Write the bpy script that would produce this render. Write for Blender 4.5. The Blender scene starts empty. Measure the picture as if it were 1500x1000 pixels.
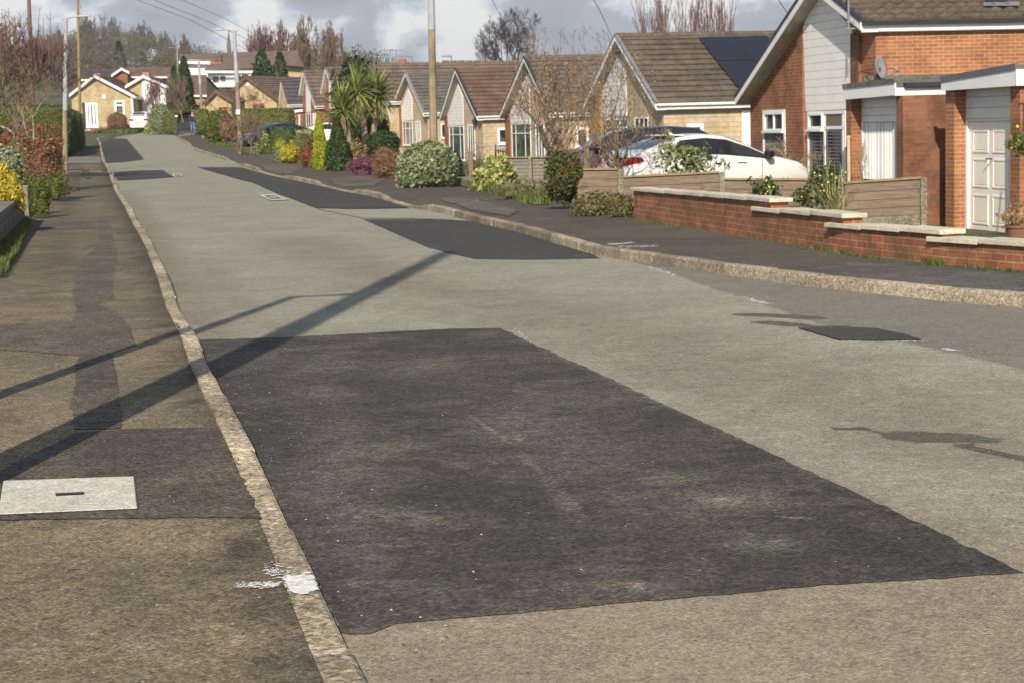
import bpy, bmesh, math, random
import numpy as np
from mathutils import Vector, Matrix

# ------------------------------------------------------------ camera, sky, sun
sc = bpy.context.scene
R = math.radians
CAMH = 1.6; FPX = 2700.0; PITCH = math.atan(317/2700.0); ROLL = 0.028
f0 = Vector((0, math.cos(PITCH), -math.sin(PITCH)))
r0 = Vector((1, 0, 0)); u0 = r0.cross(f0).normalized()
CR = (math.cos(ROLL)*r0 - math.sin(ROLL)*u0)
CU = (math.sin(ROLL)*r0 + math.cos(ROLL)*u0)
cam_d = bpy.data.cameras.new("camera"); cam = bpy.data.objects.new("camera", cam_d)
sc.collection.objects.link(cam); sc.camera = cam
M = Matrix((CR, CU, -f0)).transposed().to_4x4(); M.translation = (0, 0, CAMH)
cam.matrix_world = M
cam_d.sensor_width = 36; cam_d.lens = FPX/1500*36
cam_d.clip_start = 0.1; cam_d.clip_end = 5000
cam_d.dof.use_dof = True; cam_d.dof.focus_distance = 9.5; cam_d.dof.aperture_fstop = 11

SUN_EL = R(33); SUN_AZ_TRAVEL = R(8.5)      # light travels forwards (+Y) and a little right
w = bpy.data.worlds.new("World"); sc.world = w; w.use_nodes = True
nt = w.node_tree; N = nt.nodes; Lk = nt.links
for n in list(N): N.remove(n)
def node(nt_, t, **kw):
    n = nt_.nodes.new(t)
    for k, v in kw.items():
        if k == 'inp':
            for kk, vv in v.items(): n.inputs[kk].default_value = vv
        else: setattr(n, k, v)
    return n
sky = node(nt, 'ShaderNodeTexSky'); sky.sky_type = 'NISHITA'; sky.sun_disc = False
sky.sun_elevation = SUN_EL; sky.sun_rotation = math.pi + SUN_AZ_TRAVEL
sky.air_density = 1.0; sky.dust_density = 1.2
tc = node(nt, 'ShaderNodeTexCoord')
sep = node(nt, 'ShaderNodeSeparateXYZ'); Lk.new(tc.outputs['Generated'], sep.inputs[0])
mp = node(nt, 'ShaderNodeMapping'); mp.inputs['Scale'].default_value = (1, 1, 1.7); Lk.new(tc.outputs['Generated'], mp.inputs[0])
def noise_(sc_, det, rough, loc=None, dist=0.0):
    n = node(nt, 'ShaderNodeTexNoise', inp={'Scale': sc_, 'Detail': det, 'Roughness': rough, 'Distortion': dist})
    if loc:
        m2 = node(nt, 'ShaderNodeMapping'); m2.inputs['Location'].default_value = loc
        Lk.new(mp.outputs[0], m2.inputs[0]); Lk.new(m2.outputs[0], n.inputs['Vector'])
    else: Lk.new(mp.outputs[0], n.inputs['Vector'])
    return n
def ramp_(src, stops, interp='LINEAR', nt_=None):
    nt_ = nt_ or nt
    r = nt_.nodes.new('ShaderNodeValToRGB'); r.color_ramp.interpolation = interp
    e = r.color_ramp.elements
    while len(e) < len(stops): e.new(0.5)
    for i, (p, c) in enumerate(stops):
        e[i].position = p; e[i].color = (c, c, c, 1) if isinstance(c, (int, float)) else (*c, 1)
    nt_.links.new(src, r.inputs[0]); return r
n1 = noise_(13, 6, 0.55, (3.1, 0.2, 0.4), 0.25)
mask = ramp_(n1.outputs[0], [(0.20, 0), (0.28, 1)])
n2 = noise_(15, 7, 0.56, (1.2, 5.2, 0.9), 0.15)
ccol = ramp_(n2.outputs[0], [(0.36, (0.33, 0.355, 0.42)), (0.47, (0.42, 0.455, 0.53)), (0.505, (0.62, 0.67, 0.76)), (0.56, (0.94, 0.94, 0.93)), (0.68, (0.95, 0.94, 0.92))])
bg1 = node(nt, 'ShaderNodeBackground', inp={'Strength': 0.10}); Lk.new(sky.outputs[0], bg1.inputs[0])
bg2 = node(nt, 'ShaderNodeBackground', inp={'Strength': 1.0}); Lk.new(ccol.outputs[0], bg2.inputs[0])
elev = node(nt, 'ShaderNodeMapRange', inp={'From Min': 0.02, 'From Max': 0.30, 'To Min': 0.97, 'To Max': 0.12}); Lk.new(sep.outputs[2], elev.inputs[0])
mul = node(nt, 'ShaderNodeMath', operation='MULTIPLY'); Lk.new(mask.outputs[0], mul.inputs[0]); Lk.new(elev.outputs[0], mul.inputs[1])
mx = node(nt, 'ShaderNodeMixShader'); Lk.new(mul.outputs[0], mx.inputs[0]); Lk.new(bg1.outputs[0], mx.inputs[1]); Lk.new(bg2.outputs[0], mx.inputs[2])
wo = node(nt, 'ShaderNodeOutputWorld'); Lk.new(mx.outputs[0], wo.inputs[0])

sd = bpy.data.lights.new("sun", 'SUN'); sd.energy = 5.0; sd.angle = R(0.55); sd.color = (1, 0.90, 0.755)
so = bpy.data.objects.new("sun", sd); sc.collection.objects.link(so)
sdir = Vector((math.sin(SUN_AZ_TRAVEL)*math.cos(SUN_EL), math.cos(SUN_AZ_TRAVEL)*math.cos(SUN_EL), -math.sin(SUN_EL)))
so.rotation_euler = sdir.to_track_quat('-Z', 'Y').to_euler(); so.location = (-5, -10, 20)
sc.view_settings.view_transform = 'Standard'; sc.view_settings.look = 'None'
sc.view_settings.exposure = 0.12; sc.view_settings.gamma = 1
sc.render.engine = 'CYCLES'; sc.cycles.use_denoising = True
sc.cycles.max_bounces = 5; sc.cycles.diffuse_bounces = 2; sc.cycles.transparent_max_bounces = 6

# ------------------------------------------------------------ measuring helpers
def ray(px, py): return (f0 + CR*((px-750)/FPX) - CU*((py-500)/FPX))
CO = Vector((0, 0, CAMH))
def at(px, py, Y):
    r = ray(px, py); return CO + r*(Y/r.y)
PY = [(-50, 0), (48, 0), (60, .1), (75, .32), (90, .6), (110, .95), (130, 1.25), (148, 1.72), (156, 2.1), (175, 2.9), (230, 5), (320, 6), (5000, 6)]
def prof(y):
    for (a, za), (b, zb) in zip(PY, PY[1:]):
        if y <= b: return za + (zb-za)*(y-a)/(b-a)
    return PY[-1][1]
def gp(px, py, dz=0.0):
    """where the ray through a pixel meets the street's own slope"""
    r = ray(px, py); lo, hi = 2.0, 175.0
    g = lambda y: (CO + r*(y/r.y)).z - prof(y) - dz
    y = 2.0; step = 0.25
    while y < 175 and g(y) > 0: y += step
    lo, hi = y-step, y
    for _ in range(30):
        m = (lo+hi)/2
        if g(m) > 0: lo = m
        else: hi = m
    return CO + r*(lo/r.y)
def interp(pts, y):
    if y <= pts[0][1]: return pts[0][0]
    for (xa, ya), (xb, yb) in zip(pts, pts[1:]):
        if y <= yb: return xa + (xb-xa)*(y-ya)/(yb-ya)
    return pts[-1][0]
def smooth(a, b, v):
    t = min(1, max(0, (v-a)/(b-a))); return t*t*(3-2*t)
KL = [(532,1000),(496,926),(452,828),(412,746),(384,688),(358,640),(330,590),(305,540),(288,496),(264,456),(246,408),(228,368),(208,336),(190,304),(176,284),(166,260),(160,246),(153,236),(150,222),(148,210),(144,204)]
KR = [(1500,451),(1408,444),(1300,432),(1200,422),(1114,410),(1040,400),(976,390),(920,382),(870,374),(820,359),(760,341),(700,327),(636,310),(604,305),(540,287),(500,280),(440,266),(392,256),(356,244),(324,233),(288,222),(268,208),(258,203.5)]
kl = [(p.x, p.y) for p in (gp(*q) for q in KL)]
_s = (kl[0][0]-kl[1][0])/(kl[0][1]-kl[1][1]); kl = [(kl[0][0]+_s*(-6-kl[0][1]), -6)] + kl + [(kl[-1][0]-1, 146), (kl[-1][0]-1, 200)]
kr = [(p.x, p.y) for p in (gp(*q) for q in KR)]
kr = [(60, -6), (24, 2), (11, 8), (6.2, 12.2)] + kr + [(kr[-1][0]+.5, 146), (kr[-1][0]+.5, 200)]
def KLx(y): return interp(kl, y)
def KRx(y): return interp(kr, y)
LBp = [(0,402),(25,374),(38,344),(47,323),(66,306),(80,287),(93,258),(102,240),(112,226)]
lb = [(p.x, p.y) for p in (gp(*q, .1) for q in LBp)]
lb = [(lb[0][0]-1.2, -6), (lb[0][0]-.3, 10)] + lb + [(lb[-1][0]-8, 140), (lb[-1][0]-8, 200)]
def LBx(y): return interp(lb, y)
RBp = [(1500,397),(1355,385),(1228,370),(1092,347),(931,320),(830,305),(770,299),(735,288),(680,277),(600,262),(545,250),(480,247),(420,240),(380,229),(345,220),(310,212),(285,200)]
rb = [(p.x, p.y) for p in (gp(*q, .1) for q in RBp)]
rb = [(64, -3), (28, 5), (14, 11)] + rb + [(rb[-1][0]+2, 146), (rb[-1][0]+2, 200)]
rb = sorted(rb, key=lambda t: t[1])
def RBx(y): return interp(rb, y)
def dipf(x, y):
    s = x-RBx(y)
    d = 0.55 + 0.45*smooth(45, 80, y)
    return d*1.1*smooth(.6, 8, s)*(1-.9*smooth(118, 150, y))
DROPS = ((37, 41), (47, 52), (60, 66), (74, 79), (100, 107))
def upr(y):
    d = .115
    for a, b_ in DROPS: d -= .085*smooth(a-1.2, a, y)*(1-smooth(b_, b_+1.2, y))
    return d
def zpr(x, y):
    """right pavement, dipping to the kerb where it is dropped for a drive"""
    k = smooth(.1, 1.5, x-KRx(y)); return prof(y)+(upr(y)-.012)*(1-k)+.10*k
def G(x, y):
    """height of the ground beside the street"""
    if x > RBx(y): return prof(y)+.1-dipf(x, y)
    if x < LBx(y): return prof(y)+.1
    if x < KLx(y) or x > KRx(y): return prof(y)+.1
    return prof(y)
def gg(px, py):
    """ray through a pixel meets the garden ground"""
    r = ray(px, py); y = 4.0
    def g(y):
        p = CO + r*(y/r.y); return p.z-G(p.x, y)
    while y < 175 and g(y) > 0: y += .25
    lo, hi = y-.25, y
    for _ in range(20):
        m = (lo+hi)/2
        if g(m) > 0: lo = m
        else: hi = m
    return CO + r*(hi/r.y)

# ------------------------------------------------------------ scene bookkeeping
rng = np.random.default_rng(7); random.seed(7)
col = sc.collection
def meta(o, label=None, cat=None, group=None, kind=None):
    if label: o['label'] = label
    if cat: o['category'] = cat
    if group: o['group'] = group
    if kind: o['kind'] = kind
    return o
def root(name, loc, label, cat, group=None):
    o = bpy.data.objects.new(name, None); o.location = loc; o.empty_display_size = .3
    col.objects.link(o); return meta(o, label, cat, group)
def wloc(o):
    v = Vector((0, 0, 0))
    while o is not None: v += o.location; o = o.parent
    return v
class MB:
    """collects faces in world space; build() makes one mesh object relative to its parent"""
    def __init__(s): s.v = []; s.f = []; s.mi = []
    def add(s, vs, fs, mi=0):
        b = len(s.v); s.v += [tuple(v) for v in vs]
        s.f += [tuple(i+b for i in f) for f in fs]; s.mi += [mi]*len(fs); return s
    def quad(s, a, b, c, d, mi=0): return s.add([a, b, c, d], [(0, 1, 2, 3)], mi)
    def prism(s, poly, off, mi=0):
        """poly (list of points) extruded by vector off"""
        n = len(poly); off = Vector(off); P = [Vector(p) for p in poly]
        vs = P + [p+off for p in P]
        fs = [tuple(range(n)), tuple(range(2*n-1, n-1, -1))] + [(i, i+n, (i+1) % n+n, (i+1) % n) for i in range(n)]
        return s.add(vs, fs, mi)
    def box(s, lo, hi, mi=0):
        x0, y0, z0 = lo; x1, y1, z1 = hi
        return s.prism([(x0, y0, z0), (x1, y0, z0), (x1, y1, z0), (x0, y1, z0)], (0, 0, z1-z0), mi)
    def tube(s, a, b, ra, rb_=None, n=8, mi=0, cap=True):
        a = Vector(a); b = Vector(b); rb_ = ra if rb_ is None else rb_
        d = (b-a); d = d.normalized() if d.length > 1e-9 else Vector((0, 0, 1))
        u = d.orthogonal().normalized(); v = d.cross(u)
        vs = []
        for p, r in ((a, ra), (b, rb_)):
            for i in range(n):
                t = 2*math.pi*i/n; vs.append(p+u*(r*math.cos(t))+v*(r*math.sin(t)))
        fs = [(i, (i+1) % n, n+(i+1) % n, n+i) for i in range(n)]
        if cap: fs += [tuple(range(n-1, -1, -1)), tuple(range(n, 2*n))]
        return s.add(vs, fs, mi)
    def build(s, name, mat, parent=None, smooth_=False, label=None, bevel=0):
        me = bpy.data.meshes.new(name)
        off = wloc(parent) if parent is not None else Vector((0, 0, 0))
        me.from_pydata([tuple(Vector(v)-off) for v in s.v], [], s.f)
        return finish(me, name, mat, parent, smooth_, label, bevel, s.mi)
def finish(me, name, mat, parent=None, smooth_=False, label=None, bevel=0, mi=None, uv=True):
    o = bpy.data.objects.new(name, me); col.objects.link(o)
    mats = mat if isinstance(mat, (list, tuple)) else [mat]
    for m in mats: me.materials.append(m)
    if mi is not None and len(mats) > 1: me.polygons.foreach_set('material_index', mi)
    me.validate(); me.update()
    if uv: auto_uv(me)
    if parent is not None: o.parent = parent
    if smooth_: me.polygons.foreach_set('use_smooth', [True]*len(me.polygons))
    if bevel:
        b = o.modifiers.new('bevel', 'BEVEL'); b.width = bevel; b.segments = 2; b.limit_method = 'ANGLE'
    if label: o['label'] = label
    return o
def auto_uv(me):
    """UVs in metres: along the wall and up it (or up the slope)"""
    nl = len(me.loops)
    if nl == 0: return
    nf = len(me.polygons)
    nr = np.empty(nf*3); me.polygons.foreach_get('normal', nr); nr = nr.reshape(-1, 3)
    tot = np.empty(nf, int); me.polygons.foreach_get('loop_total', tot)
    vi = np.empty(nl, int); me.loops.foreach_get('vertex_index', vi)
    co = np.empty(len(me.vertices)*3); me.vertices.foreach_get('co', co); co = co.reshape(-1, 3)
    u = np.stack([-nr[:, 1], nr[:, 0], np.zeros(nf)], 1); L = np.linalg.norm(u, axis=1)
    flat = L < .05; u[flat] = (1, 0, 0); L[flat] = 1; u /= L[:, None]
    v = np.cross(nr, u); v[flat] = (0, 1, 0)
    fi = np.repeat(np.arange(nf), tot); c = co[vi]
    uvs = np.stack([(c*u[fi]).sum(1), (c*v[fi]).sum(1)], 1)
    lay = me.uv_layers.new(name='UVMap'); lay.data.foreach_set('uv', uvs.ravel())
def np_mesh(name, V, F, mat, parent=None, smooth_=False, mi=None, label=None):
    """fast mesh from numpy arrays; F rows of 3 or 4"""
    me = bpy.data.meshes.new(name); k = F.shape[1]
    if parent is not None: V = V-np.array(wloc(parent))
    me.vertices.add(len(V)); me.vertices.foreach_set('co', V.astype(np.float32).ravel())
    me.loops.add(F.size); me.loops.foreach_set('vertex_index', F.astype(np.int32).ravel())
    me.polygons.add(len(F)); me.polygons.foreach_set('loop_start', np.arange(0, F.size, k, dtype=np.int32))
    me.polygons.foreach_set('loop_total', np.full(len(F), k, dtype=np.int32))
    return finish(me, name, mat, parent, smooth_, label, 0, mi, uv=False)
# ------------------------------------------------------------ materials
def mat(name):
    m = bpy.data.materials.new(name); m.use_nodes = True
    nt = m.node_tree; b = nt.nodes['Principled BSDF']; return m, nt, b
def mixc(nt, fac, a, b, mode='MIX'):
    n = nt.nodes.new('ShaderNodeMix'); n.data_type = 'RGBA'; n.blend_type = mode
    for s, v in ((0, fac), (6, a), (7, b)):
        if isinstance(v, (int, float)): n.inputs[s].default_value = v if s == 0 else (v, v, v, 1)
        elif isinstance(v, tuple): n.inputs[s].default_value = (*v, 1)
        else: nt.links.new(v, n.inputs[s])
    return n.outputs[2]
def nz(nt, vec, scale, det=3, rough=.55, dist=0, sc3=None):
    if sc3:
        mpn = node(nt, 'ShaderNodeMapping'); mpn.inputs['Scale'].default_value = sc3; nt.links.new(vec, mpn.inputs[0]); vec = mpn.outputs[0]
    n = node(nt, 'ShaderNodeTexNoise', inp={'Scale': scale, 'Detail': det, 'Roughness': rough, 'Distortion': dist})
    nt.links.new(vec, n.inputs['Vector']); return n.outputs[0]
def obj_vec(nt, uv=False):
    t = nt.nodes.new('ShaderNodeTexCoord'); return t.outputs['UV' if uv else 'Object']
def bump(nt, b, h, strength=.3, dist=.01):
    n = node(nt, 'ShaderNodeBump', inp={'Strength': strength, 'Distance': dist}); nt.links.new(h, n.inputs['Height'])
    nt.links.new(n.outputs[0], b.inputs['Normal'])
def attr(nt, name):
    n = nt.nodes.new('ShaderNodeAttribute'); n.attribute_name = name; return n.outputs['Fac']
def mth(nt, op, a, b=None):
    n = node(nt, 'ShaderNodeMath', operation=op)
    for i, v in enumerate((a, b)):
        if v is None: continue
        if isinstance(v, (int, float)): n.inputs[i].default_value = v
        else: nt.links.new(v, n.inputs[i])
    return n.outputs[0]
def plain(name, c, rough=.6, var=.12, scale=3.0, metal=0, spec=.4, bmp=0):
    m, nt, b = mat(name); v = obj_vec(nt)
    n = nz(nt, v, scale, 4, .6)
    lo = tuple(x*(1-var) for x in c); hi = tuple(min(1, x*(1+var)) for x in c)
    r = ramp_(n, [(.3, lo), (.7, hi)], nt_=nt); nt.links.new(r.outputs[0], b.inputs['Base Color'])
    b.inputs['Roughness'].default_value = rough; b.inputs['Metallic'].default_value = metal
    b.inputs['Specular IOR Level'].default_value = spec
    if bmp: bump(nt, b, nz(nt, v, scale*12, 3), bmp, .01)
    return m

def asphalt(name, c0, c1, worn, speck=(.6, .58, .5), specks=.5, grain=.5, use_attr=True, fine=110, extra=None, island=0):
    """chip surface: two tones of wear, grain, stray pale chips, dark stains"""
    m, nt, b = mat(name); v = obj_vec(nt)
    big = nz(nt, v, .5, 5, .62, .4); mid = nz(nt, v, 2.6, 7, .72, .4)
    base = mixc(nt, ramp_(big, [(.40, 0), (.60, 1)], nt_=nt).outputs[0], c0, c1)
    if use_attr:
        k = mth(nt, 'ADD', attr(nt, 'wear'), mth(nt, 'MULTIPLY', mth(nt, 'SUBTRACT', mid, .5), 1.5))
        wearmask = ramp_(k, [(.05, 0), (.85, 1)], nt_=nt).outputs[0]
    else: wearmask = ramp_(mid, [(.50, 0), (.68, .75)], nt_=nt).outputs[0]
    base = mixc(nt, wearmask, base, worn)
    if extra:
        j = nz(nt, v, 7, 5, .75)
        for nm, cc, amp in extra:
            kk = mth(nt, 'ADD', attr(nt, nm), mth(nt, 'MULTIPLY', mth(nt, 'SUBTRACT', j, .5), amp))
            base = mixc(nt, ramp_(kk, [(.42, 0), (.58, 1)] if amp < .9 else [(.2, 0), (.8, 1)], nt_=nt).outputs[0], base, cc)
    f = grainy(nt, v, grain, fine); base = mixc(nt, 1.0, base, f[0], 'MULTIPLY')
    vo = node(nt, 'ShaderNodeTexVoronoi', inp={'Scale': 24.0}); nt.links.new(v, vo.inputs['Vector'])
    dot = ramp_(vo.outputs['Distance'], [(.08, 1), (.14, 0)], nt_=nt).outputs[0]
    sepc = node(nt, 'ShaderNodeSeparateColor'); nt.links.new(vo.outputs['Color'], sepc.inputs[0])
    base = mixc(nt, mth(nt, 'MULTIPLY', dot, mth(nt, 'GREATER_THAN', sepc.outputs[0], 1-specks*.10)), base, speck)
    base = mixc(nt, mth(nt, 'MULTIPLY', dot, mth(nt, 'LESS_THAN', sepc.outputs[0], .05)), base, (.03, .028, .025))
    if island:
        gi = nt.nodes.new('ShaderNodeNewGeometry'); base = mixc(nt, 1.0, base, ramp_(gi.outputs['Random Per Island'], [(0, 1-island), (1, 1+island)], nt_=nt).outputs[0], 'MULTIPLY')
    nt.links.new(base, b.inputs['Base Color']); b.inputs['Roughness'].default_value = .9
    b.inputs['Specular IOR Level'].default_value = .2
    bump(nt, b, f[1], .6, .008)
    return m
def cells(nt, v, scale):
    vo = node(nt, 'ShaderNodeTexVoronoi', inp={'Scale': scale}); nt.links.new(v, vo.inputs['Vector'])
    sp_ = node(nt, 'ShaderNodeSeparateColor'); nt.links.new(vo.outputs['Color'], sp_.inputs[0]); return sp_.outputs[0], vo.outputs['Distance']
def grainy(nt, v, g, fine=85):
    """aggregate seen close and mottling seen farther off, as a multiplier"""
    c1_, d1_ = cells(nt, v, fine*1.1); c2_, d2_ = cells(nt, v, fine*.42)
    f = nz(nt, v, fine*.5, 3, .75); e = nz(nt, v, 9, 6, .8, .3); h = nz(nt, v, 1.1, 8, .78, .5)
    o = ramp_(c1_, [(0, 1-g*.95), (.5, 1), (1, 1+g*1.0)], nt_=nt).outputs[0]
    o = mixc(nt, 1.0, o, ramp_(c2_, [(0, 1-g*.5), (.12, 1-g*.1), (.9, 1+g*.12), (1, 1+g*.6)], nt_=nt).outputs[0], 'MULTIPLY')
    for t, k in ((f, .45), (e, .42), (h, .30)):
        o = mixc(nt, 1.0, o, ramp_(t, [(.38, 1-g*k), (.5, 1), (.62, 1+g*k)], nt_=nt).outputs[0], 'MULTIPLY')
    return o, c1_
def blobs(nt, v, items):
    """soft-edged marks lying at given places: (x, y, half length, half width, angle, strength)"""
    tot = None
    for (x, y, a, b_, ang, st) in items:
        m1 = node(nt, 'ShaderNodeMapping'); m1.inputs['Location'].default_value = (-x, -y, 0); nt.links.new(v, m1.inputs[0])
        m2 = node(nt, 'ShaderNodeMapping'); m2.inputs['Rotation'].default_value = (0, 0, -ang); nt.links.new(m1.outputs[0], m2.inputs[0])
        m3 = node(nt, 'ShaderNodeMapping'); m3.inputs['Scale'].default_value = (1/a, 1/b_, 0); nt.links.new(m2.outputs[0], m3.inputs[0])
        L = node(nt, 'ShaderNodeVectorMath', operation='LENGTH'); nt.links.new(m3.outputs[0], L.inputs[0])
        k = mth(nt, 'MULTIPLY', mth(nt, 'EXPONENT', mth(nt, 'MULTIPLY', mth(nt, 'MULTIPLY', L.outputs['Value'], L.outputs['Value']), -1.0)), st)
        tot = k if tot is None else mth(nt, 'MAXIMUM', tot, k)
    return tot
def tarmac(name, c, dust=(.2, .18, .15), dusty=.6, grain=.55, marks=None):
    m, nt, b = mat(name); v = obj_vec(nt)
    d1 = nz(nt, v, .75, 7, .72, .7); d2 = nz(nt, v, 6, 5, .7, .6, (.8, 1.6, 1))
    dm = ramp_(mth(nt, 'ADD', mth(nt, 'MULTIPLY', d1, .7), mth(nt, 'MULTIPLY', d2, .3)), [(.47, 0), (.60, dusty)], nt_=nt).outputs[0]
    base = mixc(nt, dm, c, dust); f = grainy(nt, v, grain)
    if marks:
        k = mth(nt, 'MULTIPLY', blobs(nt, v, marks), ramp_(nz(nt, v, 16, 5, .8, .2), [(.38, .2), (.6, 1.6)], nt_=nt).outputs[0])
        base = mixc(nt, k, base, (.27, .235, .18))
    base = mixc(nt, 1.0, base, f[0], 'MULTIPLY')
    vo = node(nt, 'ShaderNodeTexVoronoi', inp={'Scale': 20.0}); nt.links.new(v, vo.inputs['Vector'])
    dot = ramp_(vo.outputs['Distance'], [(.07, 1), (.13, 0)], nt_=nt).outputs[0]
    sepc = node(nt, 'ShaderNodeSeparateColor'); nt.links.new(vo.outputs['Color'], sepc.inputs[0])
    base = mixc(nt, mth(nt, 'MULTIPLY', dot, mth(nt, 'GREATER_THAN', sepc.outputs[0], .94)), base, (.42, .39, .33))
    nt.links.new(base, b.inputs['Base Color']); b.inputs['Roughness'].default_value = .85
    b.inputs['Specular IOR Level'].default_value = .25
    bump(nt, b, f[1], .6, .008); return m

def brick(name, c1, c2, mortar, bw=.225, bh=.075, stain=.35, moss=0, mort=.009, streak=0, c3=None, offset=.5):
    m, nt, b = mat(name); v = obj_vec(nt, True)
    br = node(nt, 'ShaderNodeTexBrick', inp={'Scale': 1.0, 'Mortar Size': mort, 'Mortar Smooth': .25, 'Bias': 0.0, 'Brick Width': bw, 'Row Height': bh})
    br.offset = offset; br.squash = 1.0
    br.inputs['Color1'].default_value = (*c1, 1); br.inputs['Color2'].default_value = (*c2, 1); br.inputs['Mortar'].default_value = (*mortar, 1)
    nt.links.new(v, br.inputs['Vector'])
    base = br.outputs['Color']
    if c3:
        # some blocks of another tint
        q = node(nt, 'ShaderNodeTexWhiteNoise'); q.noise_dimensions = '2D'
        sx = node(nt, 'ShaderNodeSeparateXYZ'); nt.links.new(v, sx.inputs[0])
        fx = mth(nt, 'FLOOR', mth(nt, 'DIVIDE', sx.outputs[0], bw*2)); fy = mth(nt, 'FLOOR', mth(nt, 'DIVIDE', sx.outputs[1], bh))
        cb = node(nt, 'ShaderNodeCombineXYZ'); nt.links.new(fx, cb.inputs[0]); nt.links.new(fy, cb.inputs[1]); nt.links.new(cb.outputs[0], q.inputs['Vector'])
        k = mth(nt, 'MULTIPLY', mth(nt, 'GREATER_THAN', q.outputs[0], .62), mth(nt, 'SUBTRACT', 1.0, br.outputs['Fac']))
        base = mixc(nt, mth(nt, 'MULTIPLY', k, .7), base, c3)
    o = obj_vec(nt)
    base = mixc(nt, 1.0, base, ramp_(nz(nt, o, 1.3, 6, .7, .4), [(.36, 1-stain), (.56, 1.08)], nt_=nt).outputs[0], 'MULTIPLY')
    base = mixc(nt, 1.0, base, ramp_(nz(nt, o, 55, 3, .7), [(.25, .8), (.75, 1.18)], nt_=nt).outputs[0], 'MULTIPLY')
    if streak:
        base = mixc(nt, ramp_(nz(nt, o, 1.6, 5, .7, 0, (1, 1, .25)), [(.52, 0), (.72, streak)], nt_=nt).outputs[0], base, (.05, .045, .035))
    if moss:
        sz = node(nt, 'ShaderNodeSeparateXYZ'); nt.links.new(o, sz.inputs[0])
        lowz = ramp_(nz(nt, o, 3, 5, .7), [(.42, 0), (.62, moss)], nt_=nt).outputs[0]
        base = mixc(nt, lowz, base, (.07, .075, .02))
    nt.links.new(base, b.inputs['Base Color']); b.inputs['Roughness'].default_value = .85
    inv = mth(nt, 'SUBTRACT', 1.0, br.outputs['Fac'])
    bump(nt, b, mth(nt, 'ADD', inv, mth(nt, 'MULTIPLY', nz(nt, o, 60, 3), .35)), .8, .008)
    return m
def boards(name, c, pitch=.15, gap=.12, gapc=(.12, .12, .12), rough=.5, stain=.12, horizontal=True):
    m, nt, b = mat(name); v = obj_vec(nt, True)
    sx = node(nt, 'ShaderNodeSeparateXYZ'); nt.links.new(v, sx.inputs[0])
    fr = mth(nt, 'FRACT', mth(nt, 'DIVIDE', sx.outputs[1 if horizontal else 0], pitch))
    k = ramp_(fr, [(0, 1), (gap*.5, .9), (gap, 0)], nt_=nt).outputs[0]
    o = obj_vec(nt)
    base = mixc(nt, k, c, gapc)
    base = mixc(nt, 1.0, base, ramp_(nz(nt, o, 2.2, 6, .7, .3, (1, 1, 2)), [(.3, 1-stain), (.65, 1.04)], nt_=nt).outputs[0], 'MULTIPLY')
    nt.links.new(base, b.inputs['Base Color']); b.inputs['Roughness'].default_value = rough
    bump(nt, b, fr, .6, .012); return m
def tiles(name, c1, c2, lichen=(.36, .34, .27), lich=.35, tw=.30, spots=.5):
    m, nt, b = mat(name); v = obj_vec(nt, True); o = obj_vec(nt)
    br = node(nt, 'ShaderNodeTexBrick', inp={'Scale': 1.0, 'Mortar Size': .006, 'Mortar Smooth': .3, 'Bias': 0.0, 'Brick Width': tw, 'Row Height': .36})
    br.offset = 0.5
    br.inputs['Color1'].default_value = (*c1, 1); br.inputs['Color2'].default_value = (*c2, 1); br.inputs['Mortar'].default_value = (*(x*.35 for x in c1), 1)
    nt.links.new(v, br.inputs['Vector'])
    base = mixc(nt, 1.0, br.outputs['Color'], ramp_(nz(nt, o, 1.2, 6, .7), [(.38, .72), (.62, 1.2)], nt_=nt).outputs[0], 'MULTIPLY')
    base = mixc(nt, ramp_(nz(nt, o, 7, 6, .75), [(.48, 0), (.72, lich)], nt_=nt).outputs[0], base, lichen)
    base = mixc(nt, ramp_(nz(nt, o, 22, 3, .6), [(.68, 0), (.74, spots)], nt_=nt).outputs[0], base, (.6, .58, .5))
    base = mixc(nt, ramp_(nz(nt, o, 16, 3, .6, 0, (1, 1.3, 1)), [(.28, .6), (.34, 0)], nt_=nt).outputs[0], base, (.03, .03, .02))
    nt.links.new(base, b.inputs['Base Color']); b.inputs['Roughness'].default_value = .9
    bump(nt, b, nz(nt, o, 40, 4, .7), .6, .015); return m
def leaf(name, *cols, rough=.5, trans=.25, spec=.35):
    m, nt, b = mat(name)
    g = nt.nodes.new('ShaderNodeNewGeometry')
    n = len(cols); r = ramp_(g.outputs['Random Per Island'], [(i/n if n > 1 else 0, c) for i, c in enumerate(cols)], 'CONSTANT', nt_=nt)
    o = obj_vec(nt)
    base = mixc(nt, 1.0, r.outputs[0], ramp_(nz(nt, o, 2.4, 3, .6), [(.3, .7), (.7, 1.3)], nt_=nt).outputs[0], 'MULTIPLY')
    nt.links.new(base, b.inputs['Base Color']); b.inputs['Roughness'].default_value = rough; b.inputs['Specular IOR Level'].default_value = spec
    t = nt.nodes.new('ShaderNodeBsdfTranslucent'); nt.links.new(base, t.inputs[0])
    ms = node(nt, 'ShaderNodeMixShader', inp={0: trans}); out = nt.nodes['Material Output']
    nt.links.new(b.outputs[0], ms.inputs[1]); nt.links.new(t.outputs[0], ms.inputs[2]); nt.links.new(ms.outputs[0], out.inputs[0])
    return m
def glass(name, c=(.02, .025, .028), rough=.04, var=(.10, .11, .11)):
    m, nt, b = mat(name); o = obj_vec(nt)
    base = mixc(nt, ramp_(nz(nt, o, 1.7, 2, .5), [(.45, 0), (.6, 1)], nt_=nt).outputs[0], c, var)
    nt.links.new(base, b.inputs['Base Color']); b.inputs['Roughness'].default_value = rough
    b.inputs['Specular IOR Level'].default_value = .8; return m

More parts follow.
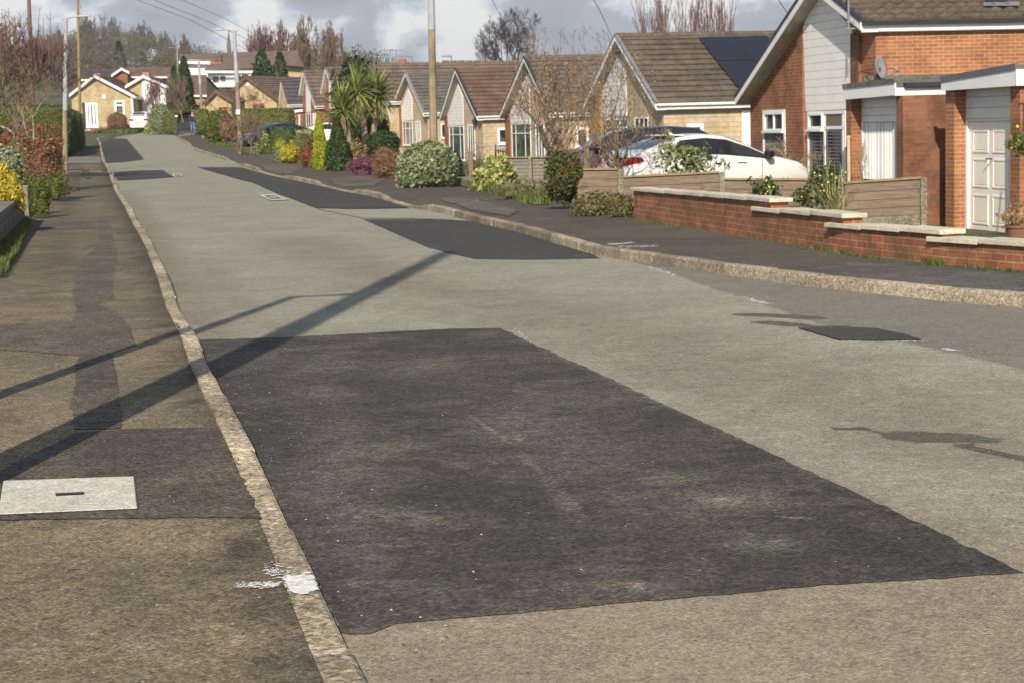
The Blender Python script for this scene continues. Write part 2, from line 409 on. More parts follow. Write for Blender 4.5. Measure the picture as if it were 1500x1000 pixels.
MT = {}
MT['road'] = asphalt('road surface', (.315, .305, .225), (.285, .28, .215), (.215, .178, .130), grain=.36)
MT['mouth'] = asphalt('junction surface', (.205, .195, .16), (.175, .168, .14), (.15, .135, .11), grain=.3, use_attr=False)
MT['pave'] = asphalt('pavement surface', (.225, .180, .115), (.165, .138, .092), (.080, .066, .048), specks=.9, grain=.5)
MT['pave2'] = asphalt('right pavement surface', (.108, .092, .072), (.086, .075, .061), (.14, .118, .088), specks=1.2, grain=.42, use_attr=False)
MT['strip'] = tarmac('trench tarmac', (.082, .066, .052), (.17, .14, .10), .5)
MT['strip2'] = tarmac('old trench tarmac', (.105, .086, .066), (.17, .14, .10), .6)
MT['stain'] = tarmac('brown stain', (.065, .047, .033), (.11, .085, .06), .5)
def mk(p0, p1, wd, st):
    a, b_ = gp(*p0), gp(*p1); d = b_-a; return ((a.x+b_.x)/2, (a.y+b_.y)/2, max(.04, d.length/2), wd, math.atan2(d.y, d.x), st)
MT['patch'] = tarmac('new tarmac', (.055, .0485, .043), (.14, .12, .094), .55, .48, marks=[mk((690,610),(748,650),.022,.5), mk((756,655),(800,700),.03,.3), mk((800,700),(850,760),.05,.3), mk((1045,733),(1095,733),.07,.85), mk((1000,725),(1120,742),.16,.3),
    mk((1150,758),(1185,760),.018,.7), mk((748,643),(772,645),.03,.7), mk((516,757),(534,758),.03,.6), mk((340,604),(362,606),.02,.6), mk((480,745),(700,770),.18,.33), mk((500,790),(640,800),.12,.28), mk((600,560),(640,520),.25,.2),
    mk((930,690),(1010,708),.14,.3), mk((1060,790),(1180,800),.16,.28), mk((530,650),(620,660),.10,.26), mk((560,600),(700,585),.12,.2), mk((520,928),(700,903),.05,.5), mk((880,860),(970,862),.06,.5), mk((700,903),(1500,840),.035,.35), mk((775,503),(1100,650),.03,.2), mk((690,570),(950,760),.25,.16), mk((480,560),(560,880),.22,.14)])
MT['patchfar'] = tarmac('new tarmac far', (.060, .055, .053), (.09, .083, .075), .25, .4)
MT['damp'] = asphalt('damp surface', (.13, .13, .105), (.12, .12, .10), (.10, .09, .07), grain=.4, use_attr=False)
MT['pale'] = asphalt('pale surface', (.33, .325, .25), (.30, .29, .235), (.25, .22, .17), grain=.2, use_attr=False)
MT['paleslab'] = asphalt('pale concrete crossing', (.22, .21, .19), (.18, .17, .155), (.18, .17, .15), grain=.2, use_attr=False)
MT['cross'] = asphalt('crossing surface', (.15, .135, .11), (.125, .112, .092), (.10, .09, .075), grain=.35, use_attr=False)
MT['kerb'] = asphalt('kerb concrete', (.40, .335, .235), (.33, .275, .19), (.22, .18, .12), grain=.55, island=.3, use_attr=False, fine=60)
MT['kerbgran'] = asphalt('kerb aggregate', island=.3, c0=(.34, .29, .215), c1=(.27, .225, .165), worn=(.20, .17, .125), grain=.42, use_attr=False, fine=62)
MT['concrete'] = asphalt('concrete', (.27, .24, .18), (.22, .195, .15), (.16, .14, .10), grain=.5, use_attr=False, fine=70)
MT['cover'] = asphalt('cover concrete', (.62, .58, .50), (.55, .51, .44), (.45, .41, .34), grain=.25, use_attr=False, specks=.1)
MT['coping'] = asphalt('coping stone', (.66, .61, .50), (.58, .53, .42), (.40, .36, .26), grain=.2, use_attr=False, specks=.1)
MT['stonewall'] = brick('garden wall stone', (.13, .115, .09), (.17, .15, .12), (.09, .08, .06), .42, .16, .4, .3, .014)
MT['whitepaint'] = plain('white road paint', (.75, .74, .70), .6, .25, 30)
MT['grass'] = leaf('grass blade', (.10, .15, .03), (.14, .18, .04), (.07, .12, .02), (.20, .19, .07), trans=.3)
MT['weed'] = leaf('weed leaf', (.09, .13, .025), (.13, .18, .03), (.07, .10, .02), trans=.3)
m, nt_, b = mat('soil and turf'); v = obj_vec(nt_)
base = mixc(nt_, ramp_(nz(nt_, v, 1.1, 6, .7), [(.4, 0), (.58, 1)], nt_=nt_).outputs[0], (.075, .105, .025), (.085, .065, .04))
base = mixc(nt_, 1.0, base, ramp_(nz(nt_, v, 25, 4, .7), [(.25, .6), (.75, 1.3)], nt_=nt_).outputs[0], 'MULTIPLY')
nt_.links.new(base, b.inputs['Base Color']); b.inputs['Roughness'].default_value = .95; MT['soil'] = m
m, nt_, b = mat('hill grass'); v = obj_vec(nt_)
base = mixc(nt_, ramp_(nz(nt_, v, .02, 5, .7), [(.42, 0), (.56, 1)], nt_=nt_).outputs[0], (.09, .11, .035), (.10, .078, .05))
nt_.links.new(base, b.inputs['Base Color']); b.inputs['Roughness'].default_value = .95; MT['hill'] = m

# ------------------------------------------------------------ the street itself
def rows(y0, y1, k=.012, mn=.2):
    out = [y0]
    while out[-1] < y1: out.append(min(y1, out[-1]+max(mn, out[-1]*k)))
    return out
def sheet(name, ys, fl, fr, nx, dz, m, wear=None, zf=None):
    V = []; W = []
    for y in ys:
        a, b_ = fl(y), fr(y)
        for i in range(nx+1):
            x = a+(b_-a)*i/nx; z = (zf(x, y) if zf else prof(y))+dz
            V.append((x, y, z)); W.append(wear(x, y) if wear else 0)
    F = [(j*(nx+1)+i, j*(nx+1)+i+1, (j+1)*(nx+1)+i+1, (j+1)*(nx+1)+i) for j in range(len(ys)-1) for i in range(nx)]
    o = np_mesh(name, np.array(V), np.array(F), m, smooth_=True)
    a = o.data.attributes.new('wear', 'FLOAT', 'POINT'); a.data.foreach_set('value', W)
    meta(o, kind='structure'); return o
def segd(x, y, pl):
    best = 1e9
    for (ax, ay), (bx, by) in zip(pl, pl[1:]):
        dx, dy = bx-ax, by-ay; t = max(0, min(1, ((x-ax)*dx+(y-ay)*dy)/(dx*dx+dy*dy+1e-9)))
        best = min(best, math.hypot(x-ax-dx*t, y-ay-dy*t))
    return best
def gl(pts): return [tuple(gp(*p)[:2]) for p in pts]
bands = [(gl([(430,350),(600,418),(760,448),(900,490),(1100,545),(1300,600),(1500,655)]), .75, .62),
         (gl([(560,440),(760,470),(900,530),(1100,600)]), .35, .5),
         (gl([(205,320),(262,420),(315,495)]), .35, .75), (gl([(185,280),(230,350)]), .35, .6),
         (gl([(300,380),(360,470),(420,490)]), .3, .45), (gl([(560,920),(900,930),(1500,900)]), .9, .42),
         (gl([(600,990),(1500,985)]), .7, .4),
         (gl([(950,500),(1150,505),(1400,550),(1500,575)]), .3, .3), (gl([(1000,620),(1180,700),(1500,830)]), .25, .5)]
def roadwear(x, y):
    s = 0
    for pl, wd, st in bands:
        d = segd(x, y, pl); s = max(s, st*math.exp(-(d/wd)**2))
    return s
MO = gl([(925,384),(960,393),(1000,407),(1060,428),(1120,446),(1180,468),(1240,486),(1330,503),(1420,522),(1540,552)])
MO = sorted(MO, key=lambda t: t[1])
def mouthv(x, y):
    if y > MO[-1][1] or y < 5: return 0
    return smooth(-.25, .25, x-interp(MO, y))
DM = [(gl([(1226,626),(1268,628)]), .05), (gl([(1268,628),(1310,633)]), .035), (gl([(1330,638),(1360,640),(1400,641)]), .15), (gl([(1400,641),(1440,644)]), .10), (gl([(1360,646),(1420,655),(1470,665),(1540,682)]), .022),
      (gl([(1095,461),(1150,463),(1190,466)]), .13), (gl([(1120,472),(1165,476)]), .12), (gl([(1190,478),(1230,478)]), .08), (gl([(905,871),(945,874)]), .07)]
def darkmarkv(x, y):  # mask of dark outlined marks mixed into the road colour
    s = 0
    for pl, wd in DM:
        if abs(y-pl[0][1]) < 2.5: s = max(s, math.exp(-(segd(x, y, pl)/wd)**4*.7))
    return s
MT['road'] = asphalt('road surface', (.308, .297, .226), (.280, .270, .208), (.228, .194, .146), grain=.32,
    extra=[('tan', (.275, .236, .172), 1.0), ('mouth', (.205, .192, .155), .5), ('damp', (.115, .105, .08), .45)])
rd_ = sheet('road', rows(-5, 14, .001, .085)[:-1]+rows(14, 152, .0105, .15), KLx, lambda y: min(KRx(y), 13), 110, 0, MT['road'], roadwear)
co_ = [tuple(v.co) for v in rd_.data.vertices]
for nm, fn in (('tan', lambda x, y: 1-smooth(4.6, 11, y+.25*x)), ('mouth', mouthv), ('damp', darkmarkv)):
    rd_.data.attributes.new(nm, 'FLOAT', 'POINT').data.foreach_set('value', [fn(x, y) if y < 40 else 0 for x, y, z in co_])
STN = [(gp(px, py).x, gp(px, py).y, wx, wy, st) for px, py, wx, wy, st in ((285, 600, .16, .35, 1.0), (300, 565, .14, .5, .9), (355, 820, .14, .45, .95), (390, 900, .14, .5, .8), (425, 970, .12, .5, .9), (240, 485, .18, .35, .9), (200, 440, .3, .5, .5), (60, 560, .5, .2, .25), (140, 365, .25, 1.2, .8), (100, 300, .35, 2.0, .8), (150, 290, .5, 1.6, .6))]
def pavewear(x, y):
    e = KLx(y)-x
    s = .8*math.exp(-(e-.10)/.22)+.2*math.exp(-((x-(KLx(y)-1.3))/.3)**2)+.38*smooth(9, 24, y)
    for (sx, sy, wx, wy, st) in STN: s = max(s, st*math.exp(-((x-sx)/wx)**2-((y-sy)/wy)**2))
    return s-.12
sheet('pavement', rows(-5, 140, .012, .09), LBx, lambda y: KLx(y)-.13, 44, .045, MT['pave'], pavewear)
sheet('pavement', rows(-5, 146, .012, .2), lambda y: KRx(y)+.125, lambda y: max(RBx(y), KRx(y)+.3), 16, 0, MT['pave2'], zf=zpr)
# junction at the far end of the street
sheet('road', rows(138, 146.5, .001, 1), lambda y: -48, lambda y: KLx(140)+1, 6, .012, MT['road'], lambda x, y: .3)
sheet('pavement', rows(149.5, 151.5, .001, 1), lambda y: -60, lambda y: -22, 12, .09, MT['pave2'])
# terrain: one sheet to the horizon, sunk under the street
def hillz(x, y):
    """wooded hill far to the left"""
    if y < 240: return 0
    t = smooth(240, 620, y)
    a = math.degrees(math.atan2(x, y))
    h = 9.5 + 10.5*math.exp(-((a+12.6)/2.9)**2) - 5*smooth(-7, -1, a)
    return t*h
ys = rows(-6, 60, .02, .5)+rows(61, 200, .02, 1)+rows(204, 1600, .03, 5)
offsL = [-900, -450, -220, -120, -70, -40, -24, -14, -8, -4, -2, -1, -.4, 0, .35]
offsR = [-.35, 0, .4, 1, 2, 3, 4.5, 6, 8, 11, 16, 24, 40, 70, 130, 260, 600, 1400]
V = []
for y in ys:
    a, b_ = LBx(y), max(RBx(y), LBx(y)+3)
    s_ = max(1, y/150)
    for i, o_ in enumerate(offsL):
        x = a+o_*(s_ if o_ < 0 else 1); V.append((x, y, prof(y)+(.06 if o_ <= 0 else -.5)+hillz(x, y)))
    for i, o_ in enumerate(offsR):
        x = b_+o_*(s_ if o_ > 0 else 1); V.append((x, y, prof(y)+(.08-dipf(x, y) if o_ >= 0 else -.5)+hillz(x, y)))
nx = len(offsL)+len(offsR); V = np.array(V)
F = np.array([(j*nx+i, j*nx+i+1, (j+1)*nx+i+1, (j+1)*nx+i) for j in range(len(ys)-1) for i in range(nx-1)])
cut = int(np.searchsorted(ys, 235))
meta(np_mesh('ground', V, F[:cut*(nx-1)], MT['soil'], smooth_=True), kind='structure')
meta(np_mesh('hill', V, F[cut*(nx-1):], MT['hill'], smooth_=True), kind='structure')
# grass verge at the end of the street, before the far houses
# kerbs: stones laid end to end with joints
def kerb(fx, y0, y1, side, up, m, wdt=.125, zpave=.05):
    mb = MB(); y = y0; i = 0
    pts = []
    while y < y1:
        x = fx(y); x2 = fx(y+.05); L = math.hypot(.05, x2-x)/.05
        pts.append((x, y)); y += .9/L
    pts.append((fx(y), y))
    def off(k):
        a = Vector(pts[max(k-1, 0)]); b_ = Vector(pts[min(k+1, len(pts)-1)]); t = (b_-a).normalized(); return Vector((-t.y, t.x))*(1 if side < 0 else -1)
    for k in range(len(pts)-1):
        (xa, ya), (xb, yb) = pts[k], pts[k+1]
        a = Vector((xa, ya)); b_ = Vector((xb, yb)); t = (b_-a).normalized(); g = .009+.008*random.random()
        na, nb = off(k), off(k+1); j = random.uniform(-.009, .009)
        h = up(ya)+random.uniform(-.006, .006); h2 = up(yb)+random.uniform(-.004, .004)
        q = []
        for p, n_, hh in ((a+t*g, na, h), (b_-t*g, nb, h2)):
            z = prof(p.y)
            q.append([(p.x+n_.x*e, p.y+n_.y*e, z+zz) for e, zz in ((j-.002, -.15), (j+.004, hh-.022), (j+.010, hh-.008), (j+.026, hh), (wdt, hh), (wdt, -.15))])
        mb.add(q[0]+q[1], [(c, c+1, c+7, c+6) if side < 0 else (c, c+6, c+7, c+1) for c in range(5)]+[(0, 1, 2, 3, 4, 5), (11, 10, 9, 8, 7, 6)])
    return meta(mb.build('kerb', m), kind='structure')
kerb(KLx, -4.2, 140, -1, lambda y: .055+.02*math.sin(y*.7)+.02*smooth(20, 40, y)+(-.04 if 78 < y < 90 else 0), MT['kerb'])
kerb(KRx, 5, 140, 1, upr, MT['kerbgran'])
# ------------------------------------------------------------ patches laid on the street
def ground_patch(name, px, dz, m, rough_=.005, step=.045, zb=0.0, zf=None):
    P = [gp(*p, zb) for p in px]; out = []
    n = len(P)
    for i in range(n):
        a, b_ = P[i], P[(i+1) % n]; L = (b_-a).length; st = max(step, a.y*.004)
        k = max(1, int(L/st)); d = (b_-a)/max(L, 1e-6); q = Vector((-d.y, d.x, 0))
        wob = 0
        for j in range(k):
            wob = .45*wob+random.gauss(0, rough_)
            out.append(a+(b_-a)*(j/k)+(q*wob if j else Vector()))
    bm = bmesh.new(); vs = [bm.verts.new((p.x, p.y, 0)) for p in out]; bm.faces.new(vs)
    bmesh.ops.triangulate(bm, faces=bm.faces[:])
    y0, y1 = min(p.y for p in out), max(p.y for p in out)
    if y1 > 48:
        y = max(50, y0)
        while y < y1:
            bmesh.ops.bisect_plane(bm, geom=bm.verts[:]+bm.edges[:]+bm.faces[:], plane_co=(0, y, 0), plane_no=(0, 1, 0)); y += 1.5
    for v in bm.verts: v.co.z = (zf(v.co.x, v.co.y) if zf else prof(v.co.y)+zb)+dz
    bmesh.ops.recalc_face_normals(bm, faces=bm.faces[:])
    me = bpy.data.meshes.new(name); bm.to_mesh(me); bm.free()
    if me.polygons and me.polygons[0].normal.z < 0: me.flip_normals()
    return meta(finish(me, name, m), kind='structure')
def kedge(fx, ya, yb, n=14, off=0.0):
    """pixels are not needed along a kerb: world points"""
    return [(fx(ya+(yb-ya)*i/n)+off, ya+(yb-ya)*i/n) for i in range(n+1)]
# near new-tarmac patch, its left side runs along the kerb
ground_patch('tarmac_patch', [(302,498),(345,497),(430,494),(560,487),(660,482),(733,481),(775,501),(880,549),(1000,605),(1130,665),(1250,720),(1370,777),(1500,839),(1400,846),(1250,855),(1050,872),(900,884),(760,899),(640,909),(580,914),(545,928),(512,930),(497,926),(452,828),(412,746),(384,688),(358,640),(330,590),(303,538),(289,498)], .004, MT['patch'])
ground_patch('tarmac_patch', [(532,322),(600,322),(664,323),(700,325.5),(760,340),(820,358),(868,373.5),(880,379),(780,381),(695,380),(655,371),(625,362),(580,343)], .004, MT['patchfar'])
ground_patch('tarmac_patch', [(290,246),(348,246),(357,247),(392,257),(440,267),(500,281),(540,288),(600,305.5),(520,307),(464,306),(420,289),(370,268)], .018, MT['patchfar'])
ground_patch('tarmac_patch', [(166,253),(205,250.5),(238,250),(254,260),(215,263),(172,265)], .018, MT['patchfar'])
ground_patch('tarmac_patch', [(146,202.5),(186,204),(198,219),(211,234),(180,238),(155,239),(151,222)], .02, MT['patchfar'])
ground_patch('pale_strip', [(464,306.5),(520,307.5),(600,306.5),(690,325),(600,321),(532,321)], .012, MT['pale'], rough_=.02)
ground_patch('small_patch', [(1168,481),(1230,480),(1284,482),(1325,490),(1352,499),(1290,500),(1228,499)], .008, MT['patchfar'])
# manhole frames
def manhole(px, z=.006):
    a, b_, c, d = [gp(*p) for p in px]
    r = root('manhole_cover', (a+c)/2+Vector((0, 0, .001)), 'x', 'manhole cover')
    def ring(s0, s1, zz, m, name):
        ctr = (a+b_+c+d)/4; mb = MB(); o_ = [ctr+(p-ctr)*s0+Vector((0, 0, zz)) for p in (a, b_, c, d)]
        if s1 == 0: mb.add([*o_], [(0, 1, 2, 3)])
        else:
            i_ = [ctr+(p-ctr)*s1+Vector((0, 0, zz)) for p in (a, b_, c, d)]
            mb.add(o_+i_, [(k, (k+1) % 4, 4+(k+1) % 4, 4+k) for k in range(4)])
        return mb.build(name, m, r)
    ring(1, .62, z, MT['cover'], 'frame'); ring(.6, 0, z-.001, MT['patchfar'], 'lid'); ring(.3, .12, z+.002, MT['cover'], 'lid_marking')
    return r
mh = manhole([(379,287),(401,285.5),(423,294),(398,295)], .02); mh['label'] = 'pale square manhole frame beside the long dark patch in mid road'
mh = manhole([(252,256),(263,254.5),(268,258.5),(255,260)], .02); mh['label'] = 'small pale manhole frame at the tip of the far narrow dark patch'
g_ = ground_patch('gully_grate', [(838,374),(858,373),(872,378),(845,380)], .009, plain('rusty iron', (.06, .05, .04), .7, .3, 40)); del g_['kind']
meta(g_, 'dark iron gully grate by the right kerb at the end of the dark patch', 'drain grate')
# left pavement: trenches, bands and stains
Z0 = .045
def kx_px(y):
    for (xa, ya), (xb, yb) in zip(KL, KL[1:]):
        if yb <= y <= ya: return xa+(xb-xa)*(y-ya)/(yb-ya)-36*(y-190)/560-1.5
ground_patch('trench_strip', [(-60,762),(0,762),(90,761),(180,760),(300,759),(kx_px(760),759),(kx_px(700),700),(kx_px(627),627),(250,627),(180,629),(110,634),(60,660),(0,690),(-60,720)], .004, MT['strip'], zb=Z0)
ground_patch('trench_strip', [(108,629),(103,590),(112,560),(108,535),(120,520),(165,520),(172,560),(178,600),(177,628)], .0042, MT['strip'], zb=Z0)
ground_patch('trench_strip', [(-60,478),(0,476),(60,474),(105,473),(112,455),(140,445),(175,460),(190,482),(200,505),(150,522),(90,520),(30,514),(-60,512)], .0035, MT['strip2'], zb=Z0)
ground_patch('trench_strip', [(112,455),(106,430),(112,400),(120,380),(150,355),(168,352),(172,380),(165,410),(168,440),(140,446)], .0028, MT['strip2'], zb=Z0)
ground_patch('trench_strip', [(50,324),(140,325),(142,336),(45,337)], .0035, MT['strip2'], zb=Z0)
ground_patch('trench_strip', [(142,322),(160,322),(166,350),(145,352)], .0032, MT['strip2'], zb=Z0)
for q in ([(102,230),(147,231),(148,240),(98,240)], [(100,250.5),(150,251),(150,254),(97,254)]):
    ground_patch('pale_strip', q, .02, MT['paleslab'], zb=Z0)
ground_patch('trench_strip', [(118,250),(130,250),(133,262),(125,262)], .026, MT['strip2'], zb=Z0)
# right pavement crossings
for q in ([(478,264),(520,257),(566,262),(548,272),(505,270)], [(378,243),(420,240),(445,247),(425,253),(395,249)], [(640,288),(700,294),(760,309),(745,318),(690,309)]):
    ground_patch('crossing_patch', q, .012, MT['cross'], rough_=.01, zb=.1, zf=zpr)
ground_patch('crossing_patch', [(1180,395),(1260,385),(1360,392),(1500,402),(1500,432),(1420,425),(1300,412)], .004, asphalt('speckled pavement', (.12, .11, .095), (.10, .092, .08), (.19, .17, .14), specks=2.5, grain=.5, use_attr=False), rough_=.05, zb=.1)
# the service cover in the near pavement
cv = [gp(*p, Z0) for p in ((5,706),(196,699.5),(201,746),(-3,755))]
rc = root('service_cover', (cv[0]+cv[2])/2, 'pale rectangular concrete service cover set in the near left pavement', 'manhole cover')
mb = MB(); top = [p+Vector((0, 0, .009)) for p in cv]; ctr = sum(top, Vector())/4
mb.prism([p+Vector((0, 0, -.03)) for p in top], (0, 0, .03)); mb.build('cover_slab', MT['cover'], rc, bevel=.004)
sl = [gp(*p, Z0) for p in ((81,725),(123,723),(124,727),(82,729))]
fr_c = MB(); fr_c.add([ctr+(p-ctr)*k+Vector((0, 0, -.0025)) for k in (1.025, .985) for p in top], [(i, (i+1) % 4, 4+(i+1) % 4, 4+i) for i in range(4)]); fr_c.build('frame', plain('dirt filled frame', (.07, .06, .045), .9), rc)
MB().add([p+Vector((0, 0, .0105)) for p in sl], [(0, 1, 2, 3)]).build('lifting_slot', plain('slot dark', (.03, .028, .025), .8), rc)
# white paint splashed over the kerb and onto the pavement
V = []; F = []
def dab(x, y, z, r, e=1.6):
    b0 = len(V); n = 7; a0 = random.random()*6; z += random.uniform(0, .0012)
    for t in range(n): q = r*random.uniform(.65, 1.3); V.append((x+q*e*math.cos(a0+t*6.283/n), y+q*math.sin(a0+t*6.283/n), z))
    F.append(tuple(range(b0, b0+n)))
pa = gp(430, 838, .06); pb = gp(440, 855, .06)
for k in range(620):
    y = random.gauss((pa.y+pb.y)/2, .075); e = random.uniform(.026, .118); yc = (pa.y+pb.y)/2+.03*math.sin(e*60)
    if abs(y-yc) > .13 or (abs(y-yc-.01) < .018 and random.random() < .85): continue
    dab(KLx(y)-e, y, .055+.02*math.sin(y*.7)+.0072, random.uniform(.004, .012))
for k in range(170):
    t = random.random()**.8; q = gp(412-68*t, 857+random.gauss(0, 2.2)+2*t, Z0); dab(q.x, q.y, Z0+.0062, random.uniform(.0015, .007)*(1.15-t*.7))
for k in range(90): q = gp(random.gauss(405, 9), random.gauss(838, 5), Z0); dab(q.x, q.y, Z0+.0062, random.uniform(.0015, .006))
me = bpy.data.meshes.new('white_paint'); me.from_pydata(V, [], F); meta(finish(me, 'white_paint', MT['whitepaint']), kind='structure')
def scatter(name, m, items, zadd, kind='structure'):
    """many small thin dabs along pixel lines: worn paint, dust and scuffs"""
    global V, F
    V = []; F = []
    for (p0, p1, sx, sy, n, r, e) in items:
        for k in range(n):
            t = random.random(); x = p0[0]+(p1[0]-p0[0])*t+random.gauss(0, sx); y = p0[1]+(p1[1]-p0[1])*t+random.gauss(0, sy); q = gp(x, y, zadd[0]); dab(q.x, q.y, zadd[0]+zadd[1], r*random.uniform(.4, 1.3), e)
    me = bpy.data.meshes.new(name); me.from_pydata(V, [], F); return meta(finish(me, name, m), kind=kind)
scatter('worn_paint', MT['whitepaint'], [((950,391),(990,404),3,1.2,130,.011,1.6), ((1088,436),(1126,446),3,.8,90,.010,1.6), ((1236,499),(1350,500),4,.5,60,.008,2), ((1380,511),(1400,513),3,.6,40,.008,2), ((755,484),(775,500),2,1.5,60,.006,1.6)], (0, .0025))
scatter('worn_paint', MT['whitepaint'], [((893,359),(925,356),3,.6,120,.012,1.8), ((900,362),(962,361),6,.8,160,.010,1.8)], (.1, .004))
# grit and fallen leaves (loose litter nobody could count)
V = []; F = []
for k in range(1300):
    y = 4+abs(random.gauss(0, 1))*9; x = random.uniform(-.32*y-1, .32*y+1)
    if LBx(y) < x < KRx(y)-.05 and abs(x-KLx(y)+.06) > .12:
        z = (Z0 if x < KLx(y) else 0)+.004
        s = random.uniform(.0015, .0048)*(1+.4*random.random()*(x > KLx(y)))
        if random.random() < .5 and x > KLx(y): x = KLx(y)+random.uniform(.01, .35)
        c = Vector((x, y, z)); a = random.random()*6.28; b0 = len(V)
        for t in range(5): V.append((c.x+s*math.cos(a+t*1.257)*random.uniform(.7, 1.4), c.y+s*math.sin(a+t*1.257), z+.001))
        V.append((c.x, c.y, z+s*.9))
        F += [(b0+t, b0+(t+1) % 5, b0+5) for t in range(5)]
m, nt_, b = mat('grit'); g = nt_.nodes.new('ShaderNodeNewGeometry')
r_ = ramp_(g.outputs['Random Per Island'], [(0, (.06, .05, .04)), (.35, (.35, .32, .26)), (.6, (.16, .14, .11)), (.86, (.5, .47, .4)), (.975, (.4, .15, .04))], 'CONSTANT', nt_=nt_)
nt_.links.new(r_.outputs[0], b.inputs['Base Color']); b.inputs['Roughness'].default_value = .9
meta(np_mesh('grit', np.array(V), np.array(F), m), kind='stuff')

# ------------------------------------------------------------ foliage
def leaf_quads(C, Nrm, size, aspect=.5, jit=.9):
    """diamond leaves at C, facing roughly along Nrm"""
    n = len(C); rn = Nrm+rng.normal(0, jit, (n, 3)); rn /= np.linalg.norm(rn, axis=1)[:, None]+1e-9
    t = rng.normal(0, 1, (n, 3)); t -= (t*rn).sum(1)[:, None]*rn; t /= np.linalg.norm(t, axis=1)[:, None]+1e-9
    s = np.cross(rn, t); L = (size*rng.uniform(.6, 1.35, n))[:, None]
    V = np.stack([C-t*L*.5, C+s*L*aspect*.5+rn*L*.06, C+t*L*.5, C-s*L*aspect*.5+rn*L*.06], 1).reshape(-1, 3)
    return V, np.arange(n*4).reshape(-1, 4)
def lumps(d, k=9, amp=.16, seed=0, freq=2.2):
    """smooth lumpy radius factor for unit directions d"""
    rg = np.random.default_rng(seed); out = np.ones(len(d))
    for i in range(k):
        a = rg.normal(0, 1, 3)*freq*(1+.25*i); out += amp*np.sin(d@a+rg.uniform(0, 6.28))/(1+.35*i)
    return out
def skirt(P):
    """let the lower half of a shrub stand on the ground instead of curling under"""
    z = np.clip(P[:, 2], -1, 0); k = (1/np.maximum(.42, np.sqrt(1-z*z)))**.75; P = P.copy(); P[:, :2] *= k[:, None]; return P
def bush_pts(n, w, dpt, h, shape='round', seed=0, lump=.13, shell=.22):
    rg = np.random.default_rng(seed+1); d = rg.normal(0, 1, (n, 3)); d /= np.linalg.norm(d, axis=1)[:, None]
    if shape == 'box':
        p = 11.0; k = (np.abs(d)**p).sum(1)**(-1/p); d2 = d*k[:, None]
    else: d2 = d
    r = lumps(d, seed=seed, amp=lump)*(1-np.abs(rg.normal(0, shell, n)).clip(0, .8))
    P = d2*r[:, None]
    if shape == 'cone':
        z = rg.uniform(0, 1, n)**1.15; a = rg.uniform(0, 6.283, n)
        rad = (1-z)**.75*.97+.05; rad *= 1+.12*np.sin(a*3+z*9+seed)+.08*np.sin(a*7-z*14); rad *= (1-np.abs(rg.normal(0, shell*.7, n)).clip(0, .6))
        rad *= np.minimum(1, .75+z*2.5)
        P = np.stack([np.cos(a)*rad, np.sin(a)*rad, z*2-1], 1); d = np.stack([np.cos(a), np.sin(a), .5+0*a], 1)
    if shape in ('round', 'loose'): P = skirt(P)
    if shape in ('round', 'loose', 'box'): P[:, 2] = np.maximum(P[:, 2], -1)
    return P*np.array([w/2, dpt/2, h/2])+np.array([0, 0, h/2]), d
def core_mesh(w, dpt, h, shape, seed, lump, scale=.82):
    bm = bmesh.new(); bmesh.ops.create_icosphere(bm, subdivisions=3, radius=1)
    D = np.array([v.co[:] for v in bm.verts]); D /= np.linalg.norm(D, axis=1)[:, None]
    r = lumps(D, seed=seed, amp=lump)*scale
    P = D*r[:, None]
    if shape == 'box': P = D*((np.abs(D)**11).sum(1)**(-1/11)*r)[:, None]
    if shape in ('round', 'loose'): P = skirt(P)
    if shape == 'cone':
        z = (D[:, 2]+1)/2; rad = ((1-z)**.75*.97)*scale*np.minimum(1, .75+z*2.5); L = np.linalg.norm(D[:, :2], axis=1)+1e-6
        P = np.stack([D[:, 0]/L*rad, D[:, 1]/L*rad, (z*2-1)*.96], 1)
    P = P*np.array([w/2, dpt/2, h/2])+np.array([0, 0, h/2])
    F = np.array([[v.index for v in f.verts]+[f.verts[2].index] for f in bm.faces]); bm.free()
    return P, np.array([f[:3] for f in F])
def darker(c, k=.35): return tuple(x*k for x in c)
LM = {}
def leafmat(key, *cols, **kw):
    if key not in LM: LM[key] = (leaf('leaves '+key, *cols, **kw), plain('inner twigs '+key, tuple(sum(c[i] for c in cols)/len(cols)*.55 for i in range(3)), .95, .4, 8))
    return LM[key]
def bush(name, label, cat, px, m, shape='round', n=1800, leafs=.07, dratio=1.0, lump=.10, shell=.16, aspect=.5, jit=.9, d=None, core=.82, group=None, sink=.05, seed=None, rot=0.0, dpt=None, stems=False):
    """px = (left, right, top, bottom) in the photograph"""
    l, r, t, b_ = px; cx = (l+r)/2
    base = gg(cx, b_) if d is None else at(cx, b_, d)
    k = base.y/FPX; wd = (r-l)*k; h = (b_-t)*k; dp = dpt or wd*dratio
    if d is None: base = base+Vector((0, dp*.35, 0)); base.z = G(base.x, base.y)-sink
    base.x += (cx-750)*0; h += sink
    if shape == 'loose': lump = max(lump, .19)
    seed = seed if seed is not None else int(l*7+t*3) % 9999
    P, D = bush_pts(n, wd, dp, h, shape, seed, lump, shell)
    V, F = leaf_quads(P, D, leafs, aspect, jit)
    mi = np.zeros(len(F), int)
    if core:
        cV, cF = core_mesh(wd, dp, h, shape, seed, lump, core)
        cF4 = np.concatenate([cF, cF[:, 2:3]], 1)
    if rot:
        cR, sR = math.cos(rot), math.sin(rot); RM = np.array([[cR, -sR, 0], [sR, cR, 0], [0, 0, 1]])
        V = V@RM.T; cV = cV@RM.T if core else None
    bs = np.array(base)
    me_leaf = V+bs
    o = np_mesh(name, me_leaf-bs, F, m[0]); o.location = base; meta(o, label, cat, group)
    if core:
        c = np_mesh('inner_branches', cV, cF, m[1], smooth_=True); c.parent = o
    return o
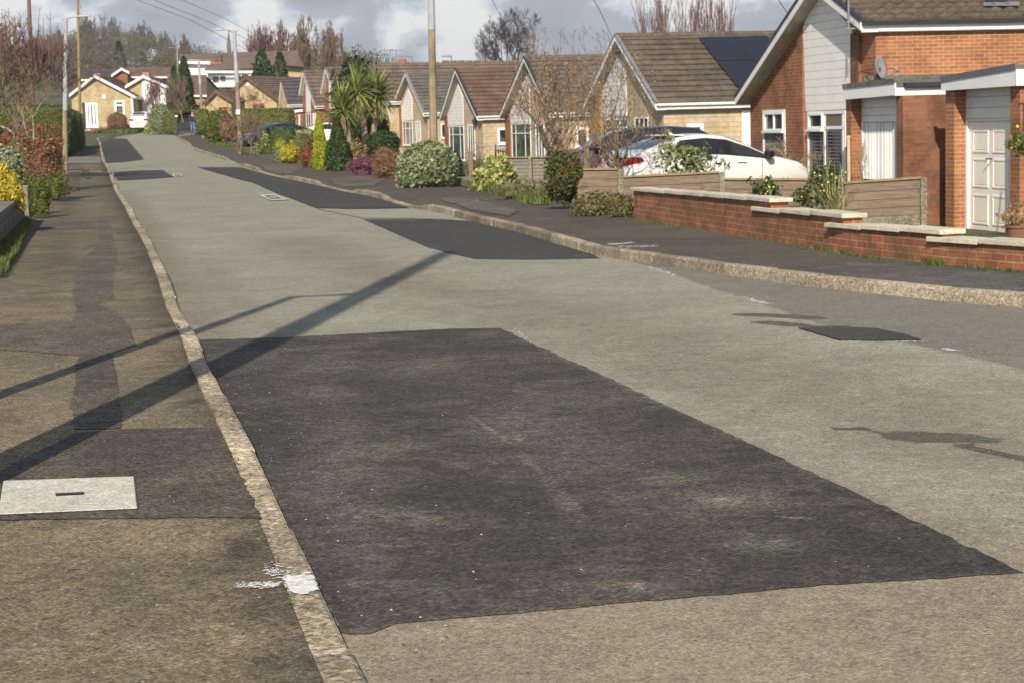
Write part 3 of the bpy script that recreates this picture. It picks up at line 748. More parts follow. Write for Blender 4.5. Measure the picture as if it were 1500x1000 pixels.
# ------------------------------------------------------------ bare trees
def branch_tree(seed, h, levels=5, spread=.5, trunk_r=.12, trunk_h=.25, n0=4, kids=3, up=.25, shrink=.68, wob=.12, twig_r=.004, multi=1, vase=.35, prob=.5):
    """returns lists of tapered segments (a, b, ra, rb, level)"""
    rg = random.Random(seed); segs = []
    def grow(p, d, L, r, lev):
        nseg = 3 if lev < 3 else 2
        for i in range(nseg):
            d2 = (d+Vector((rg.gauss(0, wob), rg.gauss(0, wob), rg.gauss(0, wob)+up*.12))).normalized()
            q = p+d2*(L/nseg); r2 = max(twig_r, r*(1-.42/nseg*(1)))
            segs.append((p, q, r, r2, lev)); p, d, r = q, d2, r2
            if lev < levels and (i < nseg-1) and lev > 0 and rg.random() < prob:
                side(p, d, L*shrink*rg.uniform(.6, 1), r*.6, lev+1)
        if lev < levels:
            for k in range(kids if lev else n0): side(p, d, L*shrink*rg.uniform(.75, 1.15) if lev else (h*(1-trunk_h))*.42*rg.uniform(.8, 1.2), r*(.68 if lev else .6), lev+1)
    def side(p, d, L, r, lev):
        ax = d.orthogonal().normalized(); ax.rotate(Matrix.Rotation(rg.uniform(0, 6.283), 3, d))
        d2 = (d*math.cos(sp := rg.uniform(.5, 1.25)*spread*(1.15 if lev > 1 else 1+vase))+ax*math.sin(sp)+Vector((0, 0, up*.3))).normalized()
        grow(p, d2, L, max(twig_r, r), lev)
    for k in range(multi):
        a = rg.uniform(0, 6.28); tilt = .0 if multi == 1 else .22
        grow(Vector((tilt*.4*math.cos(a), tilt*.4*math.sin(a), 0)), Vector((tilt*math.cos(a)*rg.random()*2, tilt*math.sin(a)*rg.random()*2, 1)).normalized(), h*trunk_h, trunk_r, 0)
    return segs
def segs_mesh(segs, lv=None):
    V = []; F = []
    for (a, b_, ra, rb_, l) in segs:
        n = 6 if l <= 1 else (4 if l == 2 else 3)
        d = (b_-a); 
        if d.length < 1e-6: continue
        d = d.normalized(); u = d.orthogonal().normalized(); v = d.cross(u); k = len(V)
        for p, r in ((a, ra), (b_, rb_)):
            for i in range(n):
                t = 6.28318*i/n; V.append(tuple(p+u*(r*math.cos(t))+v*(r*math.sin(t))))
        for i in range(n): F.append((k+i, k+(i+1) % n, k+n+(i+1) % n, k+n+i))
    return np.array(V), np.array(F)
MT['bark'] = plain('bark grey brown', (.16, .125, .09), .9, .35, 9, bmp=.5)
MT['barkpale'] = plain('bark pale', (.36, .30, .20), .9, .3, 14, bmp=.5)
MT['twig'] = plain('twigs brown', (.23, .165, .11), .9, .3, 1.2)
MT['twigred'] = plain('twigs purple brown', (.20, .115, .095), .9, .35, .6)
MT['twigdark'] = plain('twigs dark', (.075, .06, .055), .9, .3, 1)
MT['twigpale'] = plain('twigs fawn', (.25, .18, .12), .9, .3, 2)
MT['twighill'] = plain('hill twigs', (.16, .125, .10), .9, .45, .05)
def scale_segs(segs, h, wx):
    P = [s[1] for s in segs]; mz = sorted(p.z for p in P)[int(len(P)*.985)]
    xs = sorted(abs(p.x) for p in P)+sorted(abs(p.y) for p in P); mxw = sorted(xs)[int(len(xs)*.985)]
    sz = h/mz; sx = wx/(2*mxw)
    f = lambda p: Vector((p.x*sx, p.y*sx, p.z*sz)); return [(f(a), f(b_), ra, rb_, l) for a, b_, ra, rb_, l in segs]
def bare_tree(name, label, px, d, seed, m_tr, m_tw, group=None, buds=None, cat='tree', **kw):
    l, r, t, b_ = px; cx = (l+r)/2; base = at(cx, b_, d); k = d/FPX
    segs = scale_segs(branch_tree(seed, (b_-t)*k, **kw), (b_-t)*k, (r-l)*k)
    rt = root(name, base, label, cat, group)
    for nm, mm, sel in (('trunk', m_tr, [s for s in segs if s[4] <= 2]), ('crown', m_tw, [s for s in segs if s[4] > 2])):
        V, F = segs_mesh(sel)
        o = np_mesh(nm, V, F, mm, smooth_=True); o.parent = rt
    if buds:
        ends = np.array([s[1][:] for s in segs if s[4] >= kw.get('levels', 5)-1]); C = np.repeat(ends, buds[1], 0)+rng.normal(0, buds[2]*1.2, (len(ends)*buds[1], 3))
        V, F = leaf_quads(C, rng.normal(0, 1, C.shape), buds[2], .45); np_mesh('buds', V, F, buds[0]).parent = rt
    return rt

# ------------------------------------------------------------ houses
C_BR = brick('orange red brick', (.37, .13, .052), (.27, .085, .036), (.33, .24, .15), stain=.4, streak=.2)
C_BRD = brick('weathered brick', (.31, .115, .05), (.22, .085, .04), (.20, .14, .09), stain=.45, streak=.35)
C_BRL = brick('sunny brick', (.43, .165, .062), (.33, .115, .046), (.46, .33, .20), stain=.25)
C_WALL = brick('garden wall brick', (.42, .125, .055), (.30, .085, .040), (.36, .28, .19), .215, .075, .35, .6, .008)
C_ST = brick('pale sandstone', (.56, .46, .33), (.48, .39, .275), (.36, .285, .195), .46, .17, .25, 0, .008, c3=(.56, .41, .21))
C_YST = brick('yellow stone brick', (.53, .425, .24), (.455, .355, .195), (.32, .24, .13), .42, .2, .25, 0, .012)
M_SID = boards('white weatherboard', (.93, .90, .84), .17, .10, (.32, .31, .29))
M_SIDG = boards('grey white weatherboard', (.84, .82, .77), .17, .12, (.22, .22, .22))
M_WH = plain('white paintwork', (.84, .83, .80), .45, .06, 2)
M_WHR = plain('white render', (.82, .82, .80), .8, .06, 1)
M_PVC = plain('white window frame', (.86, .86, .85), .3, .03, 2)
M_SOF = plain('stained soffit', (.45, .40, .33), .7, .2, 3)
M_DK = plain('dark trim', (.035, .037, .045), .45, .2, 3)
M_LEAD = plain('grey verge', (.20, .21, .24), .5, .2, 5)
M_BRWN = plain('brown trim', (.16, .075, .055), .6, .2, 3)
M_GL = glass('window glass'); M_GLG = glass('green tinted glass', (.05, .075, .06), .06, (.13, .17, .14)); M_GLC = glass('curtained glass', (.20, .18, .15), .1, (.05, .05, .05))
M_FELT = asphalt('roofing felt', (.17, .165, .14), (.13, .125, .11), (.09, .085, .075), grain=.5, use_attr=False)
T_GB = tiles('weathered brown tiles', (.130, .102, .070), (.095, .074, .051), lich=.28)
T_G = tiles('brown tiles', (.165, .125, .09), (.13, .095, .068), lich=.3)
T_R = tiles('red brown tiles', (.17, .10, .07), (.125, .072, .05), lich=.15)
T_GR = tiles('grey tiles', (.14, .12, .10), (.11, .093, .078), lich=.25)
T_DK = tiles('slate grey tiles', (.085, .08, .085), (.07, .066, .07), lich=.06, spots=.1)
T_FAR = tiles('far brown tiles', (.185, .13, .095), (.15, .105, .078), lich=.15, spots=.2)

class House:
    """facade plane through (x, y) with heading phi: a runs along the facade (rightwards in the photo), b goes into the house"""
    def __init__(s, px, d, phi, z0, label, name='bungalow', cat='bungalow', group=None):
        P = at(px[0], px[1], d); s.o = Vector((P.x, P.y)); s.t = Vector((math.cos(phi), math.sin(phi))); s.n = Vector((-math.sin(phi), math.cos(phi)))
        s.z0 = z0; s.r = root(name, (P.x, P.y, z0), label, cat, group)
    def A(s, px, py, b_=0.0):
        """pixel -> (a, z) on the plane at depth b"""
        r = ray(px, py); q = s.o+s.n*b_
        k = (q.x*s.n.x+q.y*s.n.y)/(r.x*s.n.x+r.y*s.n.y); p = CO+r*k
        return ((p.x-s.o.x)*s.t.x+(p.y-s.o.y)*s.t.y, p.z)
    def S(s, px, py, a0):
        """pixel -> (b, z) on the side plane a = a0"""
        r = ray(px, py); q = s.o+s.t*a0
        k = (q.x*s.t.x+q.y*s.t.y)/(r.x*s.t.x+r.y*s.t.y); p = CO+r*k
        return ((p.x-s.o.x)*s.n.x+(p.y-s.o.y)*s.n.y, p.z)
    def W(s, a, b_, z): p = s.o+s.t*a+s.n*b_; return Vector((p.x, p.y, z))
    def fpoly(s, az, b0, b1, name, m, parent=None, **kw):
        mb = MB(); mb.prism([s.W(a, b1, z) for a, z in az], s.W(0, b0, 0)-s.W(0, b1, 0)); return mb.build(name, m, parent or s.r, **kw)
    def fpx(s, pts, b0, b1, name, m, parent=None, ref=0.0, **kw):
        return s.fpoly([s.A(*p, ref) for p in pts], b0, b1, name, m, parent, **kw)
    def spoly(s, bz, a0, a1, name, m, parent=None, **kw):
        mb = MB(); mb.prism([s.W(a0, b_, z) for b_, z in bz], s.W(a1, 0, 0)-s.W(a0, 0, 0)); return mb.build(name, m, parent or s.r, **kw)
    def window(s, pts, ref=0.0, vs=(.5,), hs=(.3,), fr=.055, gm=None, out=.03, name='window', doorlike=False, fm=None, inset=None):
        """pts TL TR BR BL in px on the facade; a framed window with glazing bars"""
        q = [s.A(*p, ref) for p in pts]
        return s._win(q, lambda u, z, o_: s.W(u, ref-o_, z), vs, hs, fr, gm, out, name, fm)
    def swindow(s, pts, a0, vs=(), hs=(), fr=.06, gm=None, out=.03, name='window', fm=None):
        q = [s.S(*p, a0) for p in pts]
        return s._win(q, lambda u, z, o_: s.W(a0+o_, u, z), vs, hs, fr, gm, out, name, fm)
    def _win(s, q, f, vs, hs, fr, gm, out, name, fm=None):
        a0 = (q[0][0]+q[3][0])/2; a1 = (q[1][0]+q[2][0])/2; z1 = (q[0][1]+q[1][1])/2; z0 = (q[2][1]+q[3][1])/2
        fm = fm or M_PVC; fr = min(fr, (a1-a0)*.2)
        def slab(u0, u1, w0, w1, o0, o1, mb): mb.prism([f(u0, w0, o0), f(u1, w0, o0), f(u1, w1, o0), f(u0, w1, o0)], f(0, 0, o1)-f(0, 0, o0))
        mb = MB()
        slab(a0, a1, z1-fr, z1, -.02, out, mb); slab(a0, a1, z0, z0+fr, -.02, out, mb)
        slab(a0, a0+fr, z0+fr, z1-fr, -.02, out, mb); slab(a1-fr, a1, z0+fr, z1-fr, -.02, out, mb)
        for v_ in vs: u = a0+(a1-a0)*v_; slab(u-fr*.45, u+fr*.45, z0+fr, z1-fr, -.02, out-.006, mb)
        for h_ in hs: zz = z1-(z1-z0)*h_; slab(a0+fr, a1-fr, zz-fr*.45, zz+fr*.45, -.02, out-.003, mb)
        w_ = mb.build('door_frame' if name == 'door' else 'window', fm, s.r)
        mb = MB(); slab(a0+fr*.5, a1-fr*.5, z0+fr*.5, z1-fr*.5, -.03, .006, mb); mb.build('pane', gm or M_GL, w_)
        mb = MB(); slab(a0-.04, a1+.04, z0-.05, z0-.002, -.02, out+.05, mb); mb.build('sill', fm, w_)
        return w_
    def roof(s, lf, ap, rf, L, ov=.35, mt=None, trim=None, verge=None, thick=.12, gauge=.36, back=None, hipx=None, side_l=True, wave=0.0, gut=True, gutc=None):
        """stepped tile courses on both slopes; lf/ap/rf = (a, z) of left foot, apex, right foot"""
        mt = mt or T_G; trim = trim or M_WH; verge = verge or M_DK
        rf_o = MB()
        for (fa, fz), sgn in ((lf, -1), (rf, 1)):
            dx, dz = ap[0]-fa, ap[1]-fz; Ls = math.hypot(dx, dz); n = max(3, round(Ls/gauge)); ux, uz = dx/Ls, dz/Ls; nx_, nz_ = -uz*(1 if dx > 0 else -1), abs(ux)
            for i in range(n):
                s0, s1 = i*Ls/n, (i+1)*Ls/n; t0, t1 = .068, .008
                nb = max(1, int(L/.075)) if wave and sgn > 0 else 1
                prev = None
                for j in range(nb+1):
                    b_ = -ov+(L+ov)*j/nb; wv = wave*max(0, math.sin(j*2*math.pi/4+ (0)))*1.0 if nb > 1 else 0
                    cur = [s.W(fa+ux*s0+nx_*(.0), b_, fz+uz*s0), s.W(fa+ux*s0+nx_*(t0+wv), b_, fz+uz*s0+nz_*(t0+wv)), s.W(fa+ux*s1+nx_*(t1+wv), b_, fz+uz*s1+nz_*(t1+wv))]
                    if prev:
                        rf_o.add([prev[0], cur[0], cur[1], prev[1]], [(0, 1, 2, 3)]); rf_o.add([prev[1], cur[1], cur[2], prev[2]], [(0, 1, 2, 3)])
                    prev = cur
            # underside
            rf_o.quad(s.W(fa, -ov, fz), s.W(fa, L, fz), s.W(ap[0], L, ap[1]), s.W(ap[0], -ov, ap[1]))
        # back gable closing wall and ridge
        o = rf_o.build('roof', mt, s.r)
        mb = MB(); k = int((L+ov)/.45)
        for i in range(k):
            b0 = -ov+(L+ov)*i/k; b1 = -ov+(L+ov)*(i+1)/k-.012
            pr = [(-.13, -.06), (-.10, .03), (0, .075), (.10, .03), (.13, -.06)]
            mb.prism([s.W(ap[0]+x, b0, ap[1]+.03+z) for x, z in pr], s.W(0, b1, 0)-s.W(0, b0, 0))
        mb.build('ridge_tiles', mt, o)
        # bargeboards at the front: white board with a dark verge above
        for (fa, fz) in (lf, rf):
            mb = MB(); mb.prism([s.W(fa, -ov-.03, fz-.16), s.W(ap[0], -ov-.03, ap[1]-.16), s.W(ap[0], -ov-.03, ap[1]+.0), s.W(fa, -ov-.03, fz+.0)], s.W(0, .028, 0)-s.W(0, 0, 0)); mb.build('bargeboard', trim, s.r)
            mb = MB(); mb.prism([s.W(fa, -ov-.045, fz+.0), s.W(ap[0], -ov-.045, ap[1]+.0), s.W(ap[0], -ov-.045, ap[1]+.09), s.W(fa, -ov-.045, fz+.09)], s.W(0, .12, 0)-s.W(0, 0, 0)); mb.build('verge', verge, s.r)
            mb = MB(); sg = 1 if fa > ap[0] else -1
            mb.prism([s.W(fa, -ov, fz-.15), s.W(ap[0], -ov, ap[1]-.15), s.W(ap[0], -ov, ap[1]-.13), s.W(fa, -ov, fz-.13)], s.W(0, ov, 0)-s.W(0, 0, 0)); mb.build('soffit', M_SOF, s.r)
        if gut:
            a0, z0_ = rf
            mb = MB(); mb.prism([s.W(a0-.02, -ov, z0_-.20), s.W(a0+.0, -ov, z0_-.20), s.W(a0+.0, -ov, z0_-.0), s.W(a0-.02, -ov, z0_-.0)], s.W(0, L+ov-.1, 0)-s.W(0, 0, 0)); mb.build('fascia', trim, s.r)
            mb = MB(); mb.prism([s.W(a0+.002, -ov, z0_-.06), s.W(a0+.10, -ov, z0_-.06), s.W(a0+.11, -ov, z0_+.02), s.W(a0+.002, -ov, z0_+.02)], s.W(0, L+ov-.15, 0)-s.W(0, 0, 0)); mb.build('gutter', gutc or trim, s.r)
            mb = MB(); mb.prism([s.W(a0-.3, 0, z0_-.20), s.W(a0, 0, z0_-.20), s.W(a0, 0, z0_-.18), s.W(a0-.3, 0, z0_-.18)], s.W(0, L, 0)-s.W(0, 0, 0)); mb.build('soffit', M_SOF, s.r)
        return o
    def walls(s, lf, ap, rf, L, m, inset=.25, mside=None, low=-1.2):
        """front gable wall and the right-hand side wall"""
        zb = s.z0+low; la = lf[0]+inset*.4; ra = rf[0]-inset
        def zr(a):
            p, q = (lf, ap) if a < ap[0] else (rf, ap); return p[1]+(q[1]-p[1])*(a-p[0])/(q[0]-p[0])-.12
        s.wa, s.wb = la, ra
        s.fpoly([(la, zb), (ra, zb), (ra, zr(ra)), (ap[0], ap[1]-.12), (la, zr(la))], 0, .25, 'front_wall', m)
        s.spoly([(.25, zb), (L-.2, zb), (L-.2, zr(ra)), (.25, zr(ra))], ra-.25, ra, 'side_wall', mside or m)
        s.spoly([(.25, zb), (L-.2, zb), (L-.2, zr(la)), (.25, zr(la))], la, la+.25, 'side_wall', mside or m)
        s.fpoly([(la, zb), (ra, zb), (ra, zr(ra)), (ap[0], ap[1]-.12), (la, zr(la))], L-.2, L-.0, 'back_wall', m)
def slope_px(h, px, py, rf, ap):
    """pixel -> point on the right-hand roof slope, as (b, s) along the ridge and up the slope, and the point"""
    p0 = h.W(rf[0], 0, rf[1]+.03); p1 = h.W(ap[0], 0, ap[1]+.03); up = (p1-p0).normalized(); nn = Vector((h.n.x, h.n.y, 0)); nr = nn.cross(up)
    r = ray(px, py); k = nr.dot(p0-CO)/nr.dot(r); return CO+r*k, nr if nr.z > 0 else -nr
# ---- the near brick dormer bungalow
PHI = R(-79)
hb = House((1262, 200), 38.5, PHI, -.75, 'orange brick house with a white weatherboard gable and a long low tiled roof', 'brick_house', 'house')
OV = .35
lf, ap, rf = hb.A(1078, 145, -OV), hb.A(1189, -26, -OV), hb.A(1262, 33, -OV)
hb.roof(lf, ap, rf, 11, ov=OV, mt=T_GB, wave=.06, gutc=M_DK)
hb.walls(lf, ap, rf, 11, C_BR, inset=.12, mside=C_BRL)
sd_ = hb.fpx([(1182,163),(1178,40),(1186,20),(1196,-12),(1206,-12),(1218,2),(1249,44),(1251,160)], -.03, 0, 'weatherboard_panel', boards('white weatherboard near', (.96,.93,.87), .175, .07, (.30,.28,.25)))
mb = MB(); a_, _ = hb.A(1165, 100); a2_, _ = hb.A(1178, 100)
hb.fpx([(1172,52),(1178,42),(1181,240),(1168,240)], -.06, 0, 'brick_pier', C_BR)
hb.fpx([(1250,50),(1262,52),(1263,290),(1251,290)], -.07, 0, 'brick_pier', C_BRD)
hb.window([(1118,161.5),(1150,161),(1152,252),(1119.5,252)], vs=(), hs=(.33,), gm=M_GLG, fr=.07)
w_ = hb.window([(1121,165),(1149,165),(1149,192),(1122,192)], vs=(.5,), hs=(), gm=M_GL, fr=.05, out=.05)
hb.window([(1183,164),(1239,161),(1241,262),(1185,262)], vs=(.46,.93), hs=(.25,), gm=M_GLC, fr=.075)
hb.window([(1186,167),(1207,166),(1207,189),(1187,190)], vs=(), hs=(), gm=M_GL, fr=.045, out=.055)
for q in ([(1189,193),(1207,192.5),(1207.5,258),(1190,258)], [(1212,192),(1233,191.5),(1234,258),(1212.5,258)]):
    hb.window(q, vs=(.2,.4,.6,.8), hs=tuple(i/13 for i in range(1, 13)), gm=M_GLC, fr=.022, out=.012, name='leaded_light', fm=M_LEAD)
# felt flashing where the garage roof meets the house
b0, z0_ = hb.S(1262, 112, hb.wb); b1, z1_ = hb.S(1262, 126, hb.wb)
hb.spoly([(-.3, z1_-.3), (9, z1_-.3), (9, z0_), (-.3, z0_)], hb.wb+.002, hb.wb+.10, 'felt_flashing', M_FELT)
# rooflight on the tiles at the frame's edge
q = [slope_px(hb, *p, rf, ap) for p in ((1440,-6),(1470,-6),(1472,9),(1444,9))]; mb = MB(); mb.prism([p+n*.06 for p, n in q], q[0][1]*.06); rl = mb.build('rooflight', M_DK, hb.r)
q = [slope_px(hb, *p, rf, ap) for p in ((1441,9),(1492,8),(1492,13),(1440,13))]; mb = MB(); mb.prism([p+n*.06 for p, n in q], q[0][1]*.015); mb.build('flashing', M_LEAD, rl)
# aerial pole on the gable corner
pa_ = hb.W(*[hb.A(1243.5, 44, -.5)[0]], -.5, hb.A(1243.5, 44, -.5)[1]); 
mb = MB(); mb.tube(pa_, pa_+Vector((-.02, 0, 2.2)), .022, .018, 8); ae = mb.build('aerial_pole', M_LEAD, hb.r)
mb = MB()
for zz in (.02, .16): mb.tube(pa_+Vector((-.05, 0, zz)), pa_+Vector((.28, 0.05, zz)), .016, .016, 6)
mb.build('bracket', plain('galvanised', (.4, .37, .3), .5, .2, 10, .3), ae)
# white panel closing the left end of the house
# ---- garages
def garage(px0, d, z0, xs, ys_f, doorpx, panelpx, label, doorkind, L, topfelt):
    g = House(px0, d, PHI, z0, label, 'garage', 'garage')
    g.z0 = z0
    aA, zt = g.A(xs[0], ys_f[2]); aB = g.A(xs[1], 200)[0]; aC = g.A(xs[2], 200)[0]; aD = g.A(xs[3], 200)[0]
    zt = g.A(xs[0], ys_f[2])[1]+.02
    zb = z0-.6
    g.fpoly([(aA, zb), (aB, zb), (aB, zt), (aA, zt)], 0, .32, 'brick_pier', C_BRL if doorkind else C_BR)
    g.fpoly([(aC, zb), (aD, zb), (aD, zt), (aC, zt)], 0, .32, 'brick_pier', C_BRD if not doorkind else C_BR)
    g.spoly([(.32, zb), (L, zb), (L, zt), (.32, zt)], aD-.2, aD-.004, 'side_wall', C_BRD)
    g.spoly([(.32, zb), (L, zb), (L, zt), (.32, zt)], aA+.004, aA+.2, 'side_wall', C_BR)
    ref = .22
    pn = [g.A(*p, ref) for p in panelpx]
    m_ = boards('panel boards '+label[:9], (.84, .81, .75) if doorkind else (.88, .86, .82), .155 if not doorkind else .19, .09, (.36, .34, .31))
    zdt = (pn[2][1]+pn[3][1])/2
    g.fpoly([(aB-.0, zdt), (aC+.0, zdt), (aC+.0, zt), (aB-.0, zt)], ref, ref+.03, 'weatherboard_panel', m_)
    dq = [g.A(*p, ref+.03) for p in doorpx]; a0, a1 = dq[0][0], dq[1][0]; zd0 = (dq[2][1]+dq[3][1])/2; 
    fr = g.fpoly([(aB-.0, zd0), (aB+.07, zd0), (aB+.07, zdt), (aB-.0, zdt)], ref-.01, ref+.05, 'door_frame', M_WH)
    if not doorkind:
        mb = MB(); n = 17; w = (aC-aB-.07)/n     # corrugated up and over door
        for i in range(n):
            u = aB+.07+i*w; mb.prism([g.W(u, ref+.045, zd0), g.W(u+w*.5, ref+.0, zd0), g.W(u+w, ref+.045, zd0), g.W(u+w, ref+.08, zd0), g.W(u, ref+.08, zd0)], (0, 0, zdt-zd0-.01))
        mb.build('garage_door', boards('ribbed white steel', (.86, .86, .85), (aC-aB-.07)/17, .42, (.52, .53, .55), horizontal=False), g.r)  # grey stripes paint the shade of the grooves into the door colour
    else:
        dm = plain('cream door paint', (.92, .86, .77), .5, .05, 2)
        mb = MB(); mb.prism([g.W(aB+.07, ref+.1, zd0), g.W(aC, ref+.1, zd0), g.W(aC, ref+.1, zdt), g.W(aB+.07, ref+.1, zdt)], g.W(0, 0, 0)-g.W(0, .06, 0)); dr = mb.build('garage_door', dm, g.r)
        mb = MB(); H = zdt-zd0; Wd = aC-aB-.07
        for (u0, u1) in ((.07, .36), (.44, .73), (.80, .98)):
            for (v0, v1) in ((.08, .345), (.41, .665), (.72, .92) if u0 < .5 or 1 else 0):
                for ins, o_ in ((0, .038), (.018, .016), (.055, .03)):
                    if ins == .018: continue
                    x0, x1 = aB+.07+Wd*u0+ins, aB+.07+Wd*u1-ins; y0, y1 = zd0+H*v0+ins, zd0+H*v1-ins
                    if ins == 0:
                        t = .03
                        for (p, q_) in (((x0, y0), (x1, y0+t)), ((x0, y1-t), (x1, y1)), ((x0, y0+t), (x0+t, y1-t)), ((x1-t, y0+t), (x1, y1-t))):
                            mb.prism([g.W(p[0], ref+.045, p[1]), g.W(q_[0], ref+.045, p[1]), g.W(q_[0], ref+.045, q_[1]), g.W(p[0], ref+.045, q_[1])], g.W(0, 0, 0)-g.W(0, .018, 0))
                    else:
                        mb.prism([g.W(x0, ref+.045, y0), g.W(x1, ref+.045, y0), g.W(x1, ref+.045, y1), g.W(x0, ref+.045, y1)], g.W(0, 0, 0)-g.W(0, .012, 0))
        mb.build('door_panel', dm, dr)
        hp = g.A(1451, 233, ref); hw = g.W(hp[0], ref+.03, hp[1]); n3 = g.W(0, -1, 0)-g.W(0, 0, 0)
        mb = MB(); mb.tube(hw, hw+n3*.07, .012, .012, 8); mb.tube(hw+n3*.07-Vector((.05, .0, 0)), hw+n3*.07+Vector((.05, 0, 0)), .014, .014, 8); mb.build('handle', M_DK, dr)
    # fascia board, felt roof edge, roof slab
    TL, TR, BR, BL = [g.A(*p, -.1) for p in (ys_f[0], ys_f[1], (ys_f[1][0], ys_f[3]), (ys_f[0][0], ys_f[2]+.5))]
    zl, zr_ = TL[1], TR[1]
    g.fpoly([BL, BR, TR, TL], -.12, -.09, 'fascia', M_WHR)
    t = topfelt
    g.fpoly([TL, TR, (TR[0], TR[1]+t), (TL[0], TL[1]+t)], -.14, -.08, 'felt_edge', M_FELT if not doorkind else plain('grey edge trim', (.13, .135, .145), .6, .2, 12))
    g.fpoly([(TL[0]+.02, TL[1]-.1), (TR[0]-.02, TL[1]-.1), (TR[0]-.02, TR[1]+t-.02), (TL[0]+.02, TL[1]+t-.02)], -.08, L, 'flat_roof', M_FELT)
    a_s = TR[0]
    g.spoly([(-.12, BR[1] if doorkind else zt), (L-.1, BR[1] if doorkind else zt), (L-.1, TR[1]-(.0 if doorkind else .09)), (-.12, TR[1]-(.0 if doorkind else .09))], a_s-.02, a_s+.012, 'fascia', M_WH)
    if not doorkind:
        g.spoly([(.05, TR[1]-.085), (L-.1, TR[1]-.085), (L-.1, TR[1]-.0), (.05, TR[1]-.0)], a_s+.002, a_s+.11, 'gutter', M_DK)
    g.fpoly([(aA, zb), (aD, zb), (aD, zt), (aA, zt)], L-.2, L, 'back_wall', C_BRD)
    return g
g1 = garage((1239, 200), 37.6, -.75, (1239, 1247, 1313, 1323), ((1236.5, 130.5), (1312, 122), 146, 140), [(1261,180),(1313,178),(1313,262),(1263,265)], [(1260,148),(1312,141),(1312,178),(1261,180)],
            'brick garage with a white ribbed door and a satellite dish on its flat roof', 0, 6.5, .09)
g2 = garage((1385, 200), 33.6, -.62, (1385, 1398, 1480, 1494), ((1380, 120.6), (1490, 102), 133, 126), [(1417,179),(1480,177),(1478,346),(1421,341)], [(1414,133),(1480,127),(1480,176.5),(1415,178.5)],
            'brick garage with a white panelled door at the right edge', 1, 5.5, .10)
# satellite dish on the garage roof
bd, zd = 0, 0
ds = at(1281, 122, 37.2); rd = root('satellite_dish', ds, 'grey satellite dish on the flat garage roof', 'satellite dish')
mb = MB(); c0 = at(1291, 99, 37.2); ax = Vector((.72, -.66, .22)).normalized(); u = ax.orthogonal().normalized(); v = ax.cross(u)
u = Vector((0, 0, 1)); u = (u-ax*u.dot(ax)).normalized(); v = ax.cross(u)
vs = [c0-ax*.05]; fs = []
for j, rr in enumerate((.25, .5, .75, 1)):
    for i in range(24):
        t = 2*math.pi*i/24; vs.append(c0+u*(.235*rr*math.cos(t))+v*(.19*rr*math.sin(t))+ax*(.05*rr*rr-.05))
for i in range(24): fs.append((0, 1+i, 1+(i+1) % 24))
for j in range(3):
    for i in range(24): fs.append((1+j*24+i, 1+(j+1)*24+i, 1+(j+1)*24+(i+1) % 24, 1+j*24+(i+1) % 24))
mb.add(vs, fs); dsh = mb.build('dish', plain('dish grey', (.27, .28, .30), .45, .1, 6), rd, smooth_=True); sm = dsh.modifiers.new('s', 'SOLIDIFY'); sm.thickness = .01
mb = MB(); mb.tube(ds+Vector((.05, 0, -.05)), c0-ax*.03, .025, .02, 8); mb.box(tuple(ds+Vector((-.07, -.07, -.06))), tuple(ds+Vector((.12, .1, .06)))); mb.build('mount', M_DK, rd)
mb = MB(); e = c0+ax*.36-u*.17; mb.tube(c0-u*.22, e, .012, .012, 6); mb.tube(e, e+u*.08-ax*.07, .03, .03, 8); mb.build('receiver_arm', M_LEAD, rd)
mb = MB(); pts = [at(1256, 122, 37.6), at(1257, 108, 37.6), at(1262, 105.5, 37.6), at(1272, 107, 37.4), at(1282, 110, 37.2)]
for a, b_ in zip(pts, pts[1:]): mb.tube(a, b_, .012, .012, 6)
mb.build('cable', M_DK, rd)
# downpipe stub between house window and garage
mb = MB(); mb.tube(at(1244, 290, 37.3), at(1243, 203, 37.3), .035, .035, 8); mb.tube(at(1243, 203, 37.3), at(1243, 199, 37.3), .045, .045, 8)
meta(mb.build('standpipe', plain('cream pipe', (.55, .45, .30), .6)), 'slim cream upright pipe beside the far brick pier of the ribbed-door garage', 'pipe')

# ---- bungalow with solar panels
hs_ = House((961, 200), 62.7, R(-75), -.55, 'pale stone bungalow with black solar panels on its brown tiled roof')
lf, ap, rf = hs_.A(853, 160, -OV), hs_.A(901.5, 53, -OV), hs_.A(961, 153, -OV)
hs_.roof(lf, ap, rf, 13, ov=OV, mt=T_GB, verge=M_LEAD); hs_.walls(lf, ap, rf, 13, C_ST, inset=.25)
hs_.fpx([(882,172),(881,118),(902,73),(917,98),(919,170)], -.03, 0, 'weatherboard_panel', M_SIDG)
hs_.fpx([(866,172),(866,150),(881,120),(882,240),(866,240)], -.05, 0, 'brick_pier', brick('golden brick', (.50,.27,.07), (.42,.2,.05), (.4,.28,.15)))
hs_.window([(887,176),(918,172),(919,225),(888,228)], vs=(.35,.7), hs=(.25,), gm=M_GLC)
hs_.window([(930,174),(950,170),(951,225),(931,232)], vs=(.35,.68), hs=(), gm=M_GL, name='door')
hs_.swindow([(1006,182),(1030,181),(1030,196),(1006,197)], hs_.wb, fr=.16, gm=M_GL)
hs_.swindow([(1086,163),(1098,162),(1099,225),(1087,225)], hs_.wb, fr=.3, gm=M_WH, name='white_board', fm=M_WH)
def panel(pts):
    q = [slope_px(hs_, *p, rf, ap) for p in pts]; mb = MB(); mb.prism([p+n*.10 for p, n in q], q[0][1]*.04); f = mb.build('solar_panel', M_DK, hs_.r)
    c = sum((p for p, n in q), Vector())/4; mb = MB(); mb.prism([c+(p-c)*.975+n*.141 for p, n in q], q[0][1]*.003); mb.build('panel_glass', plain('solar glass', (.017, .019, .03), .12, .15, 2, 0, .6), f)
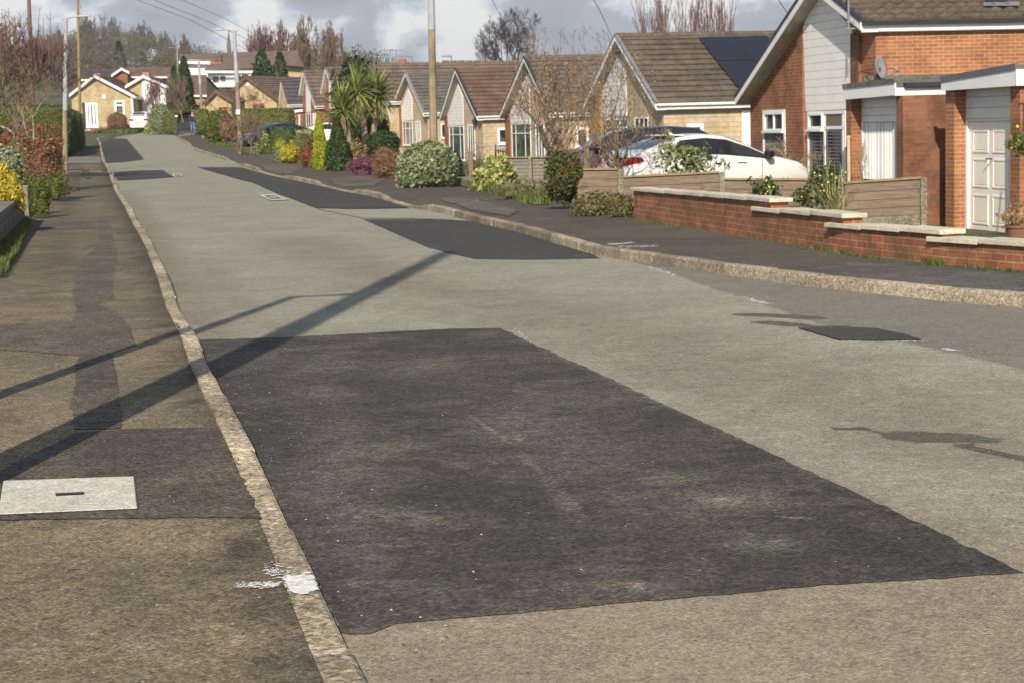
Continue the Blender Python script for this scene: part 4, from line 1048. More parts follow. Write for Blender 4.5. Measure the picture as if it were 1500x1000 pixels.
for pts in ([(1023,60),(1071.5,59),(1098.5,92.5),(1050,94)], [(1073,59),(1122,57.5),(1150,91),(1100,92.5)], [(1051,95.5),(1099.5,94),(1126,129),(1079,131)], [(1101,94),(1151,92),(1178,127),(1128,129)]): panel(pts)
# ---- the row of gabled bungalows beyond
def bung(pxn, d, phi, z0, label, lfp, app, rfp, L, mt, verge, siding, pier, wins, doors, swins, sidem=None, piermat=None, wallm=None):
    h = House(pxn, d, R(phi), z0, label, group='gabled bungalows along the right side')
    lf, ap, rf = h.A(*lfp, -OV), h.A(*app, -OV), h.A(*rfp, -OV)
    h.roof(lf, ap, rf, L, ov=OV, mt=mt, verge=verge); h.walls(lf, ap, rf, L, wallm or C_ST, inset=.25)
    if siding: h.fpx(siding, -.03, 0, 'weatherboard_panel', sidem or M_SID)
    if pier: h.fpx(pier, -.06, 0, 'brick_pier', piermat or C_BR)
    for p, vs, hs, gm in wins: h.window(p, vs=vs, hs=hs, gm=gm)
    for p in doors: h.window(p, vs=(.35, .65), hs=(), gm=M_GLC, name='door', fr=.1)
    for p in swins: h.swindow(p, h.wb, fr=.11)
    return h
h4 = bung((768,200), 84, -74, -.7, 'stone bungalow with a white boarded gable behind the fawn twiggy trees', (732,170), (768,85), (806,166), 11, T_GR, M_DK,
     [(749,181),(747.5,158),(762,130),(770,111),(776,116),(777,180)], [(741,171),(741,160),(747,152),(750,235),(743,235)], [([(749.5,181.5),(777,180),(779,236),(751,236)], (.22,.72), (.27,), M_GLG)], [[(784,180),(797,179),(799,236),(786,236)]], [[(843,188),(862,186.5),(862,216),(843,217)]])
h3 = bung((667,200), 100, -72, -.5, 'stone bungalow with red brown tiles, a white boarded gable and a porch lantern', (644.5,173), (667,102), (699,171), 12, T_R, M_DK,
     [(656.5,185),(656,166),(671,124),(678.5,142),(679.5,183.5)], [(652,171),(652,165),(656,157),(658.5,225),(653.5,225)], [([(658,186),(679.5,184),(681,236),(660,234)], (.25,.75), (.25,), M_GLG)], [[(685,183),(695.5,182),(697,234),(686.5,232)]], [[(729,188),(743.5,187.5),(743.5,211),(729,212)]])
h2 = bung((594,200), 115, -70, -.1, 'stone bungalow with grey tiles behind the near lamp post', (568,169), (594,107.5), (620,166), 12, T_GR, M_LEAD,
     [(588.5,178),(588,158),(598,131),(604,144),(605,176)], [(585,168),(585,160),(588.5,153),(589.5,215),(586,215)], [([(590,179),(604.5,177),(605,212),(591,214)], (.3,.7), (.3,), M_GLC)], [[(609,178),(616,177),(617,212),(610,214)]], [[(646,182),(653,181),(653,202),(646,203)]])
# porch lantern on the third gable's corner
lp = at(696, 181, 96.2); rl_ = root('wall_lantern', lp, 'black wall lantern on the stone corner beside the white door', 'lantern')
mb = MB(); mb.tube(lp+Vector((0, 0, -.12)), lp+Vector((0, 0, .12)), .10, .16, 6); mb.tube(lp+Vector((0, 0, .12)), lp+Vector((0, 0, .3)), .19, .02, 6); mb.build('lantern_body', M_DK, rl_)
mb = MB(); mb.tube(lp+Vector((0, 0, .3)), lp+Vector((.12, .05, .42)), .03, .03, 6); mb.build('bracket', M_DK, rl_)
# low iron railing outside
rr = root('iron_railing', at(733, 230, 88), 'black iron railing below the small white window', 'railing')
mb = MB()
for i, x in enumerate((726, 730, 733.5, 737, 741)): mb.tube(at(x, 238, 88), at(x, 212 if i == 0 else 218+i*.5, 88), .035 if i else .06, .03, 6)
mb.tube(at(726, 221, 88), at(742, 223, 88), .03, .03, 6); mb.tube(at(726, 232, 88), at(742, 233, 88), .03, .03, 6); mb.build('railing_bars', M_DK, rr)
# ---- further gables behind the palms
h1 = bung((476.5,200), 128, -62, .4, 'brick bungalow gable rising just left of the cordyline palms', (470,135), (476.5,101), (497,151), 11, T_G, M_LEAD,
     [(482,160),(482,120),(484,118),(490,135),(490,160)], [(476,160),(476,125),(482,118),(483,165)], [], [], [], wallm=C_BR)
h0 = bung((443,200), 135, -62, .8, 'brick bungalow with a tall narrow white boarded strip in its gable', (438,138), (443.5,105.5), (461.5,156), 10, T_G, M_LEAD,
     [(448.5,165),(448.5,127),(451,121),(454.5,132),(455.5,164)], [(444.5,165),(444.5,127),(448.5,118),(449,165)], [([(448.5,166),(455.5,165.5),(456,190),(449,190)], (.5,), (), M_GLC)], [[(458,166),(463,166),(463.5,190),(459,190)]], [], wallm=C_BR, sidem=M_SIDG)
hm = bung((486,200), 122, -66, .2, 'bungalow gable hidden behind the tallest palm crown', (504,140), (514,97), (535,150), 11, T_G, M_LEAD, None, None, [], [], [], wallm=C_ST)
hd = bung((411,200), 142, -62, .9, 'stone bungalow with dark slate coloured roof behind the clipped hedge', (407.5,160), (411.5,119.5), (421.5,154), 9, T_DK, M_BRWN, None, None, [], [], [], wallm=C_YST)
# flat-roofed brick porch with white edge in front of the slate-roofed bungalow
pr = root('porch', at(424, 200, 136), 'flat white-edged brick porch between the slate roof and the tall brick gable', 'porch')
MB().prism([at(432,166,136), at(446,164,136), at(446,205,136), at(432,207,136)], (0, .3, 0)).build('brick_wall', C_BR, pr)
MB().prism([at(431,161.5,135.8), at(447.5,160,135.8), at(447.5,163.5,135.8), at(431,165,135.8)], (0, 3, 0)).build('flat_roof', M_WH, pr)
MB().prism([at(437.5,168,135.9), at(439.5,168,135.9), at(440,200,135.9), at(438,200,135.9)], (0, .1, 0)).build('door_frame', M_WH, pr)
# ---- yellow stone gables near the end of the street
hy = House((360, 200), 158, R(-22), 1.0, 'yellow stone bungalow with a brown edged gable behind the long hedge')
lf, ap, rf = hy.A(332,140,-OV), hy.A(360,113,-OV), hy.A(407,146,-OV)
hy.roof(lf, ap, rf, 10, ov=OV, mt=T_FAR, trim=M_BRWN, verge=M_BRWN); hy.walls(lf, ap, rf, 10, C_YST, inset=.3)
hy.window([(370,152),(388,152),(388,160),(370,160)], gm=M_GL, fm=plain('orange timber', (.45,.13,.03), .6))
mb = MB(); c = at(363, 124, 156); mb.tube(c, c+Vector((0, -.1, 0)), .16, .16, 10); mb.build('alarm_box', M_WH, hy.r)
hz_ = House((316, 200), 150, R(-8), 1.0, 'small yellow stone gable above the round hedge', 'bungalow')
lf, ap, rf = hz_.A(297,152,-OV), hz_.A(316,133.5,-OV), hz_.A(341,149,-OV)
hz_.roof(lf, ap, rf, 4, ov=OV, mt=T_FAR, trim=M_BRWN, verge=M_BRWN, gut=False); hz_.walls(lf, ap, rf, 4, C_YST, inset=.25)
hz_.window([(320,157),(334,157),(334,170),(320,170)], gm=M_GL, fm=plain('orange timber 2', (.5,.15,.03), .6))
# ---- the far bungalow closing the view
hf = House((138.5, 190), 154, R(3), 2.05, 'yellow stone bungalow with white bargeboards facing down the street')
lf, ap, rf = hf.A(101,140,-OV), hf.A(138.5,111.5,-OV), hf.A(197.5,142,-OV)
hf.roof(lf, ap, rf, 12, ov=OV, mt=T_FAR, verge=M_WH); hf.walls(lf, ap, rf, 12, C_YST, inset=.3)
ww = hf.window([(124.5,151),(143,151),(144.5,187),(127,187)], vs=(.36,.64), hs=(), gm=M_GL, name='door', fr=.8, out=.06)
hf.fpx([(120,151),(124,151),(126.5,190),(123,190)], -.04, 0, 'doorway_shade', M_DK)
hf.window([(167,147.5),(182,147),(183,167.5),(168.5,168)], vs=(), hs=(.35,), gm=M_GL, fr=.17)
hf.fpx([(133,186),(200,187),(200,194),(133,194)], -.05, 0, 'brick_plinth', C_BR)
mb = MB(); mb.tube(hf.W(hf.wb+.02, -.1, 2.0), hf.W(hf.wb+.02, -.1, 4.9), .11, .11, 8); mb.build('downpipe', M_WH, hf.r)
mb = MB(); c = hf.A(153, 141.5); mb.prism([hf.W(c[0]-.15, -.1, c[1]-.2), hf.W(c[0]+.15, -.1, c[1]-.2), hf.W(c[0]+.15, -.1, c[1]+.15), hf.W(c[0]-.15, -.1, c[1]+.15)], (0, .1, 0)); mb.build('alarm_box', M_WH, hf.r)
mb = MB(); c0 = hf.W(ap[0], 1.2, ap[1]); mb.prism([c0+Vector(v_) for v_ in ((-.25, 0, -.2), (.25, 0, -.2), (.25, .5, -.2), (-.25, .5, -.2))], (0, 0, .45)); mb.build('chimney', plain('pink brick', (.40,.2,.15), .8), hf.r)
hg = House((209.7, 190), 158, R(3), 2.2, 'white fronted gabled bungalow behind the small white car')
lf, ap, rf = hg.A(183,127.5,-OV), hg.A(209.7,111.8,-OV), hg.A(246,128,-OV)
hg.roof(lf, ap, rf, 12, ov=OV, mt=T_FAR, verge=M_WH); hg.walls(lf, ap, rf, 12, C_YST, inset=.25)
hg.fpx([(208,117),(211,116),(243,130),(243,192),(209,192)], -.05, 0, 'white_front', M_WHR)
hg.window([(212,149),(224,149),(224.5,168),(213,168)], vs=(.5,), hs=(.22,), gm=M_GLC, fr=.12, out=.06)
mb = MB(); c0 = hg.W(ap[0], 1.2, ap[1]); mb.prism([c0+Vector(v_) for v_ in ((-.3, 0, -.2), (.3, 0, -.2), (.3, .5, -.2), (-.3, .5, -.2))], (0, 0, .55)); mb.build('chimney', plain('pink brick 2', (.40,.2,.15), .8), hg.r)
# roofs behind them
def back_house(l, r, yt, yb, d, label, mt, wallm, h=4, slope=4.0, name='house'):
    """house with its ridge across the view: roof slope faces the street"""
    P0, P1 = at(l, yt, d+slope), at(r, yt, d+slope); Q0, Q1 = at(l, yb, d), at(r, yb, d)
    rt = root(name, Vector((Q0.x, d, min(Q0.z, Q1.z)-h)), label, 'house')
    n = max(3, int((P0-Q0).length/.4)); mb = MB()
    for i in range(n):
        a0, a1 = Q0.lerp(P0, i/n), Q0.lerp(P0, (i+1)/n); b0, b1 = Q1.lerp(P1, i/n), Q1.lerp(P1, (i+1)/n); up = Vector((0, -.02, .05))
        mb.quad(a0+up, b0+up, b1, a1); mb.quad(a0, b0, b0+up, a0+up)
    R0, R1 = Q0+Vector((0, 2*slope, 0)), Q1+Vector((0, 2*slope, 0)); mb.quad(P0, P1, R1, R0)
    o = mb.build('roof', mt, rt)
    mb = MB(); m_ = (R0+Q0)/2
    for (q, p, s_) in ((Q0, P0, .15), (Q1, P1, -.15)):
        q = q+Vector((s_, .3, -.1)); p = p+Vector((s_, 0, -.15)); r_ = Vector((q.x, q.y+2*slope-.6, q.z))
        mb.prism([q, p, r_, r_-Vector((0, 0, h)), q-Vector((0, 0, h))], (.1 if s_ > 0 else -.1, 0, 0))
    a, b_ = Q0+Vector((.15, .3, -.1)), Q1+Vector((-.15, .3, -.1)); mb.prism([a, b_, b_-Vector((0, 0, h)), a-Vector((0, 0, h))], (0, .2, 0)); mb.build('wall', wallm, rt)
    mb = MB(); k = int((P1-P0).length/.5)
    for i in range(k):
        mb.tube(P0.lerp(P1, i/k), P0.lerp(P1, (i+.93)/k), .13, .13, 6)
    mb.build('ridge_tiles', mt, o)
    MB().prism([Q0+Vector((0, -.05, -.14)), Q1+Vector((0, -.05, -.14)), Q1+Vector((0, -.05, .03)), Q0+Vector((0, -.05, .03))], (0, .05, 0)).build('gutter', M_WH, rt)
    return rt
back_house(119, 178, 103.5, 117, 185, 'low house with a black slate roof behind the yellow bungalow', T_DK, C_BR)
back_house(186, 252, 101, 113, 200, 'far house with a long brown roof behind the white fronted bungalow', T_FAR, C_BR)
hk = House((176,190), 176, R(8), 3.0, 'small brick gable with white bargeboards peeping over the bungalow roof')
lf, ap, rf = hk.A(163,111,-OV), hk.A(178,100.8,-OV), hk.A(189,106.5,-OV); hk.roof(lf, ap, rf, 6, ov=OV, mt=T_FAR, verge=M_WH, gut=False); hk.walls(lf, ap, rf, 6, C_BR, inset=.2)
back_house(246, 303, 112, 140, 168, 'dark roofed bungalow behind the tall conifer', T_FAR, C_YST, slope=6)
rb1 = back_house(520, 655, 93.5, 122, 150, 'long brown roof with a small chimney behind the bungalow row', T_G, C_ST, slope=7)
mb = MB(); c = at(589.5, 95, 157); mb.prism([c+Vector(v_) for v_ in ((-.35, -.3, -.4), (.35, -.3, -.4), (.35, .3, -.4), (-.35, .3, -.4))], (0, 0, .85)); mb.build('chimney', C_BR, rb1)
back_house(648, 762, 91.5, 120, 125, 'long brown roof between the lamp post and the bare oak', T_G, C_ST, slope=6)
# white two storey house
wr = root('white_house', at(330, 190, 205), 'white rendered two storey house with broad brown roofs above the gables', 'house')
def blk(l, r, yt, yb, d, dep, name, m, par=wr):
    return MB().prism([at(l, yb, d), at(r, yb, d), at(r, yt, d), at(l, yt, d)], (0, dep, 0)).build(name, m, par)
blk(265, 326, 92, 200, 205, 8, 'wall', M_WHR); blk(300, 370, 103, 200, 202, 8, 'wall', M_WHR)
def slab(pts, name, m, par=wr, th=.2):
    q = [at(*p) for p in pts]; return MB().prism(q, (0, 0, th)).build(name, m, par)
slab([(262,90.5,204.5),(324,89,204.5),(325,81,211),(262,82.5,211)], 'roof', T_FAR)
slab([(300,104,201),(371,100,201),(350,84,210),(326,84.5,210)], 'roof', T_FAR)
slab([(322,90,206),(445,98,206),(436,76.5,213),(325,80.5,213)], 'roof', T_FAR)
slab([(436,76.5,213),(449,100,213.5),(446,103,206),(440,90,206)], 'roof', T_FAR)
blk(262, 325, 90, 94, 204.3, .2, 'fascia', M_WH); blk(300, 371, 104, 107.5, 200.8, .2, 'fascia', M_WH)
blk(372, 445, 98, 200, 207, 6, 'wall', C_YST)
for q in ((311.5,320,112,120),(323,330,111.5,119),(344,352,110,119),(354,363,109,118)):
    f = blk(q[0]-.7, q[1]+.7, q[2]-.7, q[3]+.7, 201.9, .2, 'window', M_PVC); blk(q[0], q[1], q[2], q[3], 201.8, .1, 'pane', M_GL, f)
blk(316, 348, 125, 128, 201, 3, 'canopy', M_WH); blk(326, 346, 128, 136, 201.5, 1, 'brick_panel', C_BR); blk(308, 325, 90, 94.5, 204.2, .1, 'timber_panel', C_BR)
# hillside house
hh = root('hillside_house', at(219, 80, 420), 'tiny white gabled house among the trees on the wooded hill', 'house')
def hb2(l, r, yt, yb, name, m, d=420, dep=6): return MB().prism([at(l, yb, d), at(r, yb, d), at(r, yt, d), at(l, yt, d)], (0, dep, 0)).build(name, m, hh)
hb2(216, 227, 79, 90, 'wall', M_WHR); MB().prism([at(218.5, 79, 419.5), at(225, 79, 419.5), at(224, 74.5, 419.5), at(221.8, 70.5, 419.5), at(219.3, 74.5, 419.5)], (0, 5, 0)).build('gable', M_WHR, hh)
MB().prism([at(214.5, 79.5, 419), at(219, 73, 419), at(221.8, 69, 419), at(221.8, 71, 419), at(219.5, 75, 419), at(216, 79.5, 419)], (0, 6, 0)).build('roof', M_LEAD, hh)
hb2(220.5, 223, 74.5, 77.5, 'window', M_GL, 419.2, .2); hb2(218.5, 221, 82, 85, 'window', M_GL, 419.8, .2); hb2(223, 225.5, 82, 85, 'window', M_GL, 419.8, .2)
# church spire
sp = root('church', at(335, 95, 800), 'dark church spire rising from the far wooded ridge', 'church')
mb = MB(); b0 = at(335, 64, 800); mb.tube(b0, at(335, 43, 800), .8, .05, 8); mb.build('spire', M_TW if 'M_TW' in globals() else plain('dark stone', (.16, .115, .09), .9), sp)
mb = MB(); a = at(335, 95, 800); mb.box((b0.x-.8, 799.2, a.z), (b0.x+.8, 800.8, b0.z)); mb.build('tower', plain('dark stone', (.16, .115, .09), .9), sp)
mb = MB(); mb.box((b0.x+.8, 798, a.z), (b0.x+12, 804, a.z+4)); mb.build('nave', plain('dark stone 2', (.15, .11, .09), .9), sp)
# ------------------------------------------------------------ stepped brick garden wall
WB = [(929,319.5),(1130,353.5),(1236,370.5),(1380,387),(1600,406)]
WT = [((928,282),(1131,292.5)),((1104,311),(1237,315)),((1212,335),(1380,339.5)),((1361,356.5),(1600,361))]
wbase = [gp(*p, .1) for p in WB]; wroot = root('brick_garden_wall', wbase[1], 'low stepped red brick garden wall with pale stone copings beside the right pavement', 'wall')
for i in range(4):
    A_, B_ = wbase[i], wbase[i+1]; d = (B_-A_).normalized(); nrm = Vector((-d.y, d.x, 0))
    if nrm.x < 0: nrm = -nrm
    def zat(px, py):
        r = ray(px, py); k = (A_-CO).dot(nrm)/r.dot(nrm); return (CO+r*k)
    l, r_ = zat(*WT[i][0]), zat(*WT[i][1]); z0_, z1_ = l.z, r_.z
    zm = (z0_+z1_)/2; z0_, z1_ = zm+(z0_-zm)*.5, zm+(z1_-zm)*.5
    def P(t, e, z): q = A_+d*t+nrm*e; return Vector((q.x, q.y, z))
    L = (B_-A_).length; tl = (l-A_).dot(d); tr = (r_-A_).dot(d); 
    if i == 0: tl = 0
    t0 = max(0, 0); e0 = .0
    mb = MB(); mb.prism([P(0, 0, -.6), P(L, 0, -.6), P(L, 0, z1_), P(0, 0, z0_)], nrm*.215); mb.build('brickwork', C_WALL, wroot)
    n = max(2, round((tr-tl)/.9)); a0 = min(tl, 0) if i else -.05; a1 = max(tr, L)+.03
    if i: a0 = tl
    for k in range(n):
        s0, s1 = a0+(a1-a0)*k/n, a0+(a1-a0)*(k+1)/n-.006
        zz = z0_+(z1_-z0_)*k/n
        mb = MB(); mb.prism([P(s0, -.04, zz), P(s1, -.04, zz), P(s1, .26, zz), P(s0, .26, zz)], (0, 0, .05)); mb.build('coping_stone', MT['coping'], wroot, bevel=.006)
# ------------------------------------------------------------ low timber fence with concrete posts
m, nt_, b = mat('weathered boards'); v = obj_vec(nt_, True)
sx = node(nt_, 'ShaderNodeSeparateXYZ'); nt_.links.new(v, sx.inputs[0])
g_ = nz(nt_, v, 6, 5, .7, .8, (.35, 5, 1)); base = ramp_(g_, [(.3, (.13, .09, .062)), (.5, (.20, .145, .105)), (.7, (.28, .21, .16))], nt_=nt_).outputs[0]
base = mixc(nt_, ramp_(nz(nt_, v, 2.2, 3, .6), [(.6, 0), (.64, .5)], nt_=nt_).outputs[0], base, (.09, .06, .04))
nt_.links.new(base, b.inputs['Base Color']); b.inputs['Roughness'].default_value = .85; bump(nt_, b, g_, .3, .01); M_BOARD = m
M_CAP = plain('fence cap timber', (.30, .22, .12), .8, .2, 6)
fr_ = root('timber_fence', at(1057, 290, 34.1), 'low weathered board fence with concrete posts between the white car and the brick wall', 'fence')
def fd(x): return 35.6+(x-836)*(32-35.6)/(1353-836)
def fpost(x, yt, yb, w=.105, par=fr_, d=None, m_=None):
    d = d or fd(x); a = at(x, yt, d); b_ = at(x, yb, d); mb = MB()
    mb.box((a.x-w/2, d-w/2, b_.z-.3), (a.x+w/2, d+w/2, a.z)); mb.build('concrete_post', m_ or MT['concrete'], par, bevel=.012)
fpost(840.5, 247.5, 305); fpost(908.5, 248, 300); fpost(1057, 252.5, 300); fpost(1231, 268, 310); fpost(1352.5, 260, 327, .115)
for (xa, ya, xb, yb) in ((845, 249.5, 904, 249), (913, 260.5, 1053, 253.8), (1061, 264, 1228, 264.5), (1234, 269.5, 1348, 262)):
    a = at(xa, ya, fd(xa)); b_ = at(xb, yb, fd(xb)); H = .60
    for k in range(4):
        h0, h1 = -H*k/4, -H*(k+1)/4-.015; o = .0
        mb = MB(); mb.prism([a+Vector((0, -.030, h1)), b_+Vector((0, -.030, h1)), b_+Vector((0, -.012, h0)), a+Vector((0, -.012, h0))], (0, .02, 0)); mb.build('board', M_BOARD, fr_)
    mb = MB(); mb.prism([a+Vector((0, -.055, .0)), b_+Vector((0, -.055, .0)), b_+Vector((0, -.055, .035)), a+Vector((0, -.055, .035))], (0, .09, 0)); mb.build('capping_rail', M_CAP, fr_)
    mb = MB(); mb.prism([a+Vector((0, -.02, -H-.5)), b_+Vector((0, -.02, -H-.5)), b_+Vector((0, -.02, -H-.02)), a+Vector((0, -.02, -H-.02))], (0, .05, 0)); mb.build('gravel_board', MT['concrete'], fr_)
# grey slatted fence behind the berried shrub
f2 = root('slatted_fence', at(775, 280, 43), 'grey slatted fence on a low concrete base behind the yellow-green shrub', 'fence')
M_GREYB = boards('grey slats', (.27, .24, .20), .085, .22, (.07, .06, .05), stain=.4)
def quad_w(par, pts, d, name, m, dep=.06):
    q = [at(x, y, d+(dd if (dd := (p[2] if len(p) > 2 else 0)) else 0)) for p in pts for x, y in [p[:2]]]; return MB().prism(q, (0, dep, 0)).build(name, m, par)
quad_w(f2, [(722, 268), (808, 268), (808, 231), (722, 232)], 43, 'slats', M_GREYB)
quad_w(f2, [(757, 290), (812, 292), (812, 267), (757, 265)], 42.8, 'concrete_base', MT['concrete'], .2)
fpost(776, 229, 268, .08, f2, 42.9)
quad_w(f2, [(720, 232), (809, 231), (809, 229.5), (720, 230.5)], 42.95, 'top_rail', M_CAP, .1)
wp = root('timber_post', at(689, 262, 48), 'short square timber post behind the variegated shrub', 'post'); fpost(689, 221, 262, .12, wp, 48, M_BOARD)
wp = root('timber_post', at(858, 215, 44), 'grey square timber post beside the small curtained window', 'post'); fpost(858.5, 211, 260, .12, wp, 44, M_BOARD)
kb = MB(); a, b_ = gp(660, 268, .1), gp(690, 276, .1); kb.prism([a, b_, b_+Vector((.5, 1.0, 0)), a+Vector((.5, 1.0, 0))], (0, 0, .16)); o = kb.build('edging_block', MT['concrete']); meta(o, 'low concrete edging block beside the big variegated shrub', 'edging')
# ------------------------------------------------------------ left garden wall
lw = root('stone_garden_wall', gp(36, 321, .1), 'dark low stone garden wall with a flat top on the left', 'wall')
a, b_ = gp(37, 322, .1), gp(0, 362, .1); d_ = (b_-a).normalized(); b2 = b_+d_*4; nr = Vector((d_.y, -d_.x, 0)); nr = nr if nr.x < 0 else -nr
zt = .52
MB().prism([a+Vector((0, 0, -.2)), b2+Vector((0, 0, -.2)), Vector((b2.x, b2.y, zt)), Vector((a.x, a.y, zt))], nr*.5).build('stonework', MT['stonewall'], lw)
MB().prism([Vector((a.x, a.y, zt+.002))-nr*.03-d_*.03, Vector((b2.x, b2.y, zt+.002))-nr*.03, Vector((b2.x, b2.y, zt+.002))+nr*.55, Vector((a.x, a.y, zt+.002))+nr*.55-d_*.03], (0, 0, .06)).build('coping', MT['paleslab'], lw)
pw = root('stone_pillar', gp(38, 314, .1)+Vector((0, .6, 0)), 'short pale stone pillar at the end of the left garden wall', 'pillar')
c = gp(37, 316, .1)+Vector((-.15, .3, 0)); mb = MB(); mb.box((c.x-.25, c.y-.2, c.z-.2), (c.x+.2, c.y+.25, c.z+.58)); mb.build('pillar_stone', MT['concrete'], pw, bevel=.02)

# ------------------------------------------------------------ lamp posts and poles
M_POST = plain('weathered concrete post', (.27, .21, .145), .85, .4, 2.2, bmp=.7)
M_STEEL = plain('grey painted steel', (.36, .38, .40), .5, .15, 4)
def lamp_post(px, pt, d, wpx, sleeve, label, arm=1, armL=.9, top=None, name='street_lamp', lean=None, mpost=None):
    b_ = at(px[0], px[1], d); t = at(pt[0], pt[1], d); w = wpx*d/FPX; r = root(name, b_, label, 'street lamp', None)
    s = at(*sleeve, d); mb = MB(); n = 8
    mb.tube(b_-Vector((0, 0, .3)), s, w*.54, w*.42, n); mb.build('post', mpost or M_POST, r)
    mb = MB(); mb.tube(s-Vector((0, 0, .25)), t, w*.46, w*.30, 10); mb.build('steel_sleeve', M_STEEL, r, smooth_=False)
    ar = Vector((arm*armL, 0, .06)); mb = MB(); mb.tube(t+Vector((-arm*.12, 0, -.04)), t+ar, max(.025, w*.16), max(.022, w*.12), 8); a_ = mb.build('arm', M_STEEL, r)
    mb = MB(); e = t+ar; q = Vector((arm, 0, 0)); mb.prism([e+Vector((0, -.10, -.05)), e+q*.55+Vector((0, -.08, -.03)), e+q*.55+Vector((0, .08, -.03)), e+Vector((0, .10, -.05))], (0, 0, .06)); mb.build('lantern', plain('lantern grey', (.42, .42, .40), .4), a_, bevel=.02)
    return r
lamp_post((636.5,278), (630.5,-78), 47, 12.0, (632,29), 'tall concrete lamp post with a steel sleeve beside the big variegated shrub', -1)
lp2 = lamp_post((353,225.5), (343,45), 85, 7.5, (347,114), 'lamp post with a small white notice, in front of the long clipped hedge', -1, .45)
MB().prism([at(345.5,168,84.8), at(351.5,168,84.8), at(351.5,161,84.8), at(345.5,161,84.8)], (0, .03, 0)).build('notice', M_WHR, lp2)
lp3 = lamp_post((298,205), (291,89), 128, 4.8, (293,118), 'farther lamp post behind the walking man', -1, .1)
lp4 = lamp_post((95,258.5), (96.5,27), 68, 8.2, (95,152), 'leaning lamp post in front of the tall dark hedge on the left pavement', 1, .35)
lp5 = lamp_post((261,128), (259.5,70.5), 260, 1.8, (260,98), 'distant lamp post above the white house roof', -1, .7)
def pole(b, t, d, r0_, label, m_):
    a, c = at(*b, d), at(*t, d); rt = root('telegraph_pole', a, label, 'telegraph pole'); mb = MB(); mb.tube(a-Vector((0, 0, .4)), c, r0_, r0_*.75, 10); mb.build('pole', m_, rt); return rt, c
M_POLE = plain('brown creosoted timber', (.16, .105, .075), .85, .3, 3); M_POLEY = plain('yellow brown timber', (.26, .21, .09), .85, .3, 3)
pole((51,214), (41,-30), 90, .115, 'brown timber telegraph pole rising through the bare tree on the left', M_POLE)
pole((117.5,200), (113,-40), 118, .105, 'yellowish timber telegraph pole behind the tall hedge', M_POLEY)
# the pole and lamp whose shadows cross the street, standing just outside the picture on the left
def shadow_thing(tip_px, through_px, base_y, r0_, label, armlen=0, name='telegraph_pole', wide=1, arm_px=None):
    T = gp(*tip_px); Q = gp(*through_px); d2 = (T-Q); d2.z = 0; d2.normalize()
    k = (T.y-base_y)/d2.y; B = Vector((T.x-d2.x*k, base_y, .1)); Hh = k*math.tan(SUN_EL)
    rt = root(name, B, label, 'street lamp' if armlen else 'telegraph pole'); mb = MB(); top = B+Vector((0, 0, Hh-.1))
    # lean the pole so that its shadow follows the measured line exactly
    sv = Vector((math.sin(SUN_AZ_TRAVEL), math.cos(SUN_AZ_TRAVEL), 0)); TT = Vector((T.x, T.y, 0)); tx = TT-sv*k; top = Vector((tx.x, tx.y, Hh)) 
    mb.tube(B-Vector((0, 0, .3)), top, r0_, r0_*(.72), 12); mb.build('pole', M_POLE if not armlen else M_STEEL, rt)
    if armlen:
        E = gp(*arm_px); e = Vector((E.x-sv.x*k, E.y-sv.y*k, Hh+.0)); mb = MB(); mb.tube(top, e, r0_*.5, r0_*.45, 8); a_ = mb.build('arm', M_STEEL, rt)
        mb = MB(); mb.prism([e+Vector((-.05, -.06, -.03)), e+Vector((.35, -.06, -.03)), e+Vector((.35, .06, -.03)), e+Vector((-.05, .06, -.03))], (0, 0, .06)); mb.build('lantern', M_STEEL, a_)
    return rt
shadow_thing((655,370), (150,585+40), 7.6, .17, 'timber telegraph pole just past the left picture edge whose long shadow crosses the road')
shadow_thing((430,435), (90,556), 8.6, .088, 'thin lamp post just past the left picture edge with its arm shadow on the road', .6, 'street_lamp', arm_px=(505,432))
# overhead wires
def wire(pts, d0, d1, label, sag=.0, r=.012):
    q = [at(p[0], p[1], d0+(d1-d0)*i/(len(pts)-1)) for i, p in enumerate(pts)]
    cu = bpy.data.curves.new('w', 'CURVE'); mb = MB(); n = 12
    P = []
    for i in range(len(q)-1):
        for k in range(n):
            t = k/n; P.append(q[i].lerp(q[i+1], t))
    P.append(q[-1]); bpy.data.curves.remove(cu)
    for i, (a, b_) in enumerate(zip(P, P[1:])): mb.tube(a, b_, r, r, 4, cap=False)
    return meta(mb.build('overhead_wire', M_DK), label, 'wire', 'overhead wires')
wire([(200,0),(280,30),(370,78)], 95, 140, 'lowest overhead wire sloping down above the wooded hill', r=.014)
wire([(225,0),(300,30),(372,62)], 95, 140, 'middle overhead wire above the wooded hill, just under the uppermost', r=.014)
wire([(262,-2),(330,28),(372,50)], 95, 140, 'uppermost overhead wire sloping towards the birches', r=.014)
wire([(719,-4),(730,18),(739,36)], 60, 110, 'thin wire dropping from the top edge towards the bare oak', r=.012)
wire([(870,0),(884,27),(896,54)], 50, 67, 'thin wire dropping to the ridge of the solar panel bungalow', r=.011)
wire([(1138,-4),(1148,12),(1158,26)], 36, 43, 'thin wire dropping to the left verge of the brick house', r=.008)
